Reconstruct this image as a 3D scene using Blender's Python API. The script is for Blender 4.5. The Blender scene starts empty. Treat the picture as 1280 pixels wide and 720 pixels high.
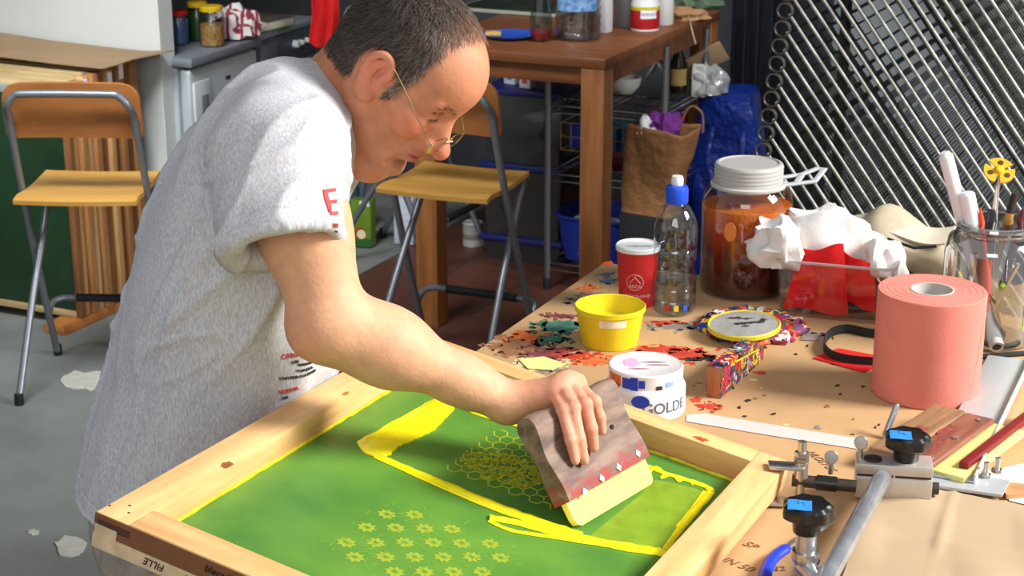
import bpy, bmesh, math, random
import numpy as np
from mathutils import Vector, Matrix
from mathutils.bvhtree import BVHTree
random.seed(7); rng = np.random.default_rng(7)
SC = bpy.context.scene
COL = SC.collection
PI = math.pi
def R(d): return math.radians(d)

# ------------------------------------------------------------------ camera geometry (1280x720)
CAM_H = 1.95; FPX = 2200.0; PITCH = R(17.5)
CP, SP = math.cos(PITCH), math.sin(PITCH)
def ray(px, py):
    x = (px-640)/FPX; u = (360-py)/FPX
    return Vector((x, CP+u*SP, -SP+u*CP))
def onz(px, py, z):
    d = ray(px, py); t = (z-CAM_H)/d.z
    return Vector((0, 0, CAM_H))+d*t
def ony(px, py, y):
    d = ray(px, py); t = y/d.y
    return Vector((0, 0, CAM_H))+d*t
def onplane(px, py, p0, n):
    d = ray(px, py); o = Vector((0, 0, CAM_H))
    return o+d*((p0-o).dot(n)/d.dot(n))
def pxof(p):
    z = p[2]-CAM_H; d = p[1]*CP-z*SP; u = p[1]*SP+z*CP
    return (640+FPX*p[0]/d, 360-FPX*u/d)

# ------------------------------------------------------------------ materials
def lin(c):
    return tuple(((v/255)/12.92 if v/255 <= .04045 else ((v/255+.055)/1.055)**2.4) for v in c)
_mats = {}
def mat(name, col, rough=.5, metal=0.0, var=None, bump=None, spec=.5, trans=0.0, ior=1.45, sss=0.0, col2=None, vscale=(1, 1, 1), emit=None, coat=0.0, seedpos=0, cm=1.0, detail=4, lo=.35, hi=.65):
    if name in _mats: return _mats[name]
    m = bpy.data.materials.new(name); m.use_nodes = True
    nt = m.node_tree; N = nt.nodes; L = nt.links
    b = N['Principled BSDF']
    c = lin(col)
    b.inputs['Base Color'].default_value = (*c, 1)
    b.inputs['Roughness'].default_value = rough
    b.inputs['Metallic'].default_value = metal
    b.inputs['Specular IOR Level'].default_value = spec
    b.inputs['IOR'].default_value = ior
    b.inputs['Transmission Weight'].default_value = trans
    if coat: b.inputs['Coat Weight'].default_value = coat
    if sss:
        b.inputs['Subsurface Weight'].default_value = sss
        b.inputs['Subsurface Radius'].default_value = (.012, .005, .003)
        b.inputs['Subsurface Scale'].default_value = 1.0
    if emit:
        b.inputs['Emission Color'].default_value = (*lin(emit[0]), 1); b.inputs['Emission Strength'].default_value = emit[1]
    tc = None
    def coords():
        nonlocal tc
        if tc is None:
            t = N.new('ShaderNodeTexCoord'); mp = N.new('ShaderNodeMapping')
            mp.inputs['Scale'].default_value = vscale
            L.new(t.outputs['Object'], mp.inputs['Vector']); tc = mp
        return tc.outputs['Vector']
    if var:
        sc_, amt = var
        nz = N.new('ShaderNodeTexNoise'); nz.inputs['Scale'].default_value = sc_; nz.inputs['Detail'].default_value = detail
        nz.inputs['Roughness'].default_value = .6
        L.new(coords(), nz.inputs['Vector'])
        cr = N.new('ShaderNodeValToRGB')
        a = lin(col2) if col2 else tuple(v*(1-amt) for v in c)
        bb = c if col2 else tuple(min(1, v*(1+amt)) for v in c)
        cr.color_ramp.elements[0].color = (*a, 1); cr.color_ramp.elements[1].color = (*bb, 1)
        cr.color_ramp.elements[0].position = lo; cr.color_ramp.elements[1].position = hi
        L.new(nz.outputs['Fac'], cr.inputs['Fac']); L.new(cr.outputs['Color'], b.inputs['Base Color'])
    if bump:
        nz = N.new('ShaderNodeTexNoise'); nz.inputs['Scale'].default_value = bump[0]; nz.inputs['Detail'].default_value = 5
        L.new(coords(), nz.inputs['Vector'])
        bp = N.new('ShaderNodeBump'); bp.inputs['Strength'].default_value = bump[1]; bp.inputs['Distance'].default_value = bump[2] if len(bump) > 2 else .002
        L.new(nz.outputs['Fac'], bp.inputs['Height']); L.new(bp.outputs['Normal'], b.inputs['Normal'])
    _mats[name] = m
    return m
def wood(name, light, dark, axis='x', s=18, rough=.45, stretch=12, spec=.4):
    v = {'x': (1, stretch, stretch), 'y': (stretch, 1, stretch), 'z': (stretch, stretch, 1)}[axis]
    return mat(name, light, rough, var=(s/6, .3), col2=dark, vscale=v, spec=spec, detail=6, lo=.3, hi=.62)
def clear(name, col=(255, 255, 255), gloss=.12, rough=.03, tint=1.0, dens=0.0, bump=None):
    """thin clear plastic or glass wall: straight-through light plus a fresnel reflection"""
    if name in _mats: return _mats[name]
    m = bpy.data.materials.new(name); m.use_nodes = True
    nt = m.node_tree; N = nt.nodes; L = nt.links
    for n in list(N):
        if n.type != 'OUTPUT_MATERIAL': N.remove(n)
    out = [n for n in N if n.type == 'OUTPUT_MATERIAL'][0]
    tr = N.new('ShaderNodeBsdfTransparent'); c = lin(col); tr.inputs['Color'].default_value = (*c, 1)
    gl = N.new('ShaderNodeBsdfGlossy'); gl.inputs['Roughness'].default_value = rough
    fr = N.new('ShaderNodeLayerWeight'); fr.inputs['Blend'].default_value = .5
    pw = N.new('ShaderNodeMath'); pw.operation = 'POWER'; pw.inputs[1].default_value = 3.0
    mu = N.new('ShaderNodeMath'); mu.operation = 'MULTIPLY_ADD'; mu.inputs[1].default_value = .75 if gloss > .1 else .30; mu.inputs[2].default_value = gloss*.4
    L.new(fr.outputs['Facing'], pw.inputs[0])
    mx = N.new('ShaderNodeMixShader')
    L.new(pw.outputs[0], mu.inputs[0]); L.new(mu.outputs[0], mx.inputs[0])
    L.new(tr.outputs[0], mx.inputs[1]); L.new(gl.outputs[0], mx.inputs[2])
    last = mx
    if dens:
        df = N.new('ShaderNodeBsdfDiffuse'); df.inputs['Color'].default_value = (.8, .8, .8, 1)
        m2 = N.new('ShaderNodeMixShader'); m2.inputs[0].default_value = dens
        L.new(mx.outputs[0], m2.inputs[1]); L.new(df.outputs[0], m2.inputs[2]); last = m2
    if bump:
        t = N.new('ShaderNodeTexCoord'); nz = N.new('ShaderNodeTexNoise'); nz.inputs['Scale'].default_value = bump[0]
        bp = N.new('ShaderNodeBump'); bp.inputs['Strength'].default_value = bump[1]; bp.inputs['Distance'].default_value = .004
        L.new(t.outputs['Object'], nz.inputs['Vector']); L.new(nz.outputs['Fac'], bp.inputs['Height'])
        L.new(bp.outputs['Normal'], gl.inputs['Normal']); L.new(bp.outputs['Normal'], fr.inputs['Normal'])
    L.new(last.outputs[0], out.inputs['Surface'])
    _mats[name] = m
    return m

# ------------------------------------------------------------------ mesh collector
_boxcache = {}
def _bevbox(sx, sy, sz, bv, seg):
    key = (round(sx, 5), round(sy, 5), round(sz, 5), round(bv, 5), seg)
    if key not in _boxcache:
        bm = bmesh.new(); bmesh.ops.create_cube(bm, size=1)
        bmesh.ops.scale(bm, vec=(sx, sy, sz), verts=bm.verts)
        if bv > 0:
            bmesh.ops.bevel(bm, geom=list(bm.edges), offset=min(bv, .49*min(sx, sy, sz)), segments=seg, profile=.5, affect='EDGES')
        bm.verts.index_update()
        _boxcache[key] = ([v.co.copy() for v in bm.verts], [[v.index for v in f.verts] for f in bm.faces]); bm.free()
    return _boxcache[key]
class MB:
    def __init__(s): s.v = []; s.f = []
    def add(s, vs, fs, M=None):
        o = len(s.v)
        s.v += [(M @ Vector(v)) if M is not None else Vector(v) for v in vs]
        s.f += [[i+o for i in f] for f in fs]
        return s
    def box(s, size, c=(0, 0, 0), bv=.002, seg=2, M=None, rot=None):
        vs, fs = _bevbox(*size, bv, seg)
        T = Matrix.Translation(c)
        if rot is not None: T = T @ (rot if isinstance(rot, Matrix) else Matrix.Rotation(rot, 4, 'Z'))
        if M is not None: T = M @ T
        return s.add(vs, fs, T)
    def bar(s, a, b, w, h, bv=.001, up=(0, 0, 1)):
        a = Vector(a); b = Vector(b); d = b-a; l = d.length; x = d.normalized(); u = Vector(up)
        y = u.cross(x)
        if y.length < 1e-5: y = Vector((0, 1, 0)).cross(x)
        y.normalize(); z = x.cross(y)
        T = Matrix((( x.x, y.x, z.x, 0), (x.y, y.y, z.y, 0), (x.z, y.z, z.z, 0), (0, 0, 0, 1)))
        return s.box((l, w, h), bv=bv, M=Matrix.Translation((a+b)/2) @ T)
    def tube(s, pts, r, seg=10, closed=False, caps=True, M=None, flat=None):
        pts = [Vector(p) for p in pts]; n = len(pts)
        rr = r if hasattr(r, '__len__') else [r]*n
        tang = []
        for i in range(n):
            if closed: t = pts[(i+1) % n]-pts[i-1]
            else: t = pts[min(i+1, n-1)]-pts[max(i-1, 0)]
            if t.length < 1e-9: t = Vector((0, 0, 1))
            tang.append(t.normalized())
        t0 = tang[0]; a = Vector((0, 0, 1)) if abs(t0.z) < .9 else Vector((1, 0, 0))
        nrm = (a-t0*a.dot(t0)).normalized()
        vs = []; fs = []
        for i in range(n):
            t = tang[i]; nrm = (nrm-t*nrm.dot(t))
            if nrm.length < 1e-6: nrm = t.orthogonal()
            nrm.normalize(); bi = t.cross(nrm)
            for k in range(seg):
                an = 2*PI*k/seg
                kx, ky = math.cos(an), math.sin(an)
                if flat: kx *= flat[0]; ky *= flat[1]
                vs.append(pts[i]+(nrm*kx+bi*ky)*rr[i])
        m = n if closed else n-1
        for i in range(m):
            for k in range(seg):
                a_, b_ = i*seg+k, i*seg+(k+1) % seg; j = (i+1) % n
                fs.append([a_, b_, j*seg+(k+1) % seg, j*seg+k])
        if caps and not closed:
            fs.append(list(range(seg))[::-1]); fs.append([(n-1)*seg+k for k in range(seg)])
        return s.add(vs, fs, M)
    def lathe(s, prof, seg=40, M=None, sx=1, sy=1, closed=False):
        vs = []; fs = []; n = len(prof)
        for (r, z) in prof:
            for k in range(seg):
                an = 2*PI*k/seg; vs.append((r*math.cos(an)*sx, r*math.sin(an)*sy, z))
        for i in range(n if closed else n-1):
            j = (i+1) % n
            for k in range(seg):
                fs.append([i*seg+k, i*seg+(k+1) % seg, j*seg+(k+1) % seg, j*seg+k])
        if not closed:
            if prof[0][0] > 1e-4: fs.append([k for k in range(seg)][::-1])
            if prof[-1][0] > 1e-4: fs.append([(n-1)*seg+k for k in range(seg)])
        return s.add(vs, fs, M)
    def prism(s, poly, h, M=None, z0=0.0):
        n = len(poly)
        vs = [(p[0], p[1], z0) for p in poly]+[(p[0], p[1], z0+h) for p in poly]
        fs = [list(range(n))[::-1], list(range(n, 2*n))]+[[i, (i+1) % n, n+(i+1) % n, n+i] for i in range(n)]
        return s.add(vs, fs, M)
    def grid(s, fn, nu, nv, thick=0.0, cu=False):
        """surface from fn(u,v) -> Vector, with thickness along the normal"""
        P = [[Vector(fn(i/(nu-1), j/(nv-1))) for j in range(nv)] for i in range(nu)]
        vs = []; fs = []
        if thick:
            def nr(i, j):
                a = P[min(i+1, nu-1)][j]-P[max(i-1, 0)][j]; b = P[i][min(j+1, nv-1)]-P[i][max(j-1, 0)]
                c = a.cross(b)
                return c.normalized() if c.length > 1e-12 else Vector((0, 0, 1))
        for i in range(nu):
            for j in range(nv): vs.append(P[i][j])
        def q(i, j): return i*nv+j
        for i in range(nu-1):
            for j in range(nv-1): fs.append([q(i, j), q(i+1, j), q(i+1, j+1), q(i, j+1)])
        if thick:
            o = nu*nv
            for i in range(nu):
                for j in range(nv): vs.append(P[i][j]-nr(i, j)*thick)
            for i in range(nu-1):
                for j in range(nv-1): fs.append([o+q(i, j), o+q(i, j+1), o+q(i+1, j+1), o+q(i+1, j)])
            for i in range(nu-1):
                fs.append([q(i, 0), o+q(i, 0), o+q(i+1, 0), q(i+1, 0)]); fs.append([q(i, nv-1), q(i+1, nv-1), o+q(i+1, nv-1), o+q(i, nv-1)])
            for j in range(nv-1):
                fs.append([q(0, j), q(0, j+1), o+q(0, j+1), o+q(0, j)]); fs.append([q(nu-1, j), o+q(nu-1, j), o+q(nu-1, j+1), q(nu-1, j+1)])
        return s.add(vs, fs)
    def build(s, name, m, parent=None, smooth=35, loc=None, rot=None):
        me = bpy.data.meshes.new(name)
        me.from_pydata([tuple(v) for v in s.v], [], s.f)
        bm = bmesh.new(); bm.from_mesh(me); bmesh.ops.recalc_face_normals(bm, faces=bm.faces); bm.to_mesh(me); bm.free()
        return link(name, me, m, parent, smooth, loc, rot)
def link(name, me, m, parent=None, smooth=35, loc=None, rot=None):
    o = bpy.data.objects.new(name, me); COL.objects.link(o)
    if m is not None:
        for x in (m if isinstance(m, list) else [m]): me.materials.append(x)
    if smooth is not None and len(me.polygons):
        if smooth >= 180: me.shade_smooth()
        else:
            me.shade_smooth()
            try: me.set_sharp_from_angle(angle=R(smooth))
            except Exception: pass
    if parent is not None: o.parent = parent
    if loc is not None: o.location = loc
    if rot is not None: o.rotation_euler = rot
    return o
def tag(o, label, cat, group=None, kind=None):
    o['label'] = label; o['category'] = cat
    if group: o['group'] = group
    if kind: o['kind'] = kind
    return o
def thing(name, label, cat, loc=(0, 0, 0), rz=0.0, group=None, M=None):
    o = bpy.data.objects.new(name, None); COL.objects.link(o); o.empty_display_size = .05
    if M is not None: o.matrix_world = M
    else: o.location = loc; o.rotation_euler = (0, 0, rz)
    return tag(o, label, cat, group)
def structure(o):
    o['kind'] = 'structure'; return o
def dup(root, loc=None, rz=None, label=None):
    r = root.copy(); COL.objects.link(r)
    if loc is not None: r.location = loc
    if rz is not None: r.rotation_euler = (0, 0, rz)
    if label: r['label'] = label
    for ch in list(root.children):
        c = ch.copy(); COL.objects.link(c); c.parent = r
        for g in list(ch.children):
            d = g.copy(); COL.objects.link(d); d.parent = c
    return r
def basis(o, x, y, z):
    return Matrix(((x[0], y[0], z[0], o[0]), (x[1], y[1], z[1], o[1]), (x[2], y[2], z[2], o[2]), (0, 0, 0, 1)))
def text_mb(txt, size, depth=.0006, shear=0.0, space=1.0):
    cu = bpy.data.curves.new('t', 'FONT'); cu.body = txt; cu.size = size; cu.extrude = 0.0; cu.shear = shear
    cu.align_x = 'CENTER'; cu.align_y = 'CENTER'; cu.space_character = space
    ob = bpy.data.objects.new('t', cu); COL.objects.link(ob)
    dg = bpy.context.evaluated_depsgraph_get(); me = bpy.data.meshes.new_from_object(ob.evaluated_get(dg))
    bm = bmesh.new(); bm.from_mesh(me)
    for it in range(2):
        bmesh.ops.triangulate(bm, faces=bm.faces)
        long = [e for e in bm.edges if e.calc_length() > size*.25]
        if long: bmesh.ops.subdivide_edges(bm, edges=long, cuts=1)
    bmesh.ops.triangulate(bm, faces=bm.faces)
    bm.verts.index_update()
    mb = MB(); mb.add([v.co.copy() for v in bm.verts], [[v.index for v in f.verts] for f in bm.faces])
    bm.free(); bpy.data.objects.remove(ob); bpy.data.meshes.remove(me); bpy.data.curves.remove(cu)
    return mb
def thicken(mb, fn_front, fn_back):
    """flat xy lettering -> closed slab whose two faces follow fn_front / fn_back"""
    n = len(mb.v); out = MB()
    vs = [fn_front(v) for v in mb.v]+[fn_back(v) for v in mb.v]
    cnt = {}
    for f in mb.f:
        for i in range(len(f)):
            a, b = f[i], f[(i+1) % len(f)]; cnt[(a, b)] = 1
    fs = [list(f) for f in mb.f]+[[n+i for i in f][::-1] for f in mb.f]
    for (a, b) in cnt:
        if (b, a) not in cnt: fs.append([a, n+a, n+b, b])
    out.add(vs, fs); return out
def flat_text(txt, size, M, h=.0006, shear=0.0):
    return thicken(text_mb(txt, size, shear=shear), lambda v: M @ Vector((v.x, v.y, h)), lambda v: M @ Vector((v.x, v.y, -h)))
def cyl_text(txt, size, r, M=None, h=.0005, shear=0.0, ang0=0.0, z0=0.0, taper=0.0):
    def f(off):
        def g(v):
            rr = r+taper*v.y+off; a = ang0+v.x/r
            p = Vector((rr*math.cos(a), rr*math.sin(a), z0+v.y)); return M @ p if M is not None else p
        return g
    return thicken(text_mb(txt, size, shear=shear), f(h), f(-h))

# ------------------------------------------------------------------ signed distance modelling
class SDF:
    def __init__(s, lo, hi, h):
        s.lo = np.array(lo, float); s.h = h; s.n = np.ceil((np.array(hi)-s.lo)/h).astype(int)+1
        s.F = np.full(s.n, 1.0, np.float32)
    def block(s, lo, hi):
        a = np.clip(np.floor((np.array(lo)-s.lo)/s.h).astype(int), 0, s.n-1); b = np.clip(np.ceil((np.array(hi)-s.lo)/s.h).astype(int)+1, 1, s.n)
        if np.any(b <= a): return None, None
        ax = [(s.lo[i]+s.h*np.arange(a[i], b[i])).astype(np.float32) for i in range(3)]
        X, Y, Z = np.meshgrid(*ax, indexing='ij')
        return tuple(slice(a[i], b[i]) for i in range(3)), (X, Y, Z)
    def put(s, prim, k=.01, op='u'):
        fn, lo, hi = prim; m = k+4*s.h
        sl, P = s.block(np.array(lo)-m, np.array(hi)+m)
        if sl is None: return s
        d = fn(*P); a = s.F[sl]
        if op == 'u':
            if k > 0:
                h = np.maximum(k-np.abs(a-d), 0)/k; s.F[sl] = np.minimum(a, d)-h*h*k*.25
            else: s.F[sl] = np.minimum(a, d)
        else:
            d = -d
            if k > 0:
                h = np.maximum(k-np.abs(a-d), 0)/k; s.F[sl] = np.maximum(a, d)+h*h*k*.25
            else: s.F[sl] = np.maximum(a, d)
        return s
    def mesh(s):
        F = s.F; S = F < 0; n = F.shape
        c = np.zeros((n[0]-1, n[1]-1, n[2]-1), np.uint8)
        cs = [(i, j, k) for i in (0, 1) for j in (0, 1) for k in (0, 1)]
        for (i, j, k) in cs: c += S[i:n[0]-1+i, j:n[1]-1+j, k:n[2]-1+k]
        idx = np.argwhere((c > 0) & (c < 8))
        vid = np.full(c.shape, -1, np.int32); vid[idx[:, 0], idx[:, 1], idx[:, 2]] = np.arange(len(idx))
        val = {q: F[idx[:, 0]+q[0], idx[:, 1]+q[1], idx[:, 2]+q[2]].astype(float) for q in cs}
        acc = np.zeros((len(idx), 3)); cnt = np.zeros(len(idx))
        for q in cs:
            for ax in range(3):
                if q[ax] == 0:
                    p = list(q); p[ax] = 1; p = tuple(p); a, b = val[q], val[p]
                    m = (a < 0) != (b < 0); t = np.where(m, a/np.where(m, a-b, 1), 0)
                    pos = np.tile(np.array(q, float), (len(idx), 1)); pos[:, ax] = t
                    acc += pos*m[:, None]; cnt += m
        V = s.lo+s.h*(idx+acc/np.maximum(cnt, 1)[:, None])
        faces = []
        for ax in range(3):
            b1, b2 = (ax+1) % 3, (ax+2) % 3
            sl0 = [slice(None)]*3; sl1 = [slice(None)]*3; sl0[ax] = slice(0, -1); sl1[ax] = slice(1, None)
            A, B = S[tuple(sl0)], S[tuple(sl1)]
            e = np.argwhere(A != B)
            e = e[(e[:, b1] > 0) & (e[:, b2] > 0) & (e[:, b1] < n[b1]-1) & (e[:, b2] < n[b2]-1)]
            fl = A[e[:, 0], e[:, 1], e[:, 2]]
            def g(d1, d2):
                q = e.copy(); q[:, b1] -= d1; q[:, b2] -= d2; return vid[q[:, 0], q[:, 1], q[:, 2]]
            Q = np.stack([g(1, 1), g(0, 1), g(0, 0), g(1, 0)], 1)
            Q[~fl] = Q[~fl][:, ::-1]; faces.append(Q)
        Fc = np.concatenate(faces)
        return V, Fc
def smooth_mesh(V, Fc, it=1, f=.5):
    for _ in range(it):
        acc = np.zeros_like(V); cnt = np.zeros(len(V))
        for a in range(4):
            for b in ((a+1) % 4, (a+3) % 4):
                np.add.at(acc, Fc[:, a], V[Fc[:, b]]); np.add.at(cnt, Fc[:, a], 1)
        V = V*(1-f)+f*acc/np.maximum(cnt, 1)[:, None]
    return V
def np_mesh(name, V, Fc):
    me = bpy.data.meshes.new(name)
    me.vertices.add(len(V)); me.vertices.foreach_set('co', V.astype(np.float32).ravel())
    k = Fc.shape[1]
    me.loops.add(Fc.size); me.loops.foreach_set('vertex_index', Fc.astype(np.int32).ravel())
    me.polygons.add(len(Fc)); me.polygons.foreach_set('loop_start', (np.arange(len(Fc))*k).astype(np.int32))
    try: me.polygons.foreach_set('loop_total', np.full(len(Fc), k, np.int32))
    except Exception: pass
    me.update(calc_edges=True); me.validate()
    return me
def vcol(me, name, C):
    a = me.color_attributes.new(name, 'FLOAT_COLOR', 'POINT')
    a.data.foreach_set('color', np.concatenate([C, np.ones((len(C), 1))], 1).astype(np.float32).ravel())
def tf(Mx):
    """prim in local frame -> world (Mx: 4x4 rigid Matrix)"""
    A = np.array(Mx, float); Rm = A[:3, :3]; t = A[:3, 3]
    def wrap(prim):
        fn, lo, hi = prim
        cor = np.array([[x, y, z] for x in (lo[0], hi[0]) for y in (lo[1], hi[1]) for z in (lo[2], hi[2])]) @ Rm.T+t
        def g(X, Y, Z):
            x, y, z = X-t[0], Y-t[1], Z-t[2]
            return fn(Rm[0, 0]*x+Rm[1, 0]*y+Rm[2, 0]*z, Rm[0, 1]*x+Rm[1, 1]*y+Rm[2, 1]*z, Rm[0, 2]*x+Rm[1, 2]*y+Rm[2, 2]*z)
        return g, cor.min(0), cor.max(0)
    return wrap
def s_ball(c, r):
    c = np.array(c, float)
    return (lambda X, Y, Z: np.sqrt((X-c[0])**2+(Y-c[1])**2+(Z-c[2])**2)-r), c-r, c+r
def s_ell(c, r, Rm=None):
    c = np.array(c, float); r = np.array(r, float)
    Rm = np.eye(3) if Rm is None else np.array(Rm, float)
    ext = np.sqrt(((Rm*r[None, :])**2).sum(1))
    def fn(X, Y, Z):
        x, y, z = X-c[0], Y-c[1], Z-c[2]
        a = Rm[0, 0]*x+Rm[1, 0]*y+Rm[2, 0]*z; b = Rm[0, 1]*x+Rm[1, 1]*y+Rm[2, 1]*z; d = Rm[0, 2]*x+Rm[1, 2]*y+Rm[2, 2]*z
        k0 = np.sqrt((a/r[0])**2+(b/r[1])**2+(d/r[2])**2); k1 = np.sqrt((a/r[0]**2)**2+(b/r[1]**2)**2+(d/r[2]**2)**2)
        return k0*(k0-1)/np.maximum(k1, 1e-6)
    return fn, c-ext, c+ext
def s_cone(a, b, ra, rb):
    a = np.array(a, float); b = np.array(b, float); ba = b-a; L2 = max(float(ba@ba), 1e-12); m = max(ra, rb)
    def fn(X, Y, Z):
        x, y, z = X-a[0], Y-a[1], Z-a[2]
        t = np.clip((x*ba[0]+y*ba[1]+z*ba[2])/L2, 0, 1)
        return np.sqrt((x-t*ba[0])**2+(y-t*ba[1])**2+(z-t*ba[2])**2)-(ra+t*(rb-ra))
    return fn, np.minimum(a, b)-m, np.maximum(a, b)+m
def catmull(pts, n):
    P = [Vector(p) for p in pts]; P = [P[0]*2-P[1]]+P+[P[-1]*2-P[-2]]; out = []
    for i in range(1, len(P)-2):
        for k in range(n):
            t = k/n; a, b, c, d = P[i-1], P[i], P[i+1], P[i+2]
            out.append(.5*((2*b)+(c-a)*t+(2*a-5*b+4*c-d)*t*t+(3*b-a-3*c+d)*t**3))
    out.append(P[-2]); return out
# ------------------------------------------------------------------ view, camera, light
SC.view_settings.view_transform = 'Standard'; SC.view_settings.look = 'None'
SC.view_settings.gamma = 1.0; SC.view_settings.use_curve_mapping = False; SC.view_settings.exposure = 0.0
cd = bpy.data.cameras.new('camera'); cam = bpy.data.objects.new('camera', cd); COL.objects.link(cam)
cam.location = (0, 0, CAM_H); cam.rotation_euler = (PI/2-PITCH, 0, 0)
cd.sensor_width = 36; cd.lens = 36*FPX/1280; cd.clip_start = .05
SC.camera = cam
cd.dof.use_dof = True; cd.dof.focus_distance = 2.35; cd.dof.aperture_fstop = 16.0
W = bpy.data.worlds.new('world'); SC.world = W; W.use_nodes = True
W.node_tree.nodes['Background'].inputs[0].default_value = (.90, .94, 1.0, 1); W.node_tree.nodes['Background'].inputs[1].default_value = .52
YAW = R(-25)
E1 = Vector((math.sin(R(25)), math.cos(R(25)), 0)); E2 = Vector((math.cos(R(25)), -math.sin(R(25)), 0))
def area(name, loc, target, sx, sy, power, col=(1, 1, 1)):
    l = bpy.data.lights.new(name, 'AREA'); l.shape = 'RECTANGLE'; l.size = sx; l.size_y = sy; l.energy = power; l.color = col
    o = bpy.data.objects.new(name, l); COL.objects.link(o); o.location = loc
    d = Vector(target)-Vector(loc); o.rotation_euler = d.to_track_quat('-Z', 'Y').to_euler(); return o
area('daylight_door', (4.2, 1.9, 3.7), (.0, 2.2, 1.1), 1.5, 1.5, 560, (1.0, .985, .96))
area('front_fill', (-.6, -1.2, 3.0), (-.2, 2.4, 1.0), 2.0, 1.4, 34, (1.0, 1.0, 1.0))  # soft fill added from behind the camera
cs = area('rear_left_fill', (-1.5, 3.9, 2.9), (-1.1, 6.3, .4), 1.2, .5, 24, (.95, .98, 1.0)); cs.data.spread = R(80)  # added fill without a fixture, lifts the fridge corner
c2_ = area('backdrop_fill', (.7, 5.1, 2.9), (1.3, 6.6, 1.0), .6, .6, 20, (.95, .98, 1.0)); c2_.data.spread = R(110)  # extra unseen light that brightens the backdrop behind the rack
# ------------------------------------------------------------------ room shell
def rp(a, b, z=0.0): return E2*a+E1*b+Vector((0, 0, z))        # room axes: a to the right along the bench, b away from it
ROT = (0, 0, YAW)
def e2(p): return Vector((p[0], p[1], 0)).dot(E2)
def e1(p): return Vector((p[0], p[1], 0)).dot(E1)
conc = mat('concrete', (122, 126, 122), .75, var=(2.2, .18), bump=(30, .2, .002), spec=.3)
structure(MB().box((9.5, 9.5, .1), (-.6, 2.6, -.05), 0).build('floor', conc, None, None, rot=ROT))
def tiles():
    m = mat('terracotta', (126, 74, 54), .5, var=(3, .25))
    nt = m.node_tree; N = nt.nodes; L = nt.links; b = N['Principled BSDF']
    t = N.new('ShaderNodeTexCoord'); br = N.new('ShaderNodeTexBrick')
    br.offset = 0; br.inputs['Scale'].default_value = 1.0; br.inputs['Brick Width'].default_value = .3; br.inputs['Row Height'].default_value = .3; br.inputs['Mortar Size'].default_value = .006
    br.inputs['Color1'].default_value = (*lin((100, 58, 42)), 1); br.inputs['Color2'].default_value = (*lin((86, 50, 38)), 1); br.inputs['Mortar'].default_value = (*lin((62, 50, 44)), 1)
    L.new(t.outputs['Object'], br.inputs['Vector']); L.new(br.outputs['Color'], b.inputs['Base Color']); return m
structure(MB().box((5.4, 2.75, .006), (0, 0, 0), 0).build('floor_tiles', tiles(), None, None, loc=rp(-.50, 5.525, .003), rot=ROT))
wallm = mat('dim_wall', (62, 64, 68), .9, var=(3, .1))
structure(MB().box((6.2, .1, 3.0), (0, 0, 1.5), 0).build('wall_back', wallm, None, None, loc=rp(-1.6, 6.95), rot=ROT))
structure(MB().box((.1, 5.5, 3.0), (0, 0, 1.5), 0).build('wall_left', wallm, None, None, loc=rp(-4.65, 4.2), rot=ROT))
structure(MB().box((.1, 2.6, 3.0), (0, 0, 1.5), 0).build('wall_right', wallm, None, None, loc=rp(1.45, 5.65), rot=ROT))
structure(MB().box((6.2, 3.7, .1), (0, 0, 0), 0).build('ceiling', mat('ceiling_paint', (150, 150, 150), .9), None, None, loc=rp(-1.6, 5.15, 3.05), rot=ROT))
structure(MB().box((3.2, .06, 3.0), (0, 0, 1.5), 0).build('rack_backdrop', mat('backdrop_grey', (140, 146, 148), .8), None, None, loc=rp(-.18, 6.84), rot=ROT))  # pale backdrop added behind the rack, coloured as if the wall were lit
# dark blue curtain beside the shelves
cm = MB()
cA = ony(915, 60, 6.75); cB = ony(1010, 60, 6.55)
cd_ = (Vector((cB.x, cB.y, 0))-Vector((cA.x, cA.y, 0)))
cm.grid(lambda u, v: Vector((cA.x, cA.y, 0))+cd_*(u*.78)+Vector((0, .035*math.sin(u*27)+.01*math.sin(u*17+v*3), .03+2.5*v)), 90, 8, .004)
tag(cm.build('curtain', mat('navy_cloth', (26, 29, 40), .9), None, 60), 'dark navy curtain hanging between the table and the metal drying rack', 'curtain')
# pale chips where the floor paint has come off
chip = mat('bare_plaster', (186, 186, 176), .8, var=(30, .1))
def chipof(cx, cy, rx, ry, label, seed):
    g = random.Random(seed); n = 16; mb = MB()
    pts = [onz(cx+rx*math.cos(2*PI*q/n)*g.uniform(.6, 1.15), cy+ry*math.sin(2*PI*q/n)*g.uniform(.6, 1.15), 0) for q in range(n)]
    c = sum(pts, Vector())/n; mb.prism([(p.x-c.x, p.y-c.y) for p in pts], .003)
    tag(mb.build('paint_chip', chip, None, None, loc=(c.x, c.y, .0005)), label, 'floor patch', 'bare patches in the concrete floor')
chipof(106, 476, 32, 14, 'largest pale bare patch in the grey floor, nearest the left stool', 3)
chipof(88, 685, 26, 14, 'pale bare patch in the grey floor at the trouser leg of the man', 8)
chipof(41, 666, 8, 4, 'smallest pale bare patch in the grey floor', 5)

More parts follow.
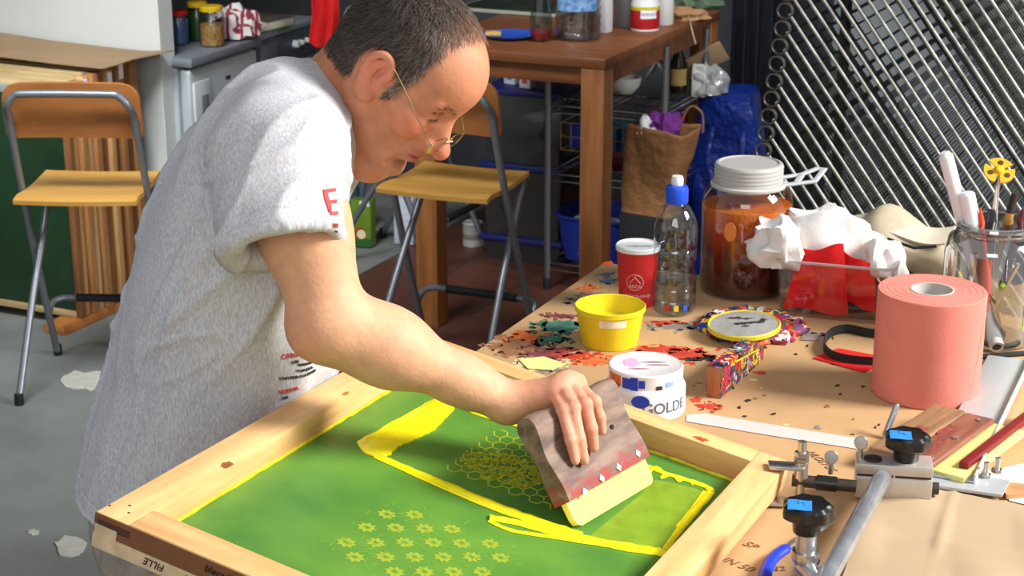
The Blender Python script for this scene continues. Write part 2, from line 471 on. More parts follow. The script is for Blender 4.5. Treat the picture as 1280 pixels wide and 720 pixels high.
# ------------------------------------------------------------------ white partition and the stack of screens
G0 = onz(104, 411, 0); GA, GB = e2(G0), e1(G0)
white = mat('white_paint', (208, 211, 207), .6, var=(2, .03))
PB = GB+.50
pR = onplane(199, 40, rp(0, PB), E1); pa = e2(pR)
structure(MB().box((2.4, .085, 2.6), (-1.2, .0425, 1.3), .003).build('wall_partition', white, None, None, loc=rp(pa, PB), rot=ROT))
woods = [wood('frame_pine_a', (212, 168, 112), (168, 116, 70), 'z'), wood('frame_pine_b', (186, 134, 82), (140, 92, 54), 'z'), wood('frame_pine_c', (150, 100, 60), (108, 68, 42), 'z'), wood('frame_pine_d', (222, 190, 140), (186, 144, 96), 'z')]
woodx = wood('frame_top', (206, 184, 136), (158, 128, 84), 'x')
gm = mat('dark_green_mesh', (30, 58, 34), .5, var=(3, .3))
alum = mat('aluminium', (176, 180, 184), .35, .85)
matte_al = mat('matte_aluminium', (168, 176, 178), .55, .3)
names = ['front', 'second', 'third', 'fourth', 'fifth', 'sixth', 'seventh', 'eighth', 'ninth', 'tenth', 'eleventh']
bpos_ = 0.0; paperw = mat('white_paper', (236, 236, 240), .7)
for q in range(11):
    th = [.026, .026, .030, .027, .030, .034, .026, .030, .028, .034, .032][q]; h = [.79, .80, .81, .82, .825, .82, .825, .83, .84, .84, .84][q]
    w_ = .80+.02*(q % 3); jit = [0, -.012, .004, -.008, .006, -.006, .008, -.012, .002, -.01, .0][q]
    t = thing('silk_screen', ('silk screen with dark green mesh, frontmost of the stack by the white partition' if q == 0 else 'wooden silk screen frame, %s from the front of the stack by the white partition' % names[q]), 'silk screen', rp(GA+jit, GB+bpos_, .035), YAW, 'silk screens stacked against the partition')
    wm = woods[[2, 0, 1, 3, 1, 2, 0, 2, 1, 2, 1][q]]
    s_ = .024 if q == 0 else .045
    MB().box((s_, th, h), (-s_/2, th/2, h/2), .002).build('stile', wm, t)
    MB().box((s_, th, h), (-w_+s_/2, th/2, h/2), .002).build('stile', wm, t)
    MB().box((w_-2*s_, th, s_), (-w_/2, th/2, h-s_/2), .002).build('rail', matte_al if q == 0 else woodx, t)
    MB().box((w_-2*s_, th, s_), (-w_/2, th/2, s_/2), .002).build('rail', woodx, t)
    MB().box((w_-2*s_+.01, .0015, h-2*s_+.01), (-w_/2, .004, h/2), 0).build('mesh', gm, t)
    if q in (2, 3, 6, 8): MB().box((.0012, th*.86, .050), (.0006, th/2, h-.034), 0).build('paper_label', paperw, t, None)
    bpos_ += th+.007
BK = bpos_
pl = MB().box((.09, BK+.12, .034), (-.05, BK/2-.03, .017), .003)
tag(pl.build('timber_batten', wood('batten', (196, 128, 66), (150, 92, 46), 'y'), None, 35, loc=rp(GA, GB, 0), rot=ROT), 'orange-brown timber batten under the right end of the screen stack', 'timber')
pl = MB().box((.09, BK+.06, .034), (-.70, BK/2, .017), .003)
tag(pl.build('timber_batten', wood('batten', (196, 128, 66), (150, 92, 46), 'y'), None, 35, loc=rp(GA, GB, 0), rot=ROT), 'timber batten under the left end of the screen stack, at the picture edge', 'timber')
def cbf(u, v):
    a = -.98+u*(1.035+.035*v*v)+.006*math.sin(v*9)*(u > .98); b = .135+.02*(1-u)*(1-v)+v*(BK-.05)
    z = .890+.005*math.sin(u*5)+.05*max(0, (.5-u))*v-.004*v+.012*(u > .9)*(u-.9)*10*v
    return Vector((a, b, z))
tag(MB().grid(cbf, 26, 14, .004).build('cardboard_sheet', mat('cardboard', (158, 130, 98), .85, var=(6, .08), bump=(120, .2)), None, 50, loc=rp(GA, GB, 0), rot=ROT), 'brown cardboard sheet lying on top of the screen stack', 'cardboard')

# ------------------------------------------------------------------ folding stools
tubem = mat('grey_tube', (124, 128, 134), .38, .55)
blackr = mat('black_rubber', (22, 22, 24), .6)
ply = wood('orange_ply', (204, 156, 78), (184, 132, 58), 'x', s=14, stretch=6); ply_b = wood('orange_ply_back', (168, 108, 56), (140, 86, 44), 'x', s=14, stretch=6)
def make_stool(label, loc, rz, group):
    t = thing('folding_stool', label, 'stool', loc, rz, group)
    # local: x right, y towards the sitter's front; back tubes run from the backrest down to the front feet
    TB_, FX = .185, .205
    y0, y1 = -.155, .215
    def bt(z, s): k = z/.945; return Vector((s*(FX+(TB_-FX)*k), y1+(y0-y1)*k-.02*math.sin(k*PI), z))
    top = []
    left = [bt(z, -1) for z in (.02, .2, .4, .6, .8, .87)]; right = [bt(z, 1) for z in (.87, .8, .6, .4, .2, .02)]
    arc = [Vector((-TB_+.006, y0-.004, .91)), Vector((-TB_+.03, y0-.006, .938)), Vector((-TB_+.07, y0-.008, .945)), Vector((TB_-.07, y0-.008, .945)), Vector((TB_-.03, y0-.006, .938)), Vector((TB_-.006, y0-.004, .91))]
    MB().tube(catmull(left+arc+right, 5), .0115, 12).build('back_tube', tubem, t)
    def st(s): return [Vector((s*.165, .165, .605)), Vector((s*.165, .150, .585)), Vector((s*.168, .10, .52)), Vector((s*.182, -.08, .27)), Vector((s*.195, -.235, .02))]
    for s in (-1, 1):
        MB().tube(catmull(st(s), 6), .0115, 12).build('leg', tubem, t)
        MB().lathe([(.014, 0), (.015, .006), (.014, .035), (.010, .037)], 14, Matrix.Translation((s*.1955, -.237, 0))).build('foot_cap', blackr, t)
        MB().lathe([(.014, 0), (.015, .006), (.014, .035), (.010, .037)], 14, Matrix.Translation((s*FX, y1, 0))).build('foot_cap', blackr, t)
    # footrest between the front tubes with a black sleeve
    b0 = bt(.165, -1); b1 = bt(.165, 1)
    fr = [b0, b0+Vector((.004, .04, .028)), b0+Vector((.03, .065, .035)), b0+Vector((.07, .07, .035)), b1+Vector((-.07, .07, .035)), b1+Vector((-.03, .065, .035)), b1+Vector((-.004, .04, .028)), b1]
    f_ = MB().tube(catmull(fr, 5), .0105, 10).build('footrest', tubem, t)
    MB().tube([b0+Vector((.075, .07, .035)), b1+Vector((-.075, .07, .035))], .0135, 12).build('sleeve', blackr, f_)
    # seat: moulded ply, dipping front to back
    def seatf(u, v):
        x = (u-.5)*.37; y = -.165+v*.335
        c = abs(u-.5)*2; x *= 1-.02*v
        return Vector((x, y, .632-.010*math.sin(v*PI)+.004*c*c-.012*max(0, .12-v)/.12))
    MB().grid(seatf, 18, 18, .014).build('seat', ply, t, 50)
    # backrest plate in front of the tubes
    poly = []
    hw, zt, zb, r = .205, .970, .800, .055
    for (cx, cz, a0) in ((hw-r, zt-r, 0), (-hw+r, zt-r, 90)):
        for k in range(9): a = R(a0+k*90/8); poly.append((cx+r*math.cos(a), cz+r*math.sin(a)))
    poly += [(-hw+.006, zb+.015), (-hw+.02, zb), (hw-.02, zb), (hw-.006, zb+.015)]
    mb = MB(); n = len(poly)
    def yb(x, z): return y0+.012+.012*(1-(x/hw)**2)+(.945-z)*.18
    mb.v = [Vector((x, yb(x, z), z)) for x, z in poly]+[Vector((x, yb(x, z)+.011, z)) for x, z in poly]
    # fill as strips so the plate can curve
    mb = MB()
    def bf(u, v):
        z = zb+v*(zt-zb); lim = hw
        if v > 1-r/(zt-zb): dz = z-(zt-r); lim = hw-r+math.sqrt(max(0, r*r-dz*dz))
        if v < .06: lim = hw-.012*(1-v/.06)
        x = (u*2-1)*lim; return Vector((x, yb(x, z)+.011, z))
    mb.grid(bf, 22, 26, .011); mb.build('backrest', ply_b, t, 50)
    for s in (-1, 1): MB().tube([(s*.190, .008, .39), (s*.176, .008, .39)], .006, 8).build('pivot', blackr, t)
    return t
def mid(*pts): return sum((Vector(p) for p in pts), Vector())/len(pts)
s1c = mid(onz(24, 484, 0), onz(24, 484, 0))
S1F = onz(40, 456, 0); S1R = onz(10, 506, 0)
st1yaw = R(-2)
c1 = S1R-Matrix.Rotation(st1yaw, 4, 'Z') @ Vector((-.1955, -.237, 0))
make_stool('grey tube folding stool with orange plywood, in front of the screen stack at left', (c1.x+.035, c1.y, 0), st1yaw, 'folding stools')
y2 = R(-23); c2 = onz(567, 227, .63)
make_stool('folding stool with orange plywood seat nearest the wooden table, right of the face', (c2.x, c2.y, .006), y2, 'folding stools')
S3R = onz(418, 330, 0); y3 = R(-115)
c3 = S3R-Matrix.Rotation(y3, 4, 'Z') @ Vector((.1955, -.237, 0))
make_stool('farthest folding stool, its plywood back above the head and red cloth beside it', (c3.x, c3.y, .006), y3, 'folding stools').scale = (1.03, 1.03, 1.03)

# ------------------------------------------------------------------ fridge and washing machine
AY = R(21); AU = Vector((math.sin(AY), math.cos(AY), 0)); AV = Vector((math.cos(AY), -math.sin(AY), 0))
Fc = onz(235, 73, .85); Fc.z = 0
silver = mat('silver_enamel', (186, 194, 198), .4, .25, var=(3, .05)); grey_e = mat('grey_enamel', (120, 126, 134), .45, .2); palep = mat('pale_plastic', (200, 206, 206), .4)
fz = thing('refrigerator', 'silver undercounter refrigerator behind the back of the man', 'fridge', M=basis(Fc, AU, -AV, (0, 0, 1)))
MB().box((.50, .50, .80), (.25, .30, .41), .006).build('body', silver, fz)
MB().box((.515, .575, .035), (.25, .27, .8325), .008).build('top_panel', grey_e, fz)
dr = MB().box((.49, .045, .70), (.25, .022, .455), .012, 3).build('door', silver, fz)
hd_ = MB().box((.115, .012, .235), (.075, -.004, .64), .006).build('handle_plate', palep, dr)
MB().box((.050, .014, .165), (.085, -.006, .622), .004).build('handle_recess', mat('recess_grey', (112, 118, 120), .5), dr)
MB().box((.035, .003, .012), (.27, -.0005, .735), .001).build('badge', mat('badge', (70, 74, 78), .4, .5), dr)
MB().box((.49, .03, .08), (.25, .03, .05), .004).build('plinth', grey_e, fz)
Wc = Fc+AU*.515
wz = thing('washing_machine', 'dark grey washing machine standing right of the silver refrigerator', 'washing machine', M=basis(Wc, AU, -AV, (0, 0, 1)))
MB().box((.50, .52, .70), (.25, .28, .36), .008).build('body', grey_e, wz)
MB().box((.50, .55, .03), (.25, .28, .84), .01).build('top_panel', mat('washer_top', (138, 144, 150), .35, .2), wz)
MB().box((.50, .05, .115), (.25, .035, .768), .008).build('control_panel', mat('panel_grey', (84, 90, 100), .4, .2), wz)
MB().box((.13, .006, .075), (.09, .008, .768), .003).build('drawer', mat('drawer_grey', (104, 110, 118), .4), wz)
for dx, r_ in ((.30, .016), (.345, .011), (.40, .011)):
    MB().lathe([(r_, 0), (r_, .012), (r_*.8, .022), (0, .022)], 20, Matrix.Translation((dx, .010, .772)) @ Matrix.Rotation(PI/2, 4, 'X')).build('knob', palep, wz)
rg = MB().lathe([(.145, 0), (.145, .02), (.12, .03), (.11, .01), (.11, 0)], 32, Matrix.Translation((.25, .02, .42)) @ Matrix.Rotation(PI/2, 4, 'X')).build('door', palep, wz)
MB().lathe([(.112, .0), (.10, .008), (0, .015)], 32, Matrix.Translation((.25, .02, .42)) @ Matrix.Rotation(PI/2, 4, 'X')).build('glass', mat('dark_glass', (20, 22, 26), .1), rg)
# things on top of them
def sc_at(p): return ((p[1])*CP-(p[2]-CAM_H)*SP)/FPX         # metres per pixel at a point
yel = mat('yellow_plastic', (214, 176, 30), .4); redp = mat('red_plastic', (200, 34, 32), .4)
glassm = clear('jar_glass', (232, 238, 236), .2)
def jar(px, py, z, wpx, hpx, label, content, lidm, fill, cat='jar', name='jar', group=None):
    p = onz(px, py, z); k = sc_at(p); r = wpx*k/2; h = hpx*k
    t = thing(name, label, cat, (p.x, p.y, z), 0, group)
    MB().lathe([(r*.92, 0), (r, r*.1), (r, h*.80), (r*.86, h*.88), (r*.84, h*.9)], 28).build('glass', glassm, t)
    MB().lathe([(r*.88, .003), (r*.95, .006), (r*.95, h*fill), (0, h*fill+.002)], 28).build('contents', content, t)
    MB().lathe([(r*.93, h*.87), (r*.95, h*.88), (r*.95, h*.985), (r*.9, h), (0, h)], 28).build('lid', lidm, t)
    return t
ZT = .85
jar(224, 55, ZT, 26, 42, 'blue-filled jar with a red lid, leftmost on the refrigerator', mat('blue_powder', (74, 100, 156), .6), redp, .75)
jar(248, 50, ZT+.001, 26, 48, 'green jar with a yellow lid, behind the jar of nuts on the refrigerator', mat('green_herb', (28, 74, 34), .6), yel, .78)
nutm = mat('nuts', (206, 160, 92), .6, var=(140, .5), col2=(132, 84, 40), bump=(120, 1, .006))
jar(266, 57, ZT+.001, 31, 50, 'glass jar of nuts with a yellow lid on the refrigerator', nutm, yel, .55)
def crumple(name, M, rx, ry, rz_, seed, m, parent=None, amp=.16, fr=7, n=40, flat=.35):
    """a crumpled cloth: a closed lump with sharp creases and a flattened underside"""
    vs = []; fs = []
    ang = [(PI*i/(n//2), 2*PI*j/n) for i in range(n//2+1) for j in range(n)]
    P = np.array([(math.sin(a)*math.cos(b), math.sin(a)*math.sin(b), math.cos(a)) for a, b in ang])
    w = wnoise_(P, fr*.35, seed, 2)
    rid = 1-np.abs(wnoise_(P, fr*.6, seed+1, 2))*1.2
    rr = 1+amp*w*.6+amp*rid*.7
    Q = P*rr[:, None]; Q[:, 2] = np.where(Q[:, 2] < -flat, -flat+(Q[:, 2]+flat)*.1, Q[:, 2])
    Q = Q*np.array([rx, ry, rz_]); zmin = Q[:, 2].min(); Q[:, 2] -= zmin
    mb = MB(); mb.v = [M @ Vector(q) for q in Q]; h = n//2
    for i in range(h):
        for j in range(n): mb.f.append([i*n+j, i*n+(j+1) % n, (i+1)*n+(j+1) % n, (i+1)*n+j])
    return mb.build(name, m, parent, 40)
def wnoise_(P, fr, seed, oct=3):
    g = np.random.default_rng(seed); out = np.zeros(len(P)); a = 1.0
    for o in range(oct):
        for q in range(5):
            d = g.normal(size=3); d /= np.linalg.norm(d); out += a*np.sin(P @ d*fr*(1+.5*g.random())+g.random()*6.28)/3
        a *= .5; fr *= 2
    return out
def check_cloth(name):
    m = mat(name, (214, 208, 206), .9); nt = m.node_tree; N = nt.nodes; L = nt.links
    t = N.new('ShaderNodeTexCoord'); b = N.new('ShaderNodeTexBrick'); b.offset = 0; b.inputs['Scale'].default_value = 1
    b.inputs['Brick Width'].default_value = .05; b.inputs['Row Height'].default_value = .05; b.inputs['Mortar Size'].default_value = .006
    b.inputs['Color1'].default_value = (*lin((216, 210, 208)), 1); b.inputs['Color2'].default_value = (*lin((206, 200, 200)), 1); b.inputs['Mortar'].default_value = (*lin((134, 50, 66)), 1)
    L.new(t.outputs['Object'], b.inputs['Vector']); L.new(b.outputs['Color'], N['Principled BSDF'].inputs['Base Color']); return m
p = onz(289, 48, ZT); tag(crumple('tea_towel', Matrix.Identity(4), .085, .06, .075, 4, check_cloth('check_cloth'), amp=.5, fr=9), 'crumpled white tea towel with red checks on the refrigerator', 'tea towel').location = (p.x, p.y, ZT)
p = onz(331, 36, ZT+.006)
bk = thing('book', 'hardback book with a dark cover lying on top of the washing machine', 'book', (p.x-.05, p.y+.02, ZT+.006), R(62))
MB().box((.26, .20, .030), (0, 0, .019), .001).build('pages', mat('pages', (206, 200, 184), .8), bk)
MB().box((.268, .208, .004), (0, 0, .002), .001).build('cover', mat('green_cover', (96, 128, 60), .5), bk); MB().box((.268, .208, .004), (0, 0, .036), .001).build('cover', mat('brown_cover', (86, 74, 66), .5), bk)

# ------------------------------------------------------------------ wooden table
TZ = .98
T0 = onz(757, 74, TZ); ta, tb = e2(T0), e1(T0)
TW, TD = .69, 1.12
oak = wood('table_oak', (132, 80, 46), (96, 54, 30), 'x', s=16); legw = wood('table_leg', (164, 106, 58), (128, 78, 40), 'z', s=16)
tt = thing('wooden_table', 'tall brown wooden table with square legs in the background', 'table', rp(ta, tb, .006), YAW)
MB().box((TW, TD, .034), (-TW/2, TD/2, TZ-.017-.006), .004).build('tabletop', oak, tt)
for (a, b) in ((-.045, .045), (-TW+.045, .045), (-.045, TD-.045), (-TW+.045, TD-.045)):
    MB().box((.080, .080, TZ-.04), (a, b, (TZ-.04)/2), .003).build('leg', legw, tt)
for b in (.045, TD-.045): MB().box((TW-.17, .025, .06), (-TW/2, b, TZ-.07), .002).build('apron', oak, tt)
for a in (-.030, -TW+.045): MB().box((.025, TD-.17, .06), (a, TD/2, TZ-.07), .002).build('apron', oak, tt)
def ontable(px, py): return onz(px, py, TZ)
p = ontable(637, 47); k = sc_at(p)
pt = thing('dinner_plate', 'blue plate with a piece of yellow food on the wooden table', 'plate', p)
MB().lathe([(.0, .004), (.06, .004), (.085, .010), (.092, .014), (.090, .011), (.065, .0), (0, 0)], 40).build('plate', mat('blue_glaze', (44, 82, 178), .25), pt)
MB().box((.055, .045, .014), (0, 0, .007), .005).build('sandwich', mat('yellow_crust', (206, 164, 88), .7, var=(60, .2)), None).location = (p.x-.055, p.y+.01, TZ+.005)
tag(bpy.data.objects['sandwich'], 'piece of yellow bread on the blue plate', 'bread')
p = ontable(676, 51); k = sc_at(p)
wg = thing('drinking_glass', 'stemless glass with a little red wine on the wooden table', 'glass', p)
h = 50*k/.95; r = 14*k
MB().lathe([(r*.75, 0), (r*1.0, h*.2), (r*1.02, h*.45), (r*.85, h*.8), (r*.78, h), (r*.76, h), (r*.98, h*.45), (r*.95, h*.2), (r*.7, .004), (0, .004)], 32).build('bowl', glassm, wg)
MB().lathe([(0, .004), (r*.7, .005), (r*.95, h*.2), (r*.96, h*.24), (0, h*.24)], 32).build('wine', mat('red_wine', (180, 22, 40), .15, emit=None), wg)
p = ontable(722, 48); k = sc_at(p)
wb = thing('water_jug', 'large ribbed plastic water bottle with a blue label on the wooden table', 'bottle', p)
r = 29*k; h = .30
prof_ = [(r*.8, 0), (r, .012)]+[(r*(1-.05*(q % 2)), .02+.014*q) for q in range(16)]+[(r, .25), (r*.6, .29), (.018, .31), (.018, .33)]
MB().lathe(prof_, 36).build('bottle', clear('bottle_plastic', (242, 246, 248), .5, bump=(40, .9)), wb)
MB().lathe([(r*.93, .004), (r*.95, .22), (0, .22)], 36).build('water', clear('water', (240, 244, 246), .3), wb)
MB().lathe([(.02, .32), (.02, .345), (0, .345)], 20).build('cap', mat('blue_cap', (30, 70, 190), .4), wb)
lb = MB(); lb.grid(lambda u, v: Vector(((r+.001)*math.cos(R(-150+u*110)), (r+.001)*math.sin(R(-150+u*110)), .10+v*.10)), 20, 3, .0006); lb.build('label', mat('blue_label', (62, 118, 196), .4, var=(60, .25), col2=(150, 190, 226)), wb)
p = ontable(757, 40); k = sc_at(p)
tag(MB().box((.030, .045, .20), (0, 0, .1), .002).build('carton', mat('white_card', (222, 224, 226), .6), None, loc=p, rot=(0, 0, YAW-.1)), 'plain white carton between the water bottle and the red paint pot', 'carton')
p = ontable(806, 38); k = sc_at(p)
rpz = thing('paint_pot', 'white paint pot with a red and yellow label on the wooden table', 'paint pot', p)
r = 18*k; h = .13
MB().lathe([(r*.92, 0), (r, .004), (r, h*.72), (r*.9, h*.80), (r*.9, h)], 32).build('pot', mat('white_plastic', (226, 226, 224), .35), rpz)
MB().lathe([(r+.0006, h*.08), (r+.0008, h*.085), (r+.0008, h*.56), (r+.0006, h*.565)], 32).build('label', mat('red_label', (176, 26, 34), .4), rpz)
MB().lathe([(r+.0008, h*.56), (r+.001, h*.565), (r+.001, h*.66), (r+.0008, h*.665)], 32).build('label_band', mat('yellow_label', (204, 196, 40), .4), rpz)
wl = MB(); wl.grid(lambda u, v: Vector(((r+.0016)*math.cos(R(-112+u*66)), (r+.0016)*math.sin(R(-112+u*66)), h*(.36+.22*v))), 12, 3, .0006); wl.build('label_plate', paperw, rpz)
cyl_text('ACRILICO', .013, r+.0017, ang0=R(-78), z0=h*.47, h=.0005).build('lettering', mat('navy_print', (40, 40, 90), .5), rpz, None)
MB().lathe([(r*.93, h*.96), (r*.95, h*.97), (r*.95, h*1.1), (0, h*1.1)], 32).build('lid', mat('white_plastic', (226, 226, 224), .35), rpz)
p = ontable(829, 30)
wc = thing('canister', 'plain white canister right behind the red paint pot', 'canister', p)
MB().lathe([(.034, 0), (.036, .004), (.036, .15), (.034, .155)], 28).build('body', mat('white_plastic', (226, 226, 224), .35), wc); MB().lathe([(.034, .153), (.037, .156), (.037, .175), (0, .175)], 28).build('lid', mat('white_plastic', (226, 226, 224), .35), wc)
p = ontable(785, 33)
tag(MB().lathe([(.045, 0), (.047, .004), (.050, .15), (.046, .15), (.043, .006), (0, .006)], 28).build('plastic_cup', clear('grey_tub', (150, 150, 156), .2, dens=.25), None, loc=p), 'grey translucent tub behind the red paint pot', 'tub')
p = ontable(660, 14)
tr_ = thing('picture', 'framed dark green picture lying flat at the back of the wooden table', 'picture', (p.x-.02, p.y+.05, TZ), YAW)
MB().box((.42, .30, .012), (0, 0, .008), .002).build('frame', mat('pale_frame', (150, 150, 140), .5), tr_)
MB().box((.39, .27, .003), (0, 0, .0145), 0).build('image', mat('green_picture', (40, 54, 38), .3, var=(9, .8), col2=(16, 20, 18)), tr_)
p = ontable(858, 24)
tag(crumple('rag', Matrix.Identity(4), .07, .05, .025, 14, mat('tan_rag', (170, 130, 90), .9), amp=.5), 'tan crumpled rag at the right back edge of the wooden table', 'rag').location = (p.x, p.y, TZ)
p = ontable(868, 12)
tag(crumple('rag', Matrix.Identity(4), .07, .05, .04, 16, mat('green_rag', (80, 96, 76), .9, var=(30, .4)), amp=.5), 'grey-green crumpled rag behind the tan rag on the wooden table', 'rag').location = (p.x+.02, p.y+.05, TZ)
c_ = MB().tube(catmull([ontable(842, 8)+Vector((0, 0, .03)), ontable(856, 14)+Vector((0, 0, .035)), ontable(862, 30)+Vector((0, 0, .01)), ontable(866, 36)+Vector((.01, -.02, -.05))], 6), .0022, 6).build('power_cord', mat('pale_cord', (176, 164, 140), .5), None)
tag(c_, 'pale cord hanging over the right edge of the wooden table', 'cord')
# red cloth on the far stool
q = ony(403, 14, c3.y+.12)
rc = MB(); rc.grid(lambda u, v: Vector((q.x+(u-.5)*.10+.01*math.sin(v*4), q.y+.012*math.sin(u*14)+.01*v, q.z+.10-v*.22-.02*math.sin(u*3))), 16, 14, .006)
tag(rc.build('red_cloth', mat('red_cloth', (206, 22, 24), .8), None, 60), 'bright red cloth hanging left of the farthest stool back', 'cloth')

# ------------------------------------------------------------------ under and beside the table
bluelid = mat('blue_lid', (28, 34, 96), .45); tub = clear('storage_plastic', (150, 154, 158), .2, dens=.03)
B0 = onz(652, 330, 0); ba, bb = e2(B0), e1(B0)+.12
zz = .006
for q, (h, lab) in enumerate(((.085, 'shallow blue-lidded plastic box at the bottom of the storage stack'), (.27, 'middle clear storage box with a blue lid in the stack under the table'), (.27, 'topmost clear storage box with a blue lid, carrying the small cartons'))):
    t = thing('storage_box', lab, 'storage box', rp(ba, bb, zz), YAW, 'storage boxes stacked under the table')
    w0, d0 = .33, .26
    bx = MB(); bo = [(-w0/2, -d0/2), (w0/2, -d0/2), (w0/2, d0/2), (-w0/2, d0/2)]; sc2 = .9
    rings = [(sc2, 0), (1, h), (.98, h), (sc2*.98, .004)]
    for s_, z in rings: bx.v += [Vector((x*s_, y*s_, z)) for x, y in bo]
    for r_ in range(3): bx.f += [[r_*4+i, r_*4+(i+1) % 4, r_*4+4+(i+1) % 4, r_*4+4+i] for i in range(4)]
    bx.f += [[0, 1, 2, 3], [12, 13, 14, 15]]
    bx.build('box', tub, t, None)
    MB().box((w0+.02, d0+.02, .022), (0, 0, h+.004), .006).build('lid', bluelid, t)
    if h > .2: crumple('contents', Matrix.Translation((-.03, 0, .004)), .10, .08, .13, 30+q, mat('box_stuff_%d' % q, [(0, 0, 0), (112, 100, 96), (120, 112, 100)][q], .8, var=(20, .3)), t, amp=.3)
    zz += h+.0165
def carton(px, py, z, w, d, h, col, lab, accent, rz):
    p = onz(px, py, z); t = thing('small_carton', lab, 'carton', (p.x, p.y, z), rz, 'small cartons on the storage boxes')
    MB().box((w, d, h), (0, 0, h/2), .001).build('box', mat('carton_'+accent, col, .6), t)
    MB().box((w*.5, .001, h*.25), (0, -d/2-.0004, h*.3), 0).build('print', mat('print_'+accent, {'blue': (70, 90, 170), 'red': (190, 80, 80)}[accent], .6), t, None)
zl = zz
carton(642, 104, zl, .055, .05, .10, (206, 206, 216), 'small white carton with a blue mark on the storage boxes', 'blue', YAW-.3)
carton(660, 109, zl, .048, .045, .10, (206, 200, 202), 'small white carton with a red mark on the storage boxes', 'red', YAW-.2)
# chrome wire shelving
chrome = mat('chrome', (190, 192, 194), .2, 1.0); chrome_d = mat('dull_chrome', (150, 152, 152), .35, .9)
P0 = onz(684, 362, 0); qa, qb = e2(P0), e1(P0)
SWd, SDp = .44, .42
ws = thing('wire_shelving', 'chrome wire shelving unit behind the front leg of the wooden table', 'shelf', rp(qa, qb, 0), YAW)
for a in (0, SWd):
    for b in (0, SDp):
        MB().tube([(a, b, .03), (a, b, .93)], .0125, 12).build('post', chrome_d, ws)
        MB().lathe([(.015, 0), (.016, .01), (.016, .045), (.013, .05)], 12, Matrix.Translation((a, b, 0))).build('foot', blackr, ws)
for z in (.105, .44, .69):
    m_ = MB()
    for dz in (0, .025):
        for (p_, q_) in (((0, 0), (SWd, 0)), ((0, SDp), (SWd, SDp)), ((0, 0), (0, SDp)), ((SWd, 0), (SWd, SDp))): m_.tube([(p_[0], p_[1], z-dz), (q_[0], q_[1], z-dz)], .0035, 6)
    for i in range(1, 16): m_.tube([(SWd*i/16, 0, z), (SWd*i/16, SDp, z)], .0018, 5)
    for b in (.14, .28): m_.tube([(0, b, z-.004), (SWd, b, z-.004)], .003, 5)
    m_.build('wire_shelf', chrome, ws)
def onshelf(a, b, z): return rp(qa+a, qb+b, z+.004)
dkblue = mat('blue_plastic', (22, 44, 130), .4)
def bin_(a, b, z, w, d, h, m, lab, name='basin', cat='basin', group=None):
    t = thing(name, lab, cat, onshelf(a, b, z), YAW, group); mb = MB()
    n = 28; pr = [(.82, 0), (.9, h*.3), (1, h), (1.05, h), (1.05, h-.008), (.97, h-.01), (.80, .004)]
    for s_, z_ in pr:
        for q in range(n):
            an = 2*PI*q/n; ca, sa = math.cos(an), math.sin(an)
            mb.v.append(Vector((w/2*s_*math.copysign(abs(ca)**.5, ca), d/2*s_*math.copysign(abs(sa)**.5, sa), z_)))
    for r_ in range(len(pr)-1): mb.f += [[r_*n+i, r_*n+(i+1) % n, (r_+1)*n+(i+1) % n, (r_+1)*n+i] for i in range(n)]
    mb.f += [list(range(n))[::-1], [(len(pr)-1)*n+i for i in range(n)]]
    mb.build('bowl', m, t); return t
bin_(.16, .16, .105, .32, .28, .17, dkblue, 'deep blue plastic basin on the bottom wire shelf')
tag(crumple('bag', Matrix.Identity(4), .09, .08, .10, 51, clear('film_bag', (200, 200, 206), .3, dens=.35), amp=.4), 'crumpled clear plastic sheet standing in the blue basin', 'bag').location = onshelf(.13, .14, .125)
bin_(.24, .24, .44, .36, .30, .05, mat('dark_red_plastic', (84, 26, 26), .5), 'dark red tray on the middle wire shelf', 'tray', 'tray')
# wire basket with blue things
bs = thing('wire_basket', 'wire basket of blue packets hanging at the top wire shelf', 'basket', onshelf(.20, .12, .522), YAW)
mb = MB()
for z in (0, .05, .10):
    mb.tube([(-.16, -.10, z), (.16, -.10, z), (.16, .10, z), (-.16, .10, z)], .0022, 5, closed=True)
for i in range(9):
    x = -.16+.04*i; mb.tube([(x, -.10, .10), (x, -.10, 0), (x, .10, 0), (x, .10, .10)], .0016, 5)
mb.build('wire', mat('brass_wire', (150, 130, 96), .4, .6), bs)
for i, xx in enumerate((-.10, 0, .10)):
    tag(MB().box((.085, .14, .085), (0, 0, .0425), .006).build('packet', [dkblue, mat('teal_packet', (28, 90, 110), .5), mat('blue_packet', (44, 74, 150), .5)][i], None, loc=onshelf(.20+xx, .12, .5245), rot=(0, 0, YAW)), ['navy packet at the left end of the wire basket', 'teal packet in the middle of the wire basket', 'mid blue packet at the right end of the wire basket'][i], 'packet', 'packets in the wire basket')
p = onz(780, 118, .69); t = thing('bowl', 'white ceramic bowl on the top wire shelf', 'bowl', (p.x, p.y, .694), 0)
MB().lathe([(.03, 0), (.035, .003), (.058, .03), (.064, .062), (.060, .062), (.05, .028), (0, .01)], 36).build('bowl', mat('white_ceramic', (216, 214, 206), .3), t)
p = onz(822, 104, .69); t = thing('mandoline', 'white plastic slicer standing on the top wire shelf', 'kitchen tool', (p.x, p.y, .694), YAW)
wpl = mat('white_plastic', (226, 226, 224), .35)
MB().bar((-.05, 0, .004), (.0, 0, .085), .05, .008).build('slicer_plate', wpl, t); MB().bar((.05, 0, .004), (.0, 0, .085), .05, .008).build('stand', wpl, t)
MB().box((.09, .06, .012), (0, 0, .095), .003).build('top_plate', wpl, t)
p = onz(840, 141, .593)
t = thing('food_tub', 'clear plastic tub with a red lid beside the brown paper bag', 'tub', (p.x, p.y, .445), 0)
MB().lathe([(.058, 0), (.06, .004), (.068, .13), (.066, .13), (.056, .005), (0, .005)], 32).build('tub', clear('tub_plastic', (196, 200, 204), .2, dens=.3), t)
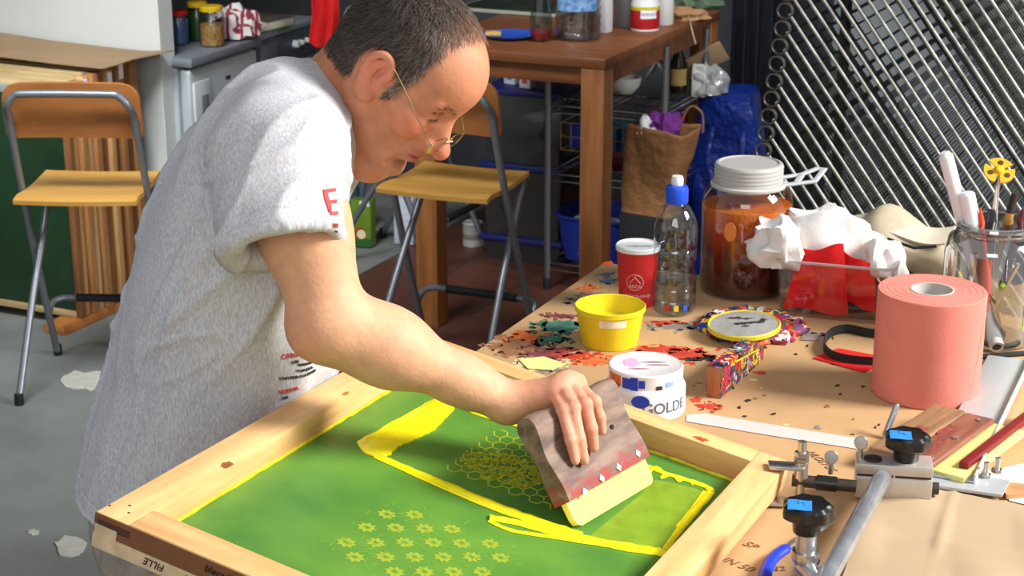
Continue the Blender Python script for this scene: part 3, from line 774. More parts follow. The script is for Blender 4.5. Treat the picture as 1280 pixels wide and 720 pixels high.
MB().lathe([(.070, .128), (.074, .13), (.074, .148), (.068, .152), (0, .152)], 32).build('lid', redp, t)
# brown paper bag leaning at the shelving
PBc = onz(820, 268, .34); kk = sc_at(PBc)
kraft_d = mat('bag_kraft', (146, 102, 62), .85, var=(6, .15), bump=(26, .9, .012))
pbm = thing('paper_bag', 'brown kraft paper carrier bag between the table leg and the blue bag', 'bag', (PBc.x, PBc.y+.03, .34), R(-34))
def pbf(u, v):
    a = u*2*PI; w, d = .100+.022*v, .060+.012*v
    ca, sa = math.cos(a), math.sin(a)
    x = w*math.copysign(abs(ca)**.35, ca); y = d*math.copysign(abs(sa)**.35, sa)
    q = np.array([[x*9, y*9, v*2.6]])
    cr = float(1-min(1, abs(wnoise_(q, 1.0, 77, 2)[0])*1.6))**2*.013+float(wnoise_(q, 1.6, 78, 2)[0])*.004
    k = 1-cr/.11*(1 if v > .02 else 0)
    return Vector((x*k+.035*(v-.5)+.01*v*math.sin(a), y*k, .31*v+.010*math.sin(u*12)*v))
mb = MB(); nu, nv = 60, 22
P = [[pbf(i/nu, j/(nv-1)) for j in range(nv)] for i in range(nu)]
for i in range(nu): mb.v += P[i]
for i in range(nu):
    for j in range(nv-1): mb.f.append([i*nv+j, ((i+1) % nu)*nv+j, ((i+1) % nu)*nv+j+1, i*nv+j+1])
mb.f.append([i*nv for i in range(nu)])
o = mb.build('bag', kraft_d, pbm, 40); sm = o.modifiers.new('s', 'SOLIDIFY'); sm.thickness = .0012
MB().tube(catmull([(.05, .07, .30), (.07, .08, .36), (.10, .08, .375), (.135, .075, .35), (.14, .07, .29)], 6), .004, 6, flat=(1, .5)).build('handle', kraft_d, pbm)
cr_ = MB().box((.22, .13, .33), (0, 0, .17), .006)
tag(cr_.build('dark_support', mat('shade_dark', (34, 34, 38), .7), None, loc=(PBc.x, PBc.y+.03, .003), rot=(0, 0, R(-34))), 'unseen dark support added in the shade under the brown paper bag', 'dark_support')  # made-up support for the bag, dark like the shade there
tag(crumple('cloth', Matrix.Identity(4), .05, .04, .05, 61, mat('purple_cloth', (104, 34, 120), .8), amp=.5), 'purple cloth poking out of the brown paper bag', 'cloth').location = (PBc.x+.025, PBc.y+.02, .615)
tag(crumple('tissue', Matrix.Identity(4), .032, .03, .04, 62, mat('white_tissue', (220, 220, 222), .8), amp=.4), 'white tissue poking out of the brown paper bag', 'tissue').location = (PBc.x-.035, PBc.y+.02, .625)
# big blue bag with rubbish on top
IB = onz(905, 345, 0); ibm = thing('shopping_bag', 'big shiny blue woven bag standing against the navy curtain', 'bag', (IB.x, IB.y+.03, .003), YAW+.2)
bluebag = mat('blue_bag', (12, 38, 116), .32, var=(5, .35), bump=(16, 1.0, .02))
mb = MB(); nu, nv = 56, 26
for i in range(nu):
    for j in range(nv):
        u, v = i/nu, j/(nv-1); a = u*2*PI; ca, sa = math.cos(a), math.sin(a)
        k_ = 1+.05*math.sin(u*25+v*7)+.04*math.sin(v*11+u*13); w = .155*(1-.45*max(0, v-.5)*1.4); d = .12*(1-.3*v)
        mb.v.append(Vector((w*math.copysign(abs(ca)**.6, ca)*k_, d*math.copysign(abs(sa)**.6, sa)*k_, .69*v*(1+.03*math.sin(u*9)))))
for i in range(nu):
    for j in range(nv-1): mb.f.append([i*nv+j, ((i+1) % nu)*nv+j, ((i+1) % nu)*nv+j+1, i*nv+j+1])
mb.f += [[i*nv for i in range(nu)], [i*nv+nv-1 for i in range(nu)][::-1]]
mb.build('bag', bluebag, ibm, 50)
MB().tube(catmull([(-.05, -.085, .58), (-.06, -.12, .45), (.0, -.13, .33), (.06, -.125, .45), (.06, -.085, .58)], 6), .011, 8, flat=(1, .25)).build('strap', bluebag, ibm)
p = Vector((IB.x, IB.y+.03, .69))
tag(crumple('plastic_bag', Matrix.Identity(4), .052, .045, .065, 71, clear('white_film', (200, 200, 204), .3, dens=.35), amp=.5), 'crumpled white plastic bag on top of the blue bag', 'plastic bag').location = (p.x-.075, p.y-.03, .693)
t = MB().box((.19, .008, .085), (0, 0, .045), .001)
tag(t.build('cardboard_flap', mat('cardboard', (172, 146, 112), .85), None, loc=(p.x-.085, p.y+.02, .77), rot=(R(25), R(-30), YAW+.3)), 'torn piece of brown cardboard leaning above the blue bag', 'cardboard')
t = thing('milk_carton', 'pale drink carton standing left of the white plastic bag', 'carton', (p.x-.115, p.y-.02, .685), YAW+.2)
MB().box((.05, .05, .09), (0, 0, .045), .002).build('box', mat('pale_carton', (196, 204, 190), .5), t)
gb = MB(); gb.v = [Vector(c) for c in ((-.025, -.025, .09), (.025, -.025, .09), (.025, .025, .09), (-.025, .025, .09), (-.025, 0, .118), (.025, 0, .118))]
gb.f = [[0, 1, 5, 4], [2, 3, 4, 5], [1, 2, 5], [3, 0, 4], [0, 3, 2, 1]]; gb.build('gable', mat('pale_carton', (196, 204, 190), .5), t, None)
t = thing('glass_bottle', 'dark glass bottle with a tan label standing at the back of the top wire shelf', 'bottle', onz(848, 118, .69)+Vector((0, .02, .004)))
MB().lathe([(.03, 0), (.033, .01), (.033, .11), (.013, .15), (.012, .19), (0, .19)], 28).build('bottle', mat('dark_bottle', (34, 36, 28), .15), t)
lb = MB(); lb.grid(lambda u, v: Vector((.0338*math.cos(R(-150+u*120)), .0338*math.sin(R(-150+u*120)), .03+v*.06)), 12, 3, .0005); lb.build('label', mat('tan_label', (186, 156, 96), .6), t)
# behind the stools: cartons, paint tin, watering can
def pack(px, py, w, h, d, m, lab, name, cat, rz=-.3):
    p = onz(px, py, .006); t = thing(name, lab, cat, p, rz); MB().box((w, d, h), (0, 0, h/2), .003).build('box', m, t); return t
t = pack(455, 306, .085, .19, .06, mat('lime_card', (100, 130, 36), .4, var=(12, .1)), 'lime green juice carton with an apple picture on the floor', 'juice_carton', 'carton')
for (dx, dz, r_, col) in ((.0, .045, .020, (120, 140, 30)),):
    MB().box((.084, .001, .035), (0, -.0306, .018), 0).build('green_band', mat('dark_leaf', (40, 92, 36), .5), t, None)
MB().lathe([(.024, 0), (.024, .0012), (0, .0014)], 24, Matrix.Translation((.0, -.031, .055)) @ Matrix.Rotation(PI/2, 4, 'X')).build('apple_skin', mat('apple_red', (150, 24, 26), .5), t, None)
MB().lathe([(.019, 0), (.019, .0012), (0, .0016)], 24, Matrix.Translation((.003, -.0318, .052)) @ Matrix.Rotation(PI/2, 4, 'X')).build('apple_flesh', mat('apple_pale', (226, 210, 170), .5), t, None)
MB().box((.04, .001, .02), (.018, -.0306, .178), 0).build('white_mark', paperw, t, None)
t = pack(508, 303, .082, .19, .06, mat('pale_blue_card', (190, 198, 208), .5), 'white and blue drink carton on the floor behind the stool', 'drink_carton', 'carton')
for z in (.08, .11, .135): MB().box((.06, .001, .014), (0, -.0306, z), 0).build('blue_stripe', mat('carton_blue', (60, 92, 150), .5), t, None)
t = thing('paint_tin', 'small white paint tin on the tiled floor behind the stool', 'paint tin', onz(591, 306, .006))
MB().lathe([(.038, 0), (.040, .002), (.039, .005), (.039, .088), (.041, .092), (.038, .096), (.034, .092), (0, .092)], 32).build('tin', mat('tin_label', (178, 178, 172), .4, .2), t)
MB().lathe([(.0395, .03), (.0398, .031), (.0398, .05), (.0395, .051)], 32).build('label_band', mat('tin_band', (120, 116, 110), .5), t)
t = thing('watering_can', 'blue-grey plastic watering can standing behind the chest of the man', 'watering can', onz(438, 300, .006)+Vector((-.05, .12, 0)))
wcm = mat('blue_grey_plastic', (72, 92, 110), .5)
MB().lathe([(.085, 0), (.09, .01), (.08, .18), (.06, .22), (.05, .22), (.07, .17), (.08, .012), (0, .012)], 32).build('body', wcm, t)
MB().tube(catmull([(.0, -.0, .22), (.0, .0, .30), (.06, 0, .33), (.10, 0, .26), (.085, 0, .12)], 6), .012, 10).build('handle', wcm, t)
# ------------------------------------------------------------------ drying rack
rodm = mat('rod_steel', (156, 154, 144), .4, .3, var=(16, .55), detail=8); wirem = mat('wire_steel', (52, 52, 50), .5, .3)
ring0 = ony(983, 40, 4.35)
BETA = R(52.9); RD = E2*math.cos(BETA)-Vector((0, 0, math.sin(BETA)))
RK = Vector((.0048, 0, .0440))
RL, RDp = 1.02, .55
dr_ = thing('drying_rack', 'metal print drying rack with dozens of slanting wire shelves behind the workbench', 'drying rack', M=basis(ring0, RD, E1, RD.cross(E1)))
LM = Matrix(dr_.matrix_world).inverted()
fm = MB()
fm.tube([(0, 0, 0), (RL, 0, 0)], .0042, 8)
fr_o = fm.build('shelf', rodm, dr_, 60)
wm_ = MB()
for i in range(1, 6): wm_.tube([(0, RDp*i/5, 0), (RL, RDp*i/5, 0)], .0018, 5)
for i in range(0, 31): wm_.tube([(RL*i/30+.004, 0, -.004), (RL*i/30+.004, RDp, -.004)], .0015, 4)
wo = wm_.build('wire_grid', wirem, fr_o, 60)
ri = MB()
loopc = []
for q in range(64):
    a = 2*PI*q/16; loopc.append(Vector((-.012+.019*math.cos(a), -.016+.010*q/63, .019*math.sin(a))))
ri.tube(loopc, .0028, 6); spo = ri.build('spring', mat('spring_steel', (112, 108, 98), .4, .7), fr_o, 60)
kv = LM.to_3x3() @ RK
ks = list(range(-9, 24))
for k in ks:
    if k == ks[0]: o = fr_o; o.location = kv*k; continue
    c = fr_o.copy(); COL.objects.link(c); c.parent = dr_; c.location = kv*k
    for ch in (wo, spo):
        d = ch.copy(); COL.objects.link(d); d.parent = c
# uprights and base that carry the shelves
Li = lambda p: LM @ Vector(p)
far = ring0+E1*RDp
def foot(p): return Vector((p.x, p.y, .03))
ends = [ring0+E1*(RDp+.03), ring0+RD*RL*.98+E1*(RDp+.03)]
for p in ends:
    MB().tube([Li(foot(p)), Li(Vector((p.x, p.y, 2.3)))], .016, 10).build('upright', wirem, dr_)
# ------------------------------------------------------------------ silk screen in use
def rotv(yaw, tilt, roll):
    h = Vector((math.cos(yaw), math.sin(yaw), 0)); w0 = Vector((-math.sin(yaw), math.cos(yaw), 0))
    u = h*math.cos(tilt)+Vector((0, 0, math.sin(tilt))); w = w0*math.cos(roll)+Vector((0, 0, math.sin(roll)))
    w = (w-u*w.dot(u)).normalized()
    return u, w, u.cross(w)
FU, FW, FN = rotv(2.693, .177, .023)
FR = Vector((.381, 2.224, 1.0)); FA, FB = .591, .748
FT = .043; RW = .045                                # rail depth and width
def fpt(i, j, k): return FR+FU*i+FW*j+FN*k
def fpx(px, py, k=-.036):
    p = onplane(px, py, FR+FN*k, FN)-FR
    return p.dot(FU), p.dot(FW)
FM = basis(FR, FU, FW, FN)
pine = wood('pine_rail', (236, 194, 134), (210, 156, 98), 'y', s=22)
pine_x = wood('pine_rail_cross', (234, 190, 130), (206, 152, 94), 'x', s=22)
scr = thing('silk_screen', 'large pine silk screen with green mesh that the man is printing through', 'silk screen', M=FM)
rail = MB().box((RW, FB, FT), (FA-RW/2, FB/2, -FT/2), .002).build('rail', pine, scr)
rail2 = MB().box((RW, FB, FT), (RW/2, FB/2, -FT/2), .002).build('rail', pine, scr)
MB().box((FA-2*RW, RW*.9, FT), (FA/2, RW*.45, -FT/2), .002).build('rail', pine_x, scr)
near = MB().box((FA-2*RW, RW, FT), (FA/2, FB-RW/2, -FT/2+.001), .002).build('rail', pine_x, scr)
# ------------------------------------------------------------------ workbench
BZ = .95
C0 = onz(755, 328, BZ)
benchm = mat('bench_ply', (190, 150, 100), .6, var=(9, .08), bump=(60, .1))
bt = thing('workbench', 'long paint-spattered workbench with a tan top', 'workbench', (C0.x, C0.y, 0), YAW)
BW, BD = 1.75, 2.35
MB().box((BW, BD, .035), (BW/2, -BD/2, BZ-.0175-.001), .003).build('worktop', benchm, bt)
for (a, b) in ((.06, -.06), (BW-.06, -.06), (.06, -BD+.06), (BW-.06, -BD+.06)):
    MB().box((.07, .07, BZ-.04), (a, b, (BZ-.04)/2), .003).build('leg', wood('bench_leg', (150, 110, 70), (116, 80, 48), 'z'), bt)
for b in (-.06, -BD+.06): MB().box((BW-.19, .03, .08), (BW/2, b, BZ-.08), .002).build('apron', benchm, bt)
# kraft paper cover with worn, paint-stained spots
def loc_b(px, py, z=BZ): p = onz(px, py, z); d = p-Vector((C0.x, C0.y, 0)); return Vector((d.dot(E2), d.dot(E1), 0))
kraftm = mat('kraft_cover', (190, 152, 108), .62, var=(7, .08), bump=(14, .25, .003))
MB().box((BW-.004, BD-.004, .001), (BW/2, -BD/2, BZ-.0005), 0).build('paper_cover', kraftm, bt, None)
stc = {'red': mat('stain_red', (192, 62, 40), .6, var=(40, .25)), 'orange': mat('stain_orange', (214, 106, 56), .6, var=(50, .2)), 'green': mat('stain_green', (66, 112, 96), .6, var=(40, .3)), 'blue': mat('stain_blue', (92, 112, 140), .6, var=(40, .3)),
 'maroon': mat('stain_maroon', (122, 62, 66), .6, var=(40, .25)), 'black': mat('stain_black', (46, 42, 40), .6), 'cream': mat('stain_cream', (226, 214, 160), .6), 'brown': mat('stain_brown', (150, 104, 70), .65, var=(30, .2)), 'grey': mat('stain_grey', (140, 128, 118), .65, var=(30, .2))}
lev = [0]
def stain(col, px, py, rx, ry, seed, jag=.35, n=26):
    g = random.Random(seed); mb = MB(); big_ = rx > 9
    def patch(cx, cy, ax, ay, nn, jg):
        ph = [g.uniform(0, 6.28) for _ in range(6)]; pts = []
        for q in range(nn):
            a = 2*PI*q/nn; k = 1+jg*(.5*math.sin(2*a+ph[0])+.4*math.sin(3*a+ph[1])+.35*math.sin(5*a+ph[2])+.3*math.sin(9*a+ph[3])+.2*math.sin(14*a+ph[4])+.35*g.uniform(-1, 1))
            p = loc_b(cx+ax*math.cos(a)*k, cy+ay*math.sin(a)*k); pts.append((p.x, p.y))
        mb.prism(pts, .0004+.00002*lev[0], z0=BZ-.0002)
    lev[0] += 1
    if big_:
        patch(px, py, rx*.72, ry*.72, 64, jag*1.1)
        for _ in range(int(rx*.8)):
            a, r_ = g.uniform(0, 6.28), g.uniform(.55, 1.25)
            patch(px+rx*r_*math.cos(a), py+ry*r_*math.sin(a), g.uniform(1, rx*.16+1), g.uniform(.5, ry*.2+.6), 10, .5)
    else: patch(px, py, rx, ry, n, jag)
    return mb.build('paint_stain', stc[col], bt, None)
for a in (('brown', 650, 432, 40, 12, 1), ('orange', 660, 420, 30, 8, 2), ('green', 700, 408, 34, 12, 3), ('green', 690, 424, 22, 8, 4), ('maroon', 690, 442, 44, 9, 5), ('red', 725, 447, 36, 8, 6), ('orange', 748, 452, 30, 6, 7), ('red', 860, 445, 40, 10, 8), ('red', 820, 437, 34, 6, 9),
 ('orange', 735, 360, 14, 4, 10), ('blue', 760, 352, 12, 4, 11), ('blue', 757, 343, 10, 3, 12), ('grey', 740, 375, 30, 7, 13), ('maroon', 700, 395, 20, 4, 14), ('grey', 845, 408, 34, 6, 15), ('red', 830, 403, 22, 3, 16), ('black', 872, 449, 26, 2, 17), ('red', 884, 508, 16, 5, 18), ('red', 870, 500, 8, 3, 19),
 ('red', 950, 466, 8, 2, 20), ('cream', 676, 455, 32, 7, 21), ('grey', 690, 462, 18, 4, 22), ('brown', 640, 440, 22, 6, 23), ('orange', 760, 330, 8, 2.5, 24), ('blue', 1020, 419, 18, 3, 25)): stain(*a)
g = random.Random(3)
for q in range(60):
    px, py = g.uniform(800, 1110), g.uniform(400, 545); stain(g.choice(['black', 'black', 'brown', 'grey', 'black', 'cream']), px, py, g.uniform(1, 4.5), g.uniform(.6, 1.6), 100+q, .5, 10)

def B(px, py, z=BZ+.0006): return onz(px, py, z)
# ---- yellow ink bucket
p = B(762, 428); k = sc_at(p)
R1, R0, H = 44*k, 35.5*k, .069
buck = thing('ink_bucket', 'small open plastic bucket of yellow ink on the workbench', 'bucket', p)
ybm = mat('yellow_bucket', (226, 204, 34), .4, var=(14, .08))
MB().lathe([(R0*.97, 0), (R0, .004), (R1*.955, H*.86), (R1, H*.87), (R1*1.005, H*.985), (R1*.985, H), (R1*.955, H*.985), (R1*.93, H*.87), (R1*.88, H*.5), (0, H*.48)], 48).build('bucket', ybm, buck)
MB().lathe([(R1*.885, H*.55), (R1*.86, H*.56), (R1*.5, H*.545), (0, H*.55)], 40).build('ink', ink_y := mat('bucket_ink', (232, 216, 40), .3, bump=(30, .6, .004)), buck)
wl = MB(); wl.grid(lambda u, v: Vector(((R0+(R1*.955-R0)*(.72+.2*v)+.0006)*math.cos(R(-112+u*48)), (R0+(R1*.955-R0)*(.72+.2*v)+.0006)*math.sin(R(-112+u*48)), H*(.63+.2*v))), 14, 3, .0005); wl.build('label', mat('soiled_label', (236, 226, 190), .5, var=(50, .15)), buck)
# ---- red paper cup
p = B(796, 379); k = sc_at(p); r1, r0, H = 27*k, 22*k, .115
cup = thing('paper_cup', 'red paper cup with a white lid, left of the water bottle', 'cup', p)
MB().lathe([(r0, 0), (r0*1.01, .002), (r1*.97, H*.93), (r1*.9, H*.93), (0, H*.92)], 44).build('cup', mat('red_cup', (190, 34, 34), .45), cup)
MB().lathe([(r1*.96, H*.90), (r1*1.02, H*.905), (r1*1.03, H*.965), (r1*.98, H*.985), (r1*.93, H*.965), (0, H*.965)], 44).build('lid', mat('cup_lid', (228, 228, 226), .4), cup)
oval = [Vector(((r0+(r1-r0)*(.48+.13*math.sin(a))+.0008)*math.cos(R(-101)+.42*math.cos(a)), (r0+(r1-r0)*(.48+.13*math.sin(a))+.0008)*math.sin(R(-101)+.42*math.cos(a)), H*(.44+.13*math.sin(a)))) for a in np.linspace(0, 2*PI, 33)[:-1]]
prt = mat('cup_print', (222, 172, 168), .5)
MB().tube(oval, .0006, 5, closed=True).build('logo_ring', prt, cup)
arch = [Vector(((r0+(r1-r0)*.45+.0008)*math.cos(R(-101)+x), (r0+(r1-r0)*.45+.0008)*math.sin(R(-101)+x), H*(.40+z))) for x, z in ((-.28, .02), (-.2, .05), (-.1, .09), (-.04, .10), (-.02, .14), (.02, .14), (.04, .10), (.1, .09), (.2, .05), (.28, .02))]
MB().tube(arch, .0007, 5).build('logo_dome', prt, cup)
def cupt(txt, size, z, a): cyl_text(txt, size, r0+(r1-r0)*z/H/.93+.0003, ang0=R(a), z0=z, taper=(r1-r0)/H).build('lettering', prt, cup, None)
cupt('ARCA', .009, H*.37, -101); cupt('SERIGRAPHIE', .0085, H*.20, -92)
sc_ = MB(); g = random.Random(9)
pts = [Vector((x, -.2*r1+.003*math.sin(x*900)+g.uniform(-.002, .002), H*.966)) for x in np.linspace(-.5*r1, .6*r1, 26)]
sc_.tube(pts, .0007, 5).build('scribble', mat('pen_black', (40, 40, 50), .5), cup)
# ---- sports water bottle
p = B(842, 389); k = sc_at(p); r = 27*k; H = .252
wbt = thing('water_bottle', 'clear plastic sports water bottle with a blue cap, in front of the big jar', 'bottle', p)
clp = clear('pet_plastic', (236, 240, 242), .3, .02, bump=(30, .5))
pf = [(r*.80, 0), (r*.97, .006), (r, .015), (r, .024), (r*.965, .028), (r, .032), (r, .046), (r*.965, .050), (r, .054), (r, .068), (r*.93, .080), (r*.90, .088), (r*.93, .096), (r, .104), (r, .118), (r*.965, .122), (r, .126), (r, .150), (r*.97, .165), (r*.82, .182), (r*.6, .196), (r*.44, .203), (r*.43, .212)]
pf = [(a.x, a.y) for a in catmull([(x, y, 0) for x, y in pf], 3)]
MB().lathe(pf, 44).build('bottle', clp, wbt)
MB().lathe([(r*.9, .004), (r*.955, .02), (r*.955, .058), (0, .059)], 36).build('water', clear('water', (240, 244, 246), .3), wbt)
MB().lathe([(r*.50, .204), (r*.52, .206), (r*.52, .228), (r*.47, .234), (r*.30, .236), (0, .236)], 32).build('cap', mat('sport_blue', (28, 80, 214), .35), wbt)
MB().lathe([(r*.26, .235), (r*.28, .238), (r*.28, .247), (r*.24, H), (0, H)], 24).build('spout', mat('white_plastic', (226, 226, 224), .35), wbt)
for a_, c_ in ((-95, (240, 206, 40)), (-70, (60, 90, 200)), (-120, (200, 60, 60))):
    lb = MB(); lb.grid(lambda u, v: Vector(((r*1.005+.0004)*math.cos(R(a_+u*12)), (r*1.005+.0004)*math.sin(R(a_+u*12)), .012+.011*v)), 5, 3, .0004); lb.build('paint_spot', mat('spot_%d' % -a_, c_, .5), wbt)
# ---- big jar of amber liquid
p = B(930, 361); k = sc_at(p); r = 56*k; H = 135*k/.955
jarb = thing('big_jar', 'large clear plastic jar of orange-brown liquid with a white screw lid', 'jar', p)
MB().lathe([(r*.90, 0), (r*.985, .005), (r, .014), (r, H*.80), (r*.97, H*.86), (r*.80, H*.965), (r*.74, H*.985), (r*.73, H*1.0)], 64).build('jar', clear('jar_plastic', (240, 238, 232), .25), jarb)
def liquid():
    m = mat('amber_liquid', (170, 80, 20), .12, spec=.5)
    nt = m.node_tree; N = nt.nodes; L = nt.links; b = N['Principled BSDF']
    t = N.new('ShaderNodeTexCoord'); sx = N.new('ShaderNodeSeparateXYZ'); L.new(t.outputs['Object'], sx.inputs[0])
    mr = N.new('ShaderNodeMapRange'); mr.inputs[1].default_value = .0; mr.inputs[2].default_value = H*.80; L.new(sx.outputs['Z'], mr.inputs[0])
    cr = N.new('ShaderNodeValToRGB'); e = cr.color_ramp.elements
    e[0].position = 0; e[0].color = (*lin((58, 18, 10)), 1); e[1].position = 1; e[1].color = (*lin((224, 124, 36)), 1)  # ramp paints light passing through the liquid, darker towards the bottom
    for pos, c in ((.45, (104, 32, 10)), (.72, (184, 72, 12)), (.88, (216, 102, 20))):
        x = e.new(pos); x.color = (*lin(c), 1)
    L.new(mr.outputs[0], cr.inputs['Fac']); L.new(cr.outputs['Color'], b.inputs['Base Color']); b.inputs['Subsurface Weight'].default_value = .3; b.inputs['Subsurface Radius'].default_value = (.03, .012, .004)
    return m
MB().lathe([(r*.90, .004), (r*.965, .012), (r*.975, H*.775), (r*.96, H*.78), (0, H*.78)], 56).build('liquid', liquid(), jarb)
lw = mat('jar_lid_white', (176, 174, 170), .45)
lp_ = [(r*.76, H*.955)]
for q in range(5): lp_ += [(r*.745, H*(.965+.034*q)), (r*.755, H*(.975+.034*q)), (r*.755, H*(.987+.034*q)), (r*.745, H*(.995+.034*q))]
lp_ += [(r*.72, H*1.145), (r*.66, H*1.15), (r*.63, H*1.14), (0, H*1.14)]
MB().lathe(lp_, 56).build('lid', lw, jarb)
MB().lathe([(r*.70, H*.935), (r*.82, H*.94), (r*.83, H*.965), (r*.78, H*.98), (r*.70, H*.97)], 48, closed=True).build('collar', mat('collar_white', (190, 188, 184), .45), jarb)
hz_ = H*.985
hm = MB(); lo_ = [(r*.70, r*.25, hz_), (r*1.20, r*.34, hz_+.004), (r*1.58, r*.52, hz_+.012), (r*1.72, r*.44, hz_+.012), (r*1.42, -r*.18, hz_+.002), (r*.75, -r*.22, hz_-.004)]
hm.tube(lo_, .0065, 8, closed=False, flat=(.55, 1)); hm.build('handle', mat('handle_white', (186, 190, 192), .4), jarb)
hm = MB(); hm.bar((r*1.22, r*.32, hz_+.004), (r*1.02, -r*.2, hz_), .010, .006); hm.build('handle', mat('handle_white', (186, 190, 192), .4), jarb)
lb = MB(); lb.lathe([(.012, 0), (.012, .0015), (0, .002)], 24, Matrix.Translation((r*1.0*math.cos(R(-118)), r*1.0*math.sin(R(-118)), H*.62)) @ Matrix.Rotation(R(-28), 4, 'Z') @ Matrix.Rotation(PI/2, 4, 'X') @ Matrix.Scale(1.5, 4, (0, 1, 0))); lb.build('oval_stamp', mat('amber_mark', (226, 130, 60), .3), jarb)
# ---- clear box with red felt and white rags
q0 = B(968, 394); q1 = B(1112, 408)
bx_d = (q1-q0); bw = bx_d.length; ba_ = math.atan2(bx_d.y, bx_d.x); bdp, bh = .155, .105
box_ = thing('plastic_box', 'clear plastic box holding red felt pieces and white rags', 'box', q0, ba_)
pm = MB(); co = [(0, 0), (bw, 0), (bw, bdp), (0, bdp)]; cx, cy = bw/2, bdp/2
def ring(s_, z, rr=.018):
    out = []
    for (x, y, a0) in ((0, 0, 180), (bw, 0, 270), (bw, bdp, 0), (0, bdp, 90)):
        sx_, sy_ = (1 if x == 0 else -1), (1 if y == 0 else -1)
        for t in range(6): a = R(a0+t*18); out.append(Vector((cx+(x+sx_*rr+rr*math.cos(a)-cx)*s_, cy+(y+sy_*rr+rr*math.sin(a)-cy)*s_, z)))
    return out
rs_ = [ring(.94, 0), ring(.95, .004), ring(1.0, bh*.93), ring(1.035, bh*.94), ring(1.04, bh), ring(1.02, bh), ring(.985, bh*.92), ring(.93, .006)]
n = 24
for r_ in rs_: pm.v += r_
for a in range(len(rs_)-1): pm.f += [[a*n+i, a*n+(i+1) % n, (a+1)*n+(i+1) % n, (a+1)*n+i] for i in range(n)]
pm.f += [list(range(n)), [7*n+i for i in range(n)]]
pm.build('tray', clear('box_plastic', (250, 246, 246), .12), box_, 40)
MB().tube(ring(1.035, bh*.985), .0028, 6, closed=True).build('rim', clear('rim_plastic', (236, 230, 230), .5, dens=.35), box_)
BM_ = Matrix.Translation(q0) @ Matrix.Rotation(ba_, 4, 'Z')
felt = mat('red_felt', (214, 18, 20), .85, var=(60, .08), bump=(300, .3, .001))
def sheet(name, pts, th, m, label, cat, group=None, wob=.004):
    P4 = [BM_ @ Vector(p) for p in pts]
    mb = MB(); mb.grid(lambda u, v: (P4[0]*(1-u)+P4[1]*u)*(1-v)+(P4[3]*(1-u)+P4[2]*u)*v+Vector((0, wob*math.sin(u*5+v*2), wob*math.sin(u*6+v*3))), 14, 14, th)
    return tag(mb.build(name, m, None, 50), label, cat, group)
sheet('felt_piece', [(.012, .014, .008), (.128, .020, .010), (.112, .034, .132), (.040, .034, .118)], .003, felt, 'large red felt square leaning inside the clear plastic box', 'felt', 'red felt pieces in the box')
sheet('felt_piece', [(.100, .030, .030), (.176, .034, .016), (.166, .046, .092), (.104, .046, .122)], .003, felt, 'smaller red felt piece behind the large one in the clear plastic box', 'felt', 'red felt pieces in the box')
ragw = mat('white_rag', (226, 222, 218), .9, var=(14, .06), bump=(60, .35, .004))
def put(o, label, cat, M, group=None):
    o.matrix_world = M; return tag(o, label, cat, group)
put(crumple('rag', Matrix.Identity(4), .078, .046, .056, 81, ragw, amp=.42, fr=6, flat=.5), 'largest white rag heaped above the red felt in the plastic box', 'rag', BM_ @ Matrix.Translation((.072, .112, .074)) @ Matrix.Rotation(R(-10), 4, 'Y'), 'white rags in the plastic box')
put(crumple('rag', Matrix.Identity(4), .042, .04, .05, 83, ragw, amp=.5, fr=7, flat=.5), 'white rag hanging over the left rim of the plastic box beside the jar', 'rag', BM_ @ Matrix.Translation((.000, .040, .082)), 'white rags in the plastic box')
put(crumple('rag', Matrix.Identity(4), .038, .034, .045, 85, ragw, amp=.45, fr=7), 'small white rag at the right end of the plastic box by the pink roll', 'rag', BM_ @ Matrix.Translation((.172, .095, .070)), 'white rags in the plastic box')
put(crumple('rag', Matrix.Identity(4), .055, .034, .035, 87, mat('dark_rag', (46, 44, 48), .9), amp=.4, fr=6), 'dark grey cloth at the bottom of the plastic box', 'rag', BM_ @ Matrix.Translation((.120, .085, .006)))
# ---- canvas tool roll behind
canv = mat('canvas', (176, 164, 140), .9, var=(20, .12), bump=(200, .3, .001))
pc = B(1124, 352); th_ = thing('canvas_pouch', 'beige canvas pouch lying behind the pink paper roll', 'pouch', pc, YAW+.1)
mb = MB()
def pouch(u, v):
    a = u*2*PI; w = .105*(1-.12*v); x = (v-.5)*.20; rr = .045*(1+.22*math.sin(v*7)+.1*math.sin(3*a+v*8))*(.75+.5*math.sin(v*PI))
    return Vector((x, rr*1.25*math.cos(a), .058+rr*math.sin(a)*1.1+.02*math.sin(v*4)))
nu, nv = 30, 26
for i in range(nu):
    for j in range(nv): mb.v.append(pouch(i/nu, j/(nv-1)))
for i in range(nu):
    for j in range(nv-1): mb.f.append([i*nv+j, ((i+1) % nu)*nv+j, ((i+1) % nu)*nv+j+1, i*nv+j+1])
mb.f += [[i*nv for i in range(nu)], [i*nv+nv-1 for i in range(nu)][::-1]]
mb.build('pouch', canv, th_, 60)
MB().grid(lambda u, v: Vector(((u-.5)*.19, -.055+.10*v, .105+.016*math.sin(v*3.1)+.010*math.sin(u*6))), 20, 12, .004).build('flap', mat('canvas_light', (206, 194, 172), .9, var=(20, .1)), th_, 60)
MB().tube([(-.02, -.062, .10), (.03, -.066, .088), (.07, -.062, .094)], .003, 6).build('strap', mat('black_web', (30, 30, 32), .7), th_)
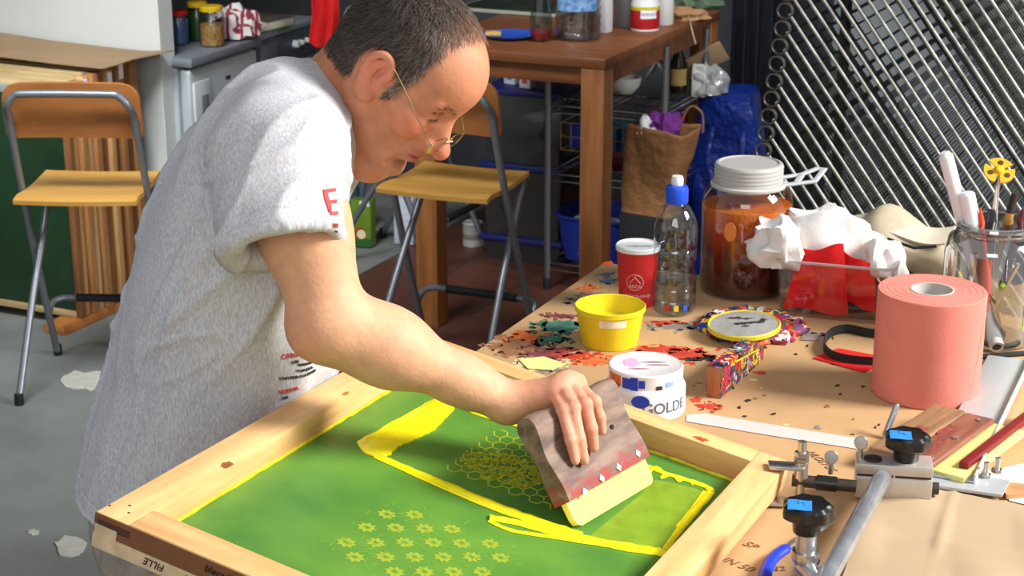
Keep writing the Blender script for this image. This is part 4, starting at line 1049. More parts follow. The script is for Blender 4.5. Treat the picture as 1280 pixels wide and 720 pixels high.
# ---- pink paper roll
p = B(1156, 489); k = sc_at(p); r = 66*k; H = .170
ro = thing('paper_roll', 'big roll of pink paper towel standing on the workbench', 'paper roll', p)
pink = mat('pink_paper', (216, 126, 112), .9, var=(26, .04), bump=(260, .3, .0012))
rcore = r*.40
MB().lathe([(rcore, 0), (r*.985, 0), (r, .002), (r, H-.002), (r*.985, H), (rcore, H)], 72, closed=True).build('paper', pink, ro, 30)
for q in (.55, .68, .80, .91): MB().lathe([(r*q, H-.0004), (r*q+.0008, H+.0004), (r*q+.0016, H-.0004)], 64, closed=True).build('layer_line', mat('pink_edge', (200, 110, 98), .9), ro)
MB().lathe([(rcore-.0025, .001), (rcore+.0002, .001), (rcore+.0002, H+.0008), (rcore-.0025, H+.0008)], 48, closed=True).build('core', mat('grey_card', (190, 184, 176), .8), ro, 30)
MB().tube([(r*math.cos(R(-52)), r*math.sin(R(-52)), .004), (r*math.cos(R(-40)), r*math.sin(R(-40)), H*.45), (r*math.cos(R(-34)), r*math.sin(R(-34)), H*.75)], .0007, 5).build('paper_edge', pink, ro)
# ---- brush jar
p = B(1233, 421); k = sc_at(p); r = 59*k; H = 150*k
bj = thing('brush_jar', 'clear glass jar full of brushes behind the pink paper roll', 'jar', p)
MB().lathe([(r*.9, 0), (r*.98, .004), (r, .02), (r, H*.78), (r*.93, H*.86), (r*.76, H*.91), (r*.75, H*.93), (r*.79, H*.94), (r*.75, H*.955), (r*.79, H*.97), (r*.76, H*1.0), (r*.72, H*1.0)], 56).build('jar', clear('brush_jar_glass', (236, 238, 236), .9, .05), bj)
for q in (.93, .965, .995): MB().lathe([(r*.765, H*(q-.008)), (r*.80, H*q), (r*.765, H*(q+.008)), (r*.74, H*q)], 48, closed=True).build('neck_ring', clear('neck_glass', (230, 232, 230), .9, .05, dens=.12), bj)
lb = MB(); lb.grid(lambda u, v: Vector(((r+.0008)*math.cos(R(-62+u*55)), (r+.0008)*math.sin(R(-62+u*55)), H*(.18+.42*v))), 16, 3, .0005); lb.build('label', mat('green_label', (46, 150, 50), .4, var=(40, .3), col2=(150, 190, 40)), bj)
def inj(dx, dy, z=.01): return p+Vector((dx, dy, z))
def stick(name, label, cat, a, b, parts, group=None):
    """a: foot in the jar, b: tip; parts: (t0, t1, r0, r1, material, part name, flat)"""
    a = Vector(a); b = Vector(b); d = b-a; q = d.to_track_quat('Z', 'Y').to_matrix().to_4x4()
    t = thing(name, label, cat, M=Matrix.Translation(a) @ q, group=group); L_ = d.length
    for (t0, t1, r0, r1, m, pn, fl_) in parts:
        pts = [(0, 0, L_*(t0+(t1-t0)*i/6)) for i in range(7)]; MB().tube(pts, [r0+(r1-r0)*i/6 for i in range(7)], 12, flat=fl_).build(pn, m, t)
    return t
orange = mat('orange_paint', (226, 74, 30), .35); bristle = mat('bristle_dark', (48, 32, 28), .8); ferr = mat('ferrule', (190, 186, 176), .3, .9); blackp = mat('black_lacquer', (28, 26, 28), .35); ochre = mat('ochre_wood', (190, 134, 56), .5); whitel = mat('white_handle', (232, 230, 236), .35)
def top(px, py, dy=0.0): return ony(px, py, p.y+dy)
stick('white_marker', 'tall thick white plastic tube standing in the brush jar', 'tube', inj(.012, .02), top(1181, 190, .01), [(0, .98, .0125, .0125, whitel, 'body', None), (.975, 1.0, .0122, .007, whitel, 'rounded_end', None)])
stick('plastic_scraper', 'short white rounded handle in the brush jar beside the tall white tube', 'handle', inj(.014, -.012), top(1208, 240, -.01), [(0, .74, .011, .012, mat('grey_handle', (116, 104, 98), .5), 'grip', None), (.74, .985, .0135, .0135, whitel, 'cap', None), (.98, 1.0, .0135, .008, whitel, 'rounded_end', None)])
stick('paintbrush', 'thin orange paintbrush handle in the brush jar', 'brush', inj(.005, -.03), top(1225, 258, -.02), [(0, .92, .0032, .0042, orange, 'handle', None), (.92, .99, .004, .0015, orange, 'handle_tip', None)], 'brushes in the glass jar')
stick('paintbrush', 'paintbrush with a pale pointed tip below the yellow flower in the brush jar', 'brush', inj(.0, .02), top(1246, 232, .0), [(0, .55, .004, .006, blackp, 'handle', None), (.55, .80, .006, .005, mat('brown_handle', (92, 48, 36), .4), 'ferrule', None), (.80, 1.0, .005, .0012, mat('pale_bristle', (220, 204, 196), .6), 'bristles', None)], 'brushes in the glass jar')
stick('paintbrush', 'dark-tipped paintbrush with an ochre handle in the brush jar', 'brush', inj(-.015, .0), top(1269, 242, .02), [(0, .70, .005, .006, ochre, 'handle', None), (.70, .86, .006, .0075, ochre, 'ferrule', None), (.86, 1.0, .0075, .006, bristle, 'bristles', None)], 'brushes in the glass jar')
stick('paintbrush', 'black-handled paintbrush in the middle of the brush jar', 'brush', inj(-.01, -.005), top(1240, 262, .0), [(0, .9, .008, .010, bristle, 'handle', None), (.9, 1.0, .010, .006, blackp, 'handle_end', None)], 'brushes in the glass jar')
stick('paintbrush', 'dark red paintbrush at the right edge of the brush jar', 'brush', inj(.01, .01), top(1279, 262, .0), [(0, .9, .006, .007, mat('dark_red_handle', (90, 30, 30), .4), 'handle', None), (.9, 1.0, .007, .003, mat('dark_red_handle', (90, 30, 30), .4), 'handle_tip', None)], 'brushes in the glass jar')
# yellow spool flower on a stick
tp = top(1249, 214)
fs = stick('flower_stick', 'yellow plastic disc shaped like a flower on a thin stick in the brush jar', 'stick', inj(.005, .005), tp, [(0, 1.0, .002, .002, mat('thin_stick', (170, 160, 150), .4), 'stick', None)])
fmx = Matrix(fs.matrix_world).inverted() @ Matrix.Translation(tp) @ (Vector((-.05, -.62, .75)).to_track_quat('Z', 'Y').to_matrix().to_4x4())
ylf = mat('yellow_flower', (216, 164, 40), .4)
for q in range(3):
    mb = MB(); pts = []
    a0 = 2*PI*q/3+.5
    for i in range(9): a = a0+i*(1.72/8); pts.append((.026*math.cos(a), .026*math.sin(a)))
    for i in range(8, -1, -1): a = a0+i*(1.72/8); pts.append((.005*math.cos(a), .005*math.sin(a)))
    mb.prism(pts, .003, fmx); mb.build('petal', ylf, fs, 30)
    am = a0+.86; MB().lathe([(.0048, 0), (.0048, .0012), (0, .0014)], 16, fmx @ Matrix.Translation((.016*math.cos(am), .016*math.sin(am), .0027))).build('hole', mat('flower_hole', (70, 50, 26), .6), fs)
MB().lathe([(.0075, -.002), (.0075, .006), (.005, .0085), (0, .009)], 24, fmx).build('hub', mat('yellow_hub', (232, 184, 30), .35), fs)
MB().lathe([(.0055, 0), (.0062, .004), (.0062, .018), (.003, .022)], 16, Matrix.Identity(4)).build('base_bead', mat('yellow_hub', (232, 184, 30), .35), fs)
# things lying against the jar
def lying(name, label, cat, a, b, r_, m, hollow=False, cap=None):
    a = Vector(a); b = Vector(b); t = thing(name, label, cat, a); v = b-a
    MB().tube([(0, 0, 0), v*.5, v], r_, 14).build('shaft', m, t)
    if cap: MB().tube([v*-.004, v*.001], r_*.62, 14).build('bore', cap, t)
    return t
aa = B(1246, 434, BZ+.012)
lying('metal_tube', 'short pale metal tube leaning against the brush jar, its open end to the front', 'tube', aa, ony(1236, 396, aa.y+.06), .0125, mat('pale_metal', (200, 196, 190), .35, .3), cap=mat('bore_dark', (54, 50, 48), .7))
lying('spatula', 'thin steel palette knife leaning beside the pink roll and brush jar', 'knife', B(1224, 418, BZ+.010), ony(1273, 330, aa.y-.03), .0035, mat('steel', (190, 190, 190), .3, .9))
lying('pencil', 'green and yellow pencil leaning beside the pink roll', 'pencil', B(1226, 396, BZ+.02), ony(1254, 356, aa.y-.01), .004, mat('pencil_green', (130, 170, 40), .4))
# ---- paint-caked lid
p = B(938, 411); k = sc_at(p)
cake = thing('paint_plate', 'round plate caked with dried paint of many colours under a grey tin lid', 'plate', p)
def confetti(name, sc0=60):
    if name in _mats: return _mats[name]
    m = mat(name, (200, 200, 200), .4); nt = m.node_tree; N = nt.nodes; L = nt.links
    t = N.new('ShaderNodeTexCoord'); v = N.new('ShaderNodeTexVoronoi'); v.inputs['Scale'].default_value = sc0
    nz = N.new('ShaderNodeTexNoise'); nz.inputs['Scale'].default_value = sc0*.7; mxv = N.new('ShaderNodeMix'); mxv.data_type = 'VECTOR'; mxv.inputs[0].default_value = .12
    L.new(t.outputs['Object'], nz.inputs['Vector']); L.new(t.outputs['Object'], mxv.inputs[4]); L.new(nz.outputs['Color'], mxv.inputs[5]); L.new(mxv.outputs[1], v.inputs['Vector'])
    se = N.new('ShaderNodeSeparateColor'); L.new(v.outputs['Color'], se.inputs[0])
    cr = N.new('ShaderNodeValToRGB'); cr.color_ramp.interpolation = 'CONSTANT'; e = cr.color_ramp.elements
    cols = [(196, 36, 36), (30, 34, 44), (226, 222, 214), (40, 70, 150), (40, 100, 60), (170, 40, 60), (220, 190, 40), (120, 60, 110), (28, 28, 30), (210, 100, 50)]
    e[0].position = 0; e[0].color = (*lin(cols[0]), 1); e[1].position = .1; e[1].color = (*lin(cols[1]), 1)
    for i, c in enumerate(cols[2:]): x = e.new((i+2)/10); x.color = (*lin(c), 1)
    L.new(se.outputs[0], cr.inputs['Fac']); L.new(cr.outputs['Color'], N['Principled BSDF'].inputs['Base Color'])
    bp = N.new('ShaderNodeBump'); bp.inputs['Strength'].default_value = .8; bp.inputs['Distance'].default_value = .003; L.new(v.outputs['Distance'], bp.inputs['Height']); L.new(bp.outputs['Normal'], N['Principled BSDF'].inputs['Normal'])
    return m
conf = confetti('dried_paint', 48)
g = random.Random(21); mb = MB(); n = 60; rr = 67*k
radp = [rr*(1+.06*math.sin(q*.9)+.05*g.uniform(-1, 1)) for q in range(n)]
rings = [(.97, 0, 0), (1.0, .005, 1), (.98, .010, 1), (.88, .015, 1), (.7, .014, 1), (.0, .010, 0)]
for s_, z, j in rings:
    for q in range(n): mb.v.append(Vector((radp[q]*s_*math.cos(2*PI*q/n), radp[q]*s_*math.sin(2*PI*q/n)*1.0, z+j*.003*g.uniform(-1, 1))))
for a in range(len(rings)-1): mb.f += [[a*n+i, a*n+(i+1) % n, (a+1)*n+(i+1) % n, (a+1)*n+i] for i in range(n)]
mb.f.append(list(range(n))); mb.build('plate', conf, cake, 60)
pl2 = B(930, 409, BZ+.02)
tl = thing('tin_lid', 'grey tin lid with a yellow rim and black smears on the paint-caked plate', 'lid', M=Matrix.Translation(pl2-Vector((0, 0, .002))) @ Matrix.Rotation(R(3), 4, 'X') @ Matrix.Rotation(R(-3), 4, 'Y'))
rl = 45*k
MB().lathe([(rl*.96, 0), (rl, .002), (rl, .008), (rl*.97, .010), (rl*.93, .0085), (rl*.92, .006), (.0, .006), ], 56).build('rim', mat('yellow_rim', (212, 196, 50), .4), tl)
MB().lathe([(rl*.925, .0055), (rl*.925, .0085), (0, .0088)], 48).build('lid', mat('grey_lid', (152, 150, 146), .5, var=(40, .15)), tl)
for (x, y, a, b, s_) in ((-.2, .45, .22, .08, 1), (.1, .35, .2, .06, 2), (-.1, .0, .18, .1, 3), (.3, .05, .36, .09, 4), (.0, -.2, .12, .06, 5), (.55, .2, .1, .1, 6)):
    gg = random.Random(s_); mb = MB(); mb.prism([(rl*(x+a*math.cos(2*PI*q/16)*gg.uniform(.5, 1.3)), rl*(y+b*math.sin(2*PI*q/16)*gg.uniform(.4, 1.4))) for q in range(16)], .0012, z0=.0080); mb.build('ink_smear', mat('stain_black', (46, 42, 40), .6), tl, None)
# ---- paint-coated wooden block with a rubber band
a_ = B(891, 497, BZ); b_ = B(945, 448, BZ); d = (b_-a_); ln = d.length; ya = math.atan2(d.y, d.x)
bl_ = thing('wooden_block', 'wedge-shaped wooden block coated in dried paint with a yellow rubber band', 'block', (a_.x, a_.y, BZ+.0006), ya)
w2, h0, h1 = .013, .052, .044
mb = MB(); mb.v = [Vector(v) for v in ((0, -w2, 0), (ln, -w2, 0), (ln, w2, 0), (0, w2, 0), (0, -w2*.9, h0), (ln*.8, -w2*.9, h1), (ln, -w2, h1*.5), (0, w2*.9, h0), (ln*.8, w2*.9, h1), (ln, w2, h1*.5))]
mb.f = [[0, 3, 2, 1], [0, 1, 6, 5, 4], [3, 7, 8, 9, 2], [4, 5, 8, 7], [5, 6, 9, 8], [1, 2, 9, 6], [0, 4, 7, 3]]
mb.build('block', confetti('block_paint', 62), bl_, None)
MB().box((.001, w2*1.75, h0*.96), (-.0004, 0, h0*.49), 0).build('bare_end', wood('bare_end_wood', (176, 102, 56), (130, 70, 38), 'z'), bl_, None)
MB().tube([(ln*.30, -w2-.001, h0*.80), (ln*.85, -w2-.001, h1*.62), (ln*.88, w2+.001, h1*.66), (ln*.32, w2+.001, h0*.84)], .0014, 6, closed=True).build('rubber_band', mat('yellow_band', (226, 206, 50), .5), bl_)
# ---- white paint pot
p = B(806, 512); k = sc_at(p); r = 50*k; H = .060
gp = thing('white_pot', 'white plastic paint pot with a paint-smeared lid behind the back rail of the screen', 'paint pot', p)
wplast = mat('white_plastic', (226, 226, 224), .35)
MB().lathe([(r*.95, 0), (r, .004), (r, H*.74), (r*.93, H*.86), (r*.86, H*.92), (r*.84, H)], 48).build('pot', wplast, gp)
MB().lathe([(r*.88, H*.84), (r*.92, H*.85), (r*.93, H*1.22), (r*.90, H*1.26), (r*.86, H*1.235), (0, H*1.235)], 48).build('lid', mat('smeared_lid', (234, 228, 226), .35, var=(34, .05)), gp)
for (az, z0, z1, w_, c) in ((-165, .9, 1.18, 30, 'stain_orange'), (-132, .88, 1.16, 16, 'pot_blue'), (-118, .86, 1.2, 12, 'pot_blue'), (-105, .93, 1.14, 10, 'pot_blue'), (-78, .88, .98, 10, 'stain_black'), (-62, .92, 1.05, 14, 'pot_pale_blue'), (-150, .86, .96, 12, 'stain_maroon')):
    cc = {'pot_blue': (34, 66, 190), 'pot_pale_blue': (140, 166, 216)}.get(c, (120, 60, 60))
    lb = MB(); gg = random.Random(int(az)); lb.grid(lambda u, v: Vector((r*.934*math.cos(R(az+w_*u)), r*.934*math.sin(R(az+w_*u)), H*(z0+(z1-z0)*(v*(.6+.4*math.sin(u*9+az)) if v < .5 else v)))), 12, 5, .0006); lb.build('paint_smear', mat(c, cc, .4), gp, None)
for (x, y, a, b, c) in ((-.55, .2, .35, .5, 'lid_pink'), (.3, .25, .5, .05, 'stain_maroon'), (.45, -.05, .45, .04, 'stain_maroon'), (-.3, -.45, .4, .05, 'lid_plum')):
    gg = random.Random(int(x*100)); mb = MB(); mb.prism([(r*.86*(x+a*math.cos(2*PI*q/18)*gg.uniform(.75, 1.1))*.75, r*.86*(y+b*math.sin(2*PI*q/18)*gg.uniform(.75, 1.1))*.8) for q in range(18)], .0006, z0=H*1.235); mb.build('paint_smear', mat(c, {'lid_pink': (226, 176, 206), 'lid_plum': (170, 90, 120)}.get(c, (120, 60, 60)), .4), gp, None)
cyl_text('GOLDE', .024, r+.0002, ang0=R(-62), z0=H*.40, h=.0006).build('lettering', mat('pot_letters', (96, 100, 116), .4), gp, None)
MB().lathe([(.010, 0), (.010, .001), (0, .0012)], 24, Matrix.Rotation(R(-101)+PI/2, 4, 'Z') @ Matrix.Translation((0, -r, H*.60)) @ Matrix.Rotation(PI/2, 4, 'X') @ Matrix.Scale(1.4, 4, (1, 0, 0))).build('blue_dot', mat('pot_blue', (34, 66, 190), .4), gp)
# ---- black webbing strap and the red swatch
rub = mat('black_web', (30, 30, 32), .7)
pts = [(1110, 424), (1084, 421), (1058, 416), (1038, 421), (1029, 434), (1034, 446), (1050, 453), (1075, 457), (1110, 459)]
P_ = catmull([B(*q) for q in pts], 5); mb = MB(); n = len(P_)
c0 = P_[0].copy(); ws_ = .016
for q in P_: mb.v += [q, q+Vector((0, 0, ws_))]
off = []
for i, q in enumerate(P_):
    t_ = (P_[min(i+1, n-1)]-P_[max(i-1, 0)]).normalized(); nn = Vector((-t_.y, t_.x, 0))*.0022; off += [q+nn, q+nn+Vector((0, 0, ws_))]
mb.v += off
for i in range(n-1):
    a = 2*i; o_ = 2*n
    mb.f += [[a, a+2, a+3, a+1], [o_+a, o_+a+1, o_+a+3, o_+a+2], [a+1, a+3, o_+a+3, o_+a+1], [a, o_+a, o_+a+2, a+2]]
mb.f += [[0, 1, 2*n+1, 2*n], [2*n-2, 4*n-2, 4*n-1, 2*n-1]]
tag(mb.build('strap', rub, None, 40), 'looped black webbing strap left of the pink paper roll', 'strap')
mb = MB(); mb.bar(B(1222, 446, BZ+.003), B(1300, 440, BZ+.003), .014, .005)
tag(mb.build('strap', rub, None), 'flat black strap right of the pink paper roll', 'strap')
def flatpoly(name, pts, th, m, label, cat, z=BZ+.0008, bend=0):
    P4 = [onz(x, y, z) for x, y in pts]; c = sum(P4, Vector())/len(P4)
    mb = MB(); mb.prism([(q.x-c.x, q.y-c.y) for q in P4], th); return tag(mb.build(name, m, None, None, loc=(c.x, c.y, z)), label, cat)
flatpoly('felt_swatch', [(1016, 448), (1048, 436), (1100, 446), (1096, 459), (1080, 466)], .0015, felt, 'flat red swatch lying under the looped black strap', 'swatch')
flatpoly('masking_strip', [(858, 519), (880, 517), (985, 534), (1078, 549), (1076, 562), (960, 544), (858, 527)], .0004, mat('white_tape', (206, 192, 184), .7), 'long strip of white tape across the workbench behind the screen', 'tape')
flatpoly('paper_scrap', [(648, 449), (680, 446), (706, 455), (690, 463), (660, 461)], .0008, mat('yellow_scrap', (230, 220, 140), .8), 'scrap of pale yellow paper behind the back rail of the screen', 'paper', z=BZ+.0016)
flatpoly('tape_scrap', [(1004, 418), (1026, 417), (1022, 426), (1000, 425)], .0005, mat('stain_grey', (140, 128, 118), .65), 'small grey tape scrap right of the paint-caked plate', 'tape', z=BZ+.0012)
# ---- kraft paper sheet in the corner, with fold lines
ks_ = [(1062, 720), (1120, 640), (1150, 606), (1180, 598), (1290, 640), (1340, 680), (1300, 780), (1050, 760)]
ka, kb, kc, kd = onz(1100, 600, BZ), onz(1330, 650, BZ), onz(1290, 800, BZ), onz(1040, 760, BZ)
def kf(u, v):
    q = (ka*(1-u)+kb*u)*(1-v)+(kd*(1-u)+kc*u)*v
    f = .004*max(0, 1-abs(u-.42)/.05)+.003*max(0, 1-abs(v-.45)/.05)+.0025*math.sin(u*7+v*4)+.002*math.sin(u*11-v*9)
    return Vector((q.x, q.y, BZ+.0042+max(0, f)+.002))
tag(MB().grid(kf, 44, 34, .0006).build('kraft_sheet', mat('kraft_sheet', (172, 148, 118), .75, var=(5, .05), bump=(30, .2, .002)), None, 60), 'creased sheet of pale brown paper at the bottom right corner of the workbench', 'paper')
flatpoly('paper_sheet', [(1232, 590), (1300, 575), (1320, 640), (1262, 626)], .0006, mat('white_paper', (236, 236, 240), .7), 'bright white paper at the right edge beside the aluminium plate', 'paper', z=BZ+.0012)
# handwriting on the kraft cover
def bench_text(txt, size, px, py, rz, name='handwriting'):
    q = loc_b(px, py); flat_text(txt, size, Matrix.Translation((q.x, q.y, BZ+.0006)) @ Matrix.Rotation(R(rz), 4, 'Z'), .0003, .2).build(name, mat('brown_marker', (132, 88, 60), .6), bt, None)
bench_text('NLOSTOS', .017, 1027, 577, -48); bench_text('SP', .02, 938, 682, -20); bench_text('IN 50', .02, 922, 706, -20); bench_text('N2', .018, 970, 712, 30)

# ------------------------------------------------------------------ hinge clamp
ali = mat('cast_aluminium', (196, 190, 180), .42, .55, var=(30, .08)); chr_ = mat('chrome_tube', (176, 180, 186), .22, .7, var=(14, .3)); dk = mat('dark_iron', (70, 62, 56), .5, .6, var=(30, .2)); zinc = mat('zinc', (190, 188, 182), .3, .9)
bakel = mat('black_bakelite', (22, 22, 24), .3); bluet = mat('blue_tape', (44, 132, 214), .6)
HZ = BZ+.006
bq = onz(1068, 622, HZ); bq2 = onz(1164, 628, HZ); bd_ = (bq2-bq); bwid = bd_.length; bx_ = bd_.normalized(); by_ = Vector((-bx_.y, bx_.x, 0))
hc = thing('hinge_clamp', 'steel and aluminium screen hinge clamp with black knobs holding the right rail of the screen', 'clamp', M=basis(bq, bx_, by_, (0, 0, 1)))
HI = Matrix(hc.matrix_world).inverted()
bh_ = .050; bdep = .045
MB().box((bwid, bdep, bh_*.64), (bwid/2, bdep/2, bh_*.32), .002).build('block', ali, hc)
MB().box((bwid, bdep, bh_*.30), (bwid/2, bdep/2, bh_*.85), .002).build('cap_plate', ali, hc)
MB().box((bwid-.004, bdep-.004, bh_*.08), (bwid/2, bdep/2, bh_*.66), 0).build('slot', dk, hc)
def knob(c, r_, tw, name='knob'):
    mb = MB(); n = 72; pr2 = [(.80, 0), (.98, .004), (1.0, .010), (.97, .017), (.82, .021), (.5, .020), (.0, .020)]
    for s_, z in pr2:
        for q in range(n):
            a = 2*PI*q/n; lob = 1+.06*math.cos(7*a)*(s_ > .6); mb.v.append(Vector((c[0]+r_*s_*lob*math.cos(a), c[1]+r_*s_*lob*math.sin(a), c[2]+z)))
    for a in range(len(pr2)-1): mb.f += [[a*n+i, a*n+(i+1) % n, (a+1)*n+(i+1) % n, (a+1)*n+i] for i in range(n)]
    mb.f.append(list(range(n))); kn = mb.build(name, bakel, hc, 40)
    MB().lathe([(r_*.52, -.018), (r_*.55, -.016), (r_*.60, .002), (.0, .002)], 32, Matrix.Translation(c)).build('stem', bakel, kn)
    t = MB().grid(lambda u, v: Vector((c[0]-r_*.80+u*r_*.95, c[1]-r_*.84+v*r_*.95, c[2]+.0222+.0004*math.sin(u*6))), 8, 22, .0006).build('blue_tape', bluet, kn, 60)
    gm_ = MB(); gm_.tube([Vector((c[0]+r_*x, c[1]+r_*y, c[2]+.0228)) for x, y in ((-.5, -.1), (-.35, .0), (-.42, -.3), (-.2, -.15), (-.1, -.4))], .00035, 4).build('pen_mark', mat('pen_navy', (20, 30, 90), .6), kn)
    return kn
k1 = HI @ onz(1131, 566, HZ+bh_); knob((k1.x, bdep*.55, bh_+.018), .0305, 0)
MB().lathe([(.012, 0), (.012, .003), (.009, .004), (.0, .004)], 24, Matrix.Translation((bwid*.22, bdep*.4, bh_))).build('round_hole', dk, hc)
# side screw on the right face
MB().lathe([(.0075, 0), (.0085, .001), (.0085, .010), (.0, .011)], 20, Matrix.Translation((bwid, bdep*.35, bh_*.28)) @ Matrix.Rotation(PI/2, 4, 'Y')).build('side_screw', dk, hc)
# chrome tube running forward
tA = HI @ onz(1102, 597, HZ+bh_*.55); tA.y = .004
tB = HI @ onz(1022, 742, HZ+.035)
tA = HI @ onz(1104, 596, HZ+bh_*.62)
MB().tube([tA+Vector((0, .02, 0)), tA, tB], .0125, 24).build('chrome_bar', chr_, hc)
MB().lathe([(.0165, 0), (.0165, .012), (.0125, .014)], 24, Matrix.Translation(tA) @ (tA-tB).to_track_quat('Z', 'Y').to_matrix().to_4x4()).build('bar_socket', zinc, hc)
pB = HI @ onz(1016, 700, HZ+.03); pK = Vector((pB.x, pB.y, pB.z))
kk2 = HI @ onz(1009, 648, HZ+.088)
MB().tube([Vector((kk2.x, kk2.y, -.004)), Vector((kk2.x, kk2.y, kk2.z-.014))], .0125, 24).build('post', chr_, hc)
MB().lathe([(.016, 0), (.017, .004), (.016, .012)], 24, Matrix.Translation((kk2.x, kk2.y, kk2.z-.055))).build('post_collar', zinc, hc)
MB().tube([Vector((kk2.x, kk2.y, .022)), Vector((kk2.x+.03, kk2.y-.06, .02)), ], .014, 20).build('post_foot', chr_, hc)
knob((kk2.x, kk2.y, kk2.z), .0305, 0)
# dark rod, jaw and bolts at the rail
rA = HI @ onz(1070, 608, HZ+.026); rB = HI @ onz(990, 600, HZ+.030)
MB().tube([rA, rB], .0085, 18).build('rod', dk, hc)
MB().tube([rA+(rB-rA)*.30, rA+(rB-rA)*.62], .0105, 18).build('rod_sleeve', mat('blue_steel', (60, 56, 54), .3, .8), hc)
sbolt = HI @ onz(1000, 610, HZ+.02)
MB().tube([Vector((sbolt.x, sbolt.y, -.003)), Vector((sbolt.x, sbolt.y, .088))], .006, 14).build('bolt', zinc, hc)
for z_ in (.058, .066): MB().lathe([(.010, 0), (.010, .007), (.006, .008)], 6, Matrix.Translation((sbolt.x, sbolt.y, z_))).build('nut', zinc, hc, 20)
MB().tube([Vector((sbolt.x, sbolt.y, .036)), Vector((sbolt.x, sbolt.y, .058))], .0095, 18).build('sleeve', zinc, hc)
jA = HI @ (FR+FU*.012+FW*.045); 
for z_, nm in ((jA.z+.004, 'upper_jaw'), (jA.z-FT-.006, 'lower_jaw')):
    MB().bar(Vector((sbolt.x+.004, sbolt.y, z_)), Vector((jA.x-.006, jA.y+.002, z_+.002)), .024, .006, .0025).build(nm, zinc, hc)
def wing(c, tilt=0):
    o_ = MB().tube([Vector(c), Vector(c)+Vector((0, 0, .016))], .0035, 10).build('wing_screw', zinc, hc)
    MB().lathe([(.0, -.002), (.0085, -.0016), (.0095, 0), (.0085, .0016), (0, .002)], 20, Matrix.Translation(Vector(c)+Vector((0, 0, .024))) @ Matrix.Rotation(R(78), 4, 'X')).build('thumb_plate', zinc, o_)
w1 = HI @ onz(1075, 572, HZ+bh_); wing((w1.x, w1.y, bh_-.002))
w2_ = HI @ onz(1038, 592, HZ+.034); wing((w2_.x, w2_.y, .034))
# ---- steel pin beside the squeegee handle
pa_ = onz(1106, 545, BZ+.004); pb_ = ony(1121, 507, pa_.y+.02)
t = thing('steel_pin', 'short polished steel pin leaning up behind the black knob of the clamp', 'pin', pa_); v = pb_-pa_
MB().tube([(0, 0, 0), v], .0045, 16).build('shaft', chr_, t); MB().tube([v, v*1.05], [.0045, .003], 16).build('tip', zinc, t)
# ---- pliers
def pl_path(pts, z): return [onz(x, y, z) for x, y in pts]
t = thing('pliers', 'pliers with a blue grip half hidden under the hinge clamp', 'pliers', (0, 0, 0))
blu = mat('blue_grip', (34, 58, 190), .4)
pz = BZ+.012
cg = onz(985, 700, 0); t.location = (cg.x, cg.y, pz); off = Vector((cg.x, cg.y, pz))
MB().tube([q-off for q in catmull(pl_path([(955, 735), (957, 716), (966, 698), (984, 684)], pz), 6)], [.0085]*18+[.006], 12, flat=(.7, 1)).build('grip', blu, t)
MB().tube([q-off for q in catmull(pl_path([(982, 685), (995, 676), (1010, 668), (1026, 660), (1040, 648)], pz), 6)], .0052, 10, flat=(.7, 1.2)).build('jaw', zinc, t)
MB().tube([q-off for q in catmull(pl_path([(1000, 742), (1008, 720), (1018, 700)], pz), 6)], .0075, 12, flat=(.7, 1)).build('grip', blu, t)
# ---- spare squeegee lying behind the clamp
sz = BZ+.030
A_, B_, C_, D_ = onz(1084, 558, sz), onz(1166, 503, sz), onz(1253, 512, sz), onz(1178, 570, sz)
ex = (B_-A_); L1 = ex.length; ex.normalize(); ey = (D_-A_); ey = (ey-ex*ey.dot(ex)); W1 = ey.length; ey.normalize()
if ex.cross(ey).z < 0: pass
s2 = thing('squeegee', 'spare wooden squeegee with a pale yellow blade lying behind the hinge clamp', 'squeegee', M=basis(A_, ex, -ey, (0, 0, 1)))
MB().box((L1, W1*.52, .018), (L1/2, -W1*.28, -.009), .004, 3).build('handle', ramp_wood2 if False else wood('old_squeegee_wood', (160, 122, 86), (104, 74, 52), 'x'), s2)
MB().box((L1, W1*.46, .016), (L1/2, -W1*.77, -.010), .004, 3).build('clamp_board', wood('stained_squeegee_wood', (150, 96, 74), (104, 54, 44), 'x'), s2)
MB().box((L1*1.0, W1*.52, .009), (L1/2, -W1*1.22, -.014), .001).build('blade', mat('pale_yellow_rubber', (226, 214, 130), .45, var=(20, .06)), s2)
for q in (.10, .5, .9): MB().lathe([(.0055, 0), (.0055, .002), (0, .0028)], 18, Matrix.Translation((L1*q, -W1*.86, -.002))).build('screw', zinc, s2)
for (x, y, a, b, s_) in ((.45, -.30, .16, .10, 1), (.25, -.45, .10, .08, 2), (.6, -.62, .2, .08, 3), (.35, -.75, .2, .06, 4)):
    gg = random.Random(s_+40); mb = MB(); mb.prism([(L1*(x+a*math.cos(2*PI*q/18)*gg.uniform(.4, 1.2)), W1*(y+b*math.sin(2*PI*q/18)*gg.uniform(.4, 1.3))) for q in range(18)], .0004, z0=-.0002 if y > -.5 else -.0018); mb.build('red_stain', mat('dull_red_stain', (138, 64, 52), .6, var=(70, .3)), s2, None)
mb = MB(); ra_, rb_ = onz(1204, 583, sz-.006), onz(1300, 508, sz-.006); mb.bar(ra_, rb_, .014, .012, .002)
tag(mb.build('rubber_strip', mat('maroon_rubber', (120, 26, 26), .5), None), 'dark red rubber strip lying along the blade of the spare squeegee', 'rubber strip')
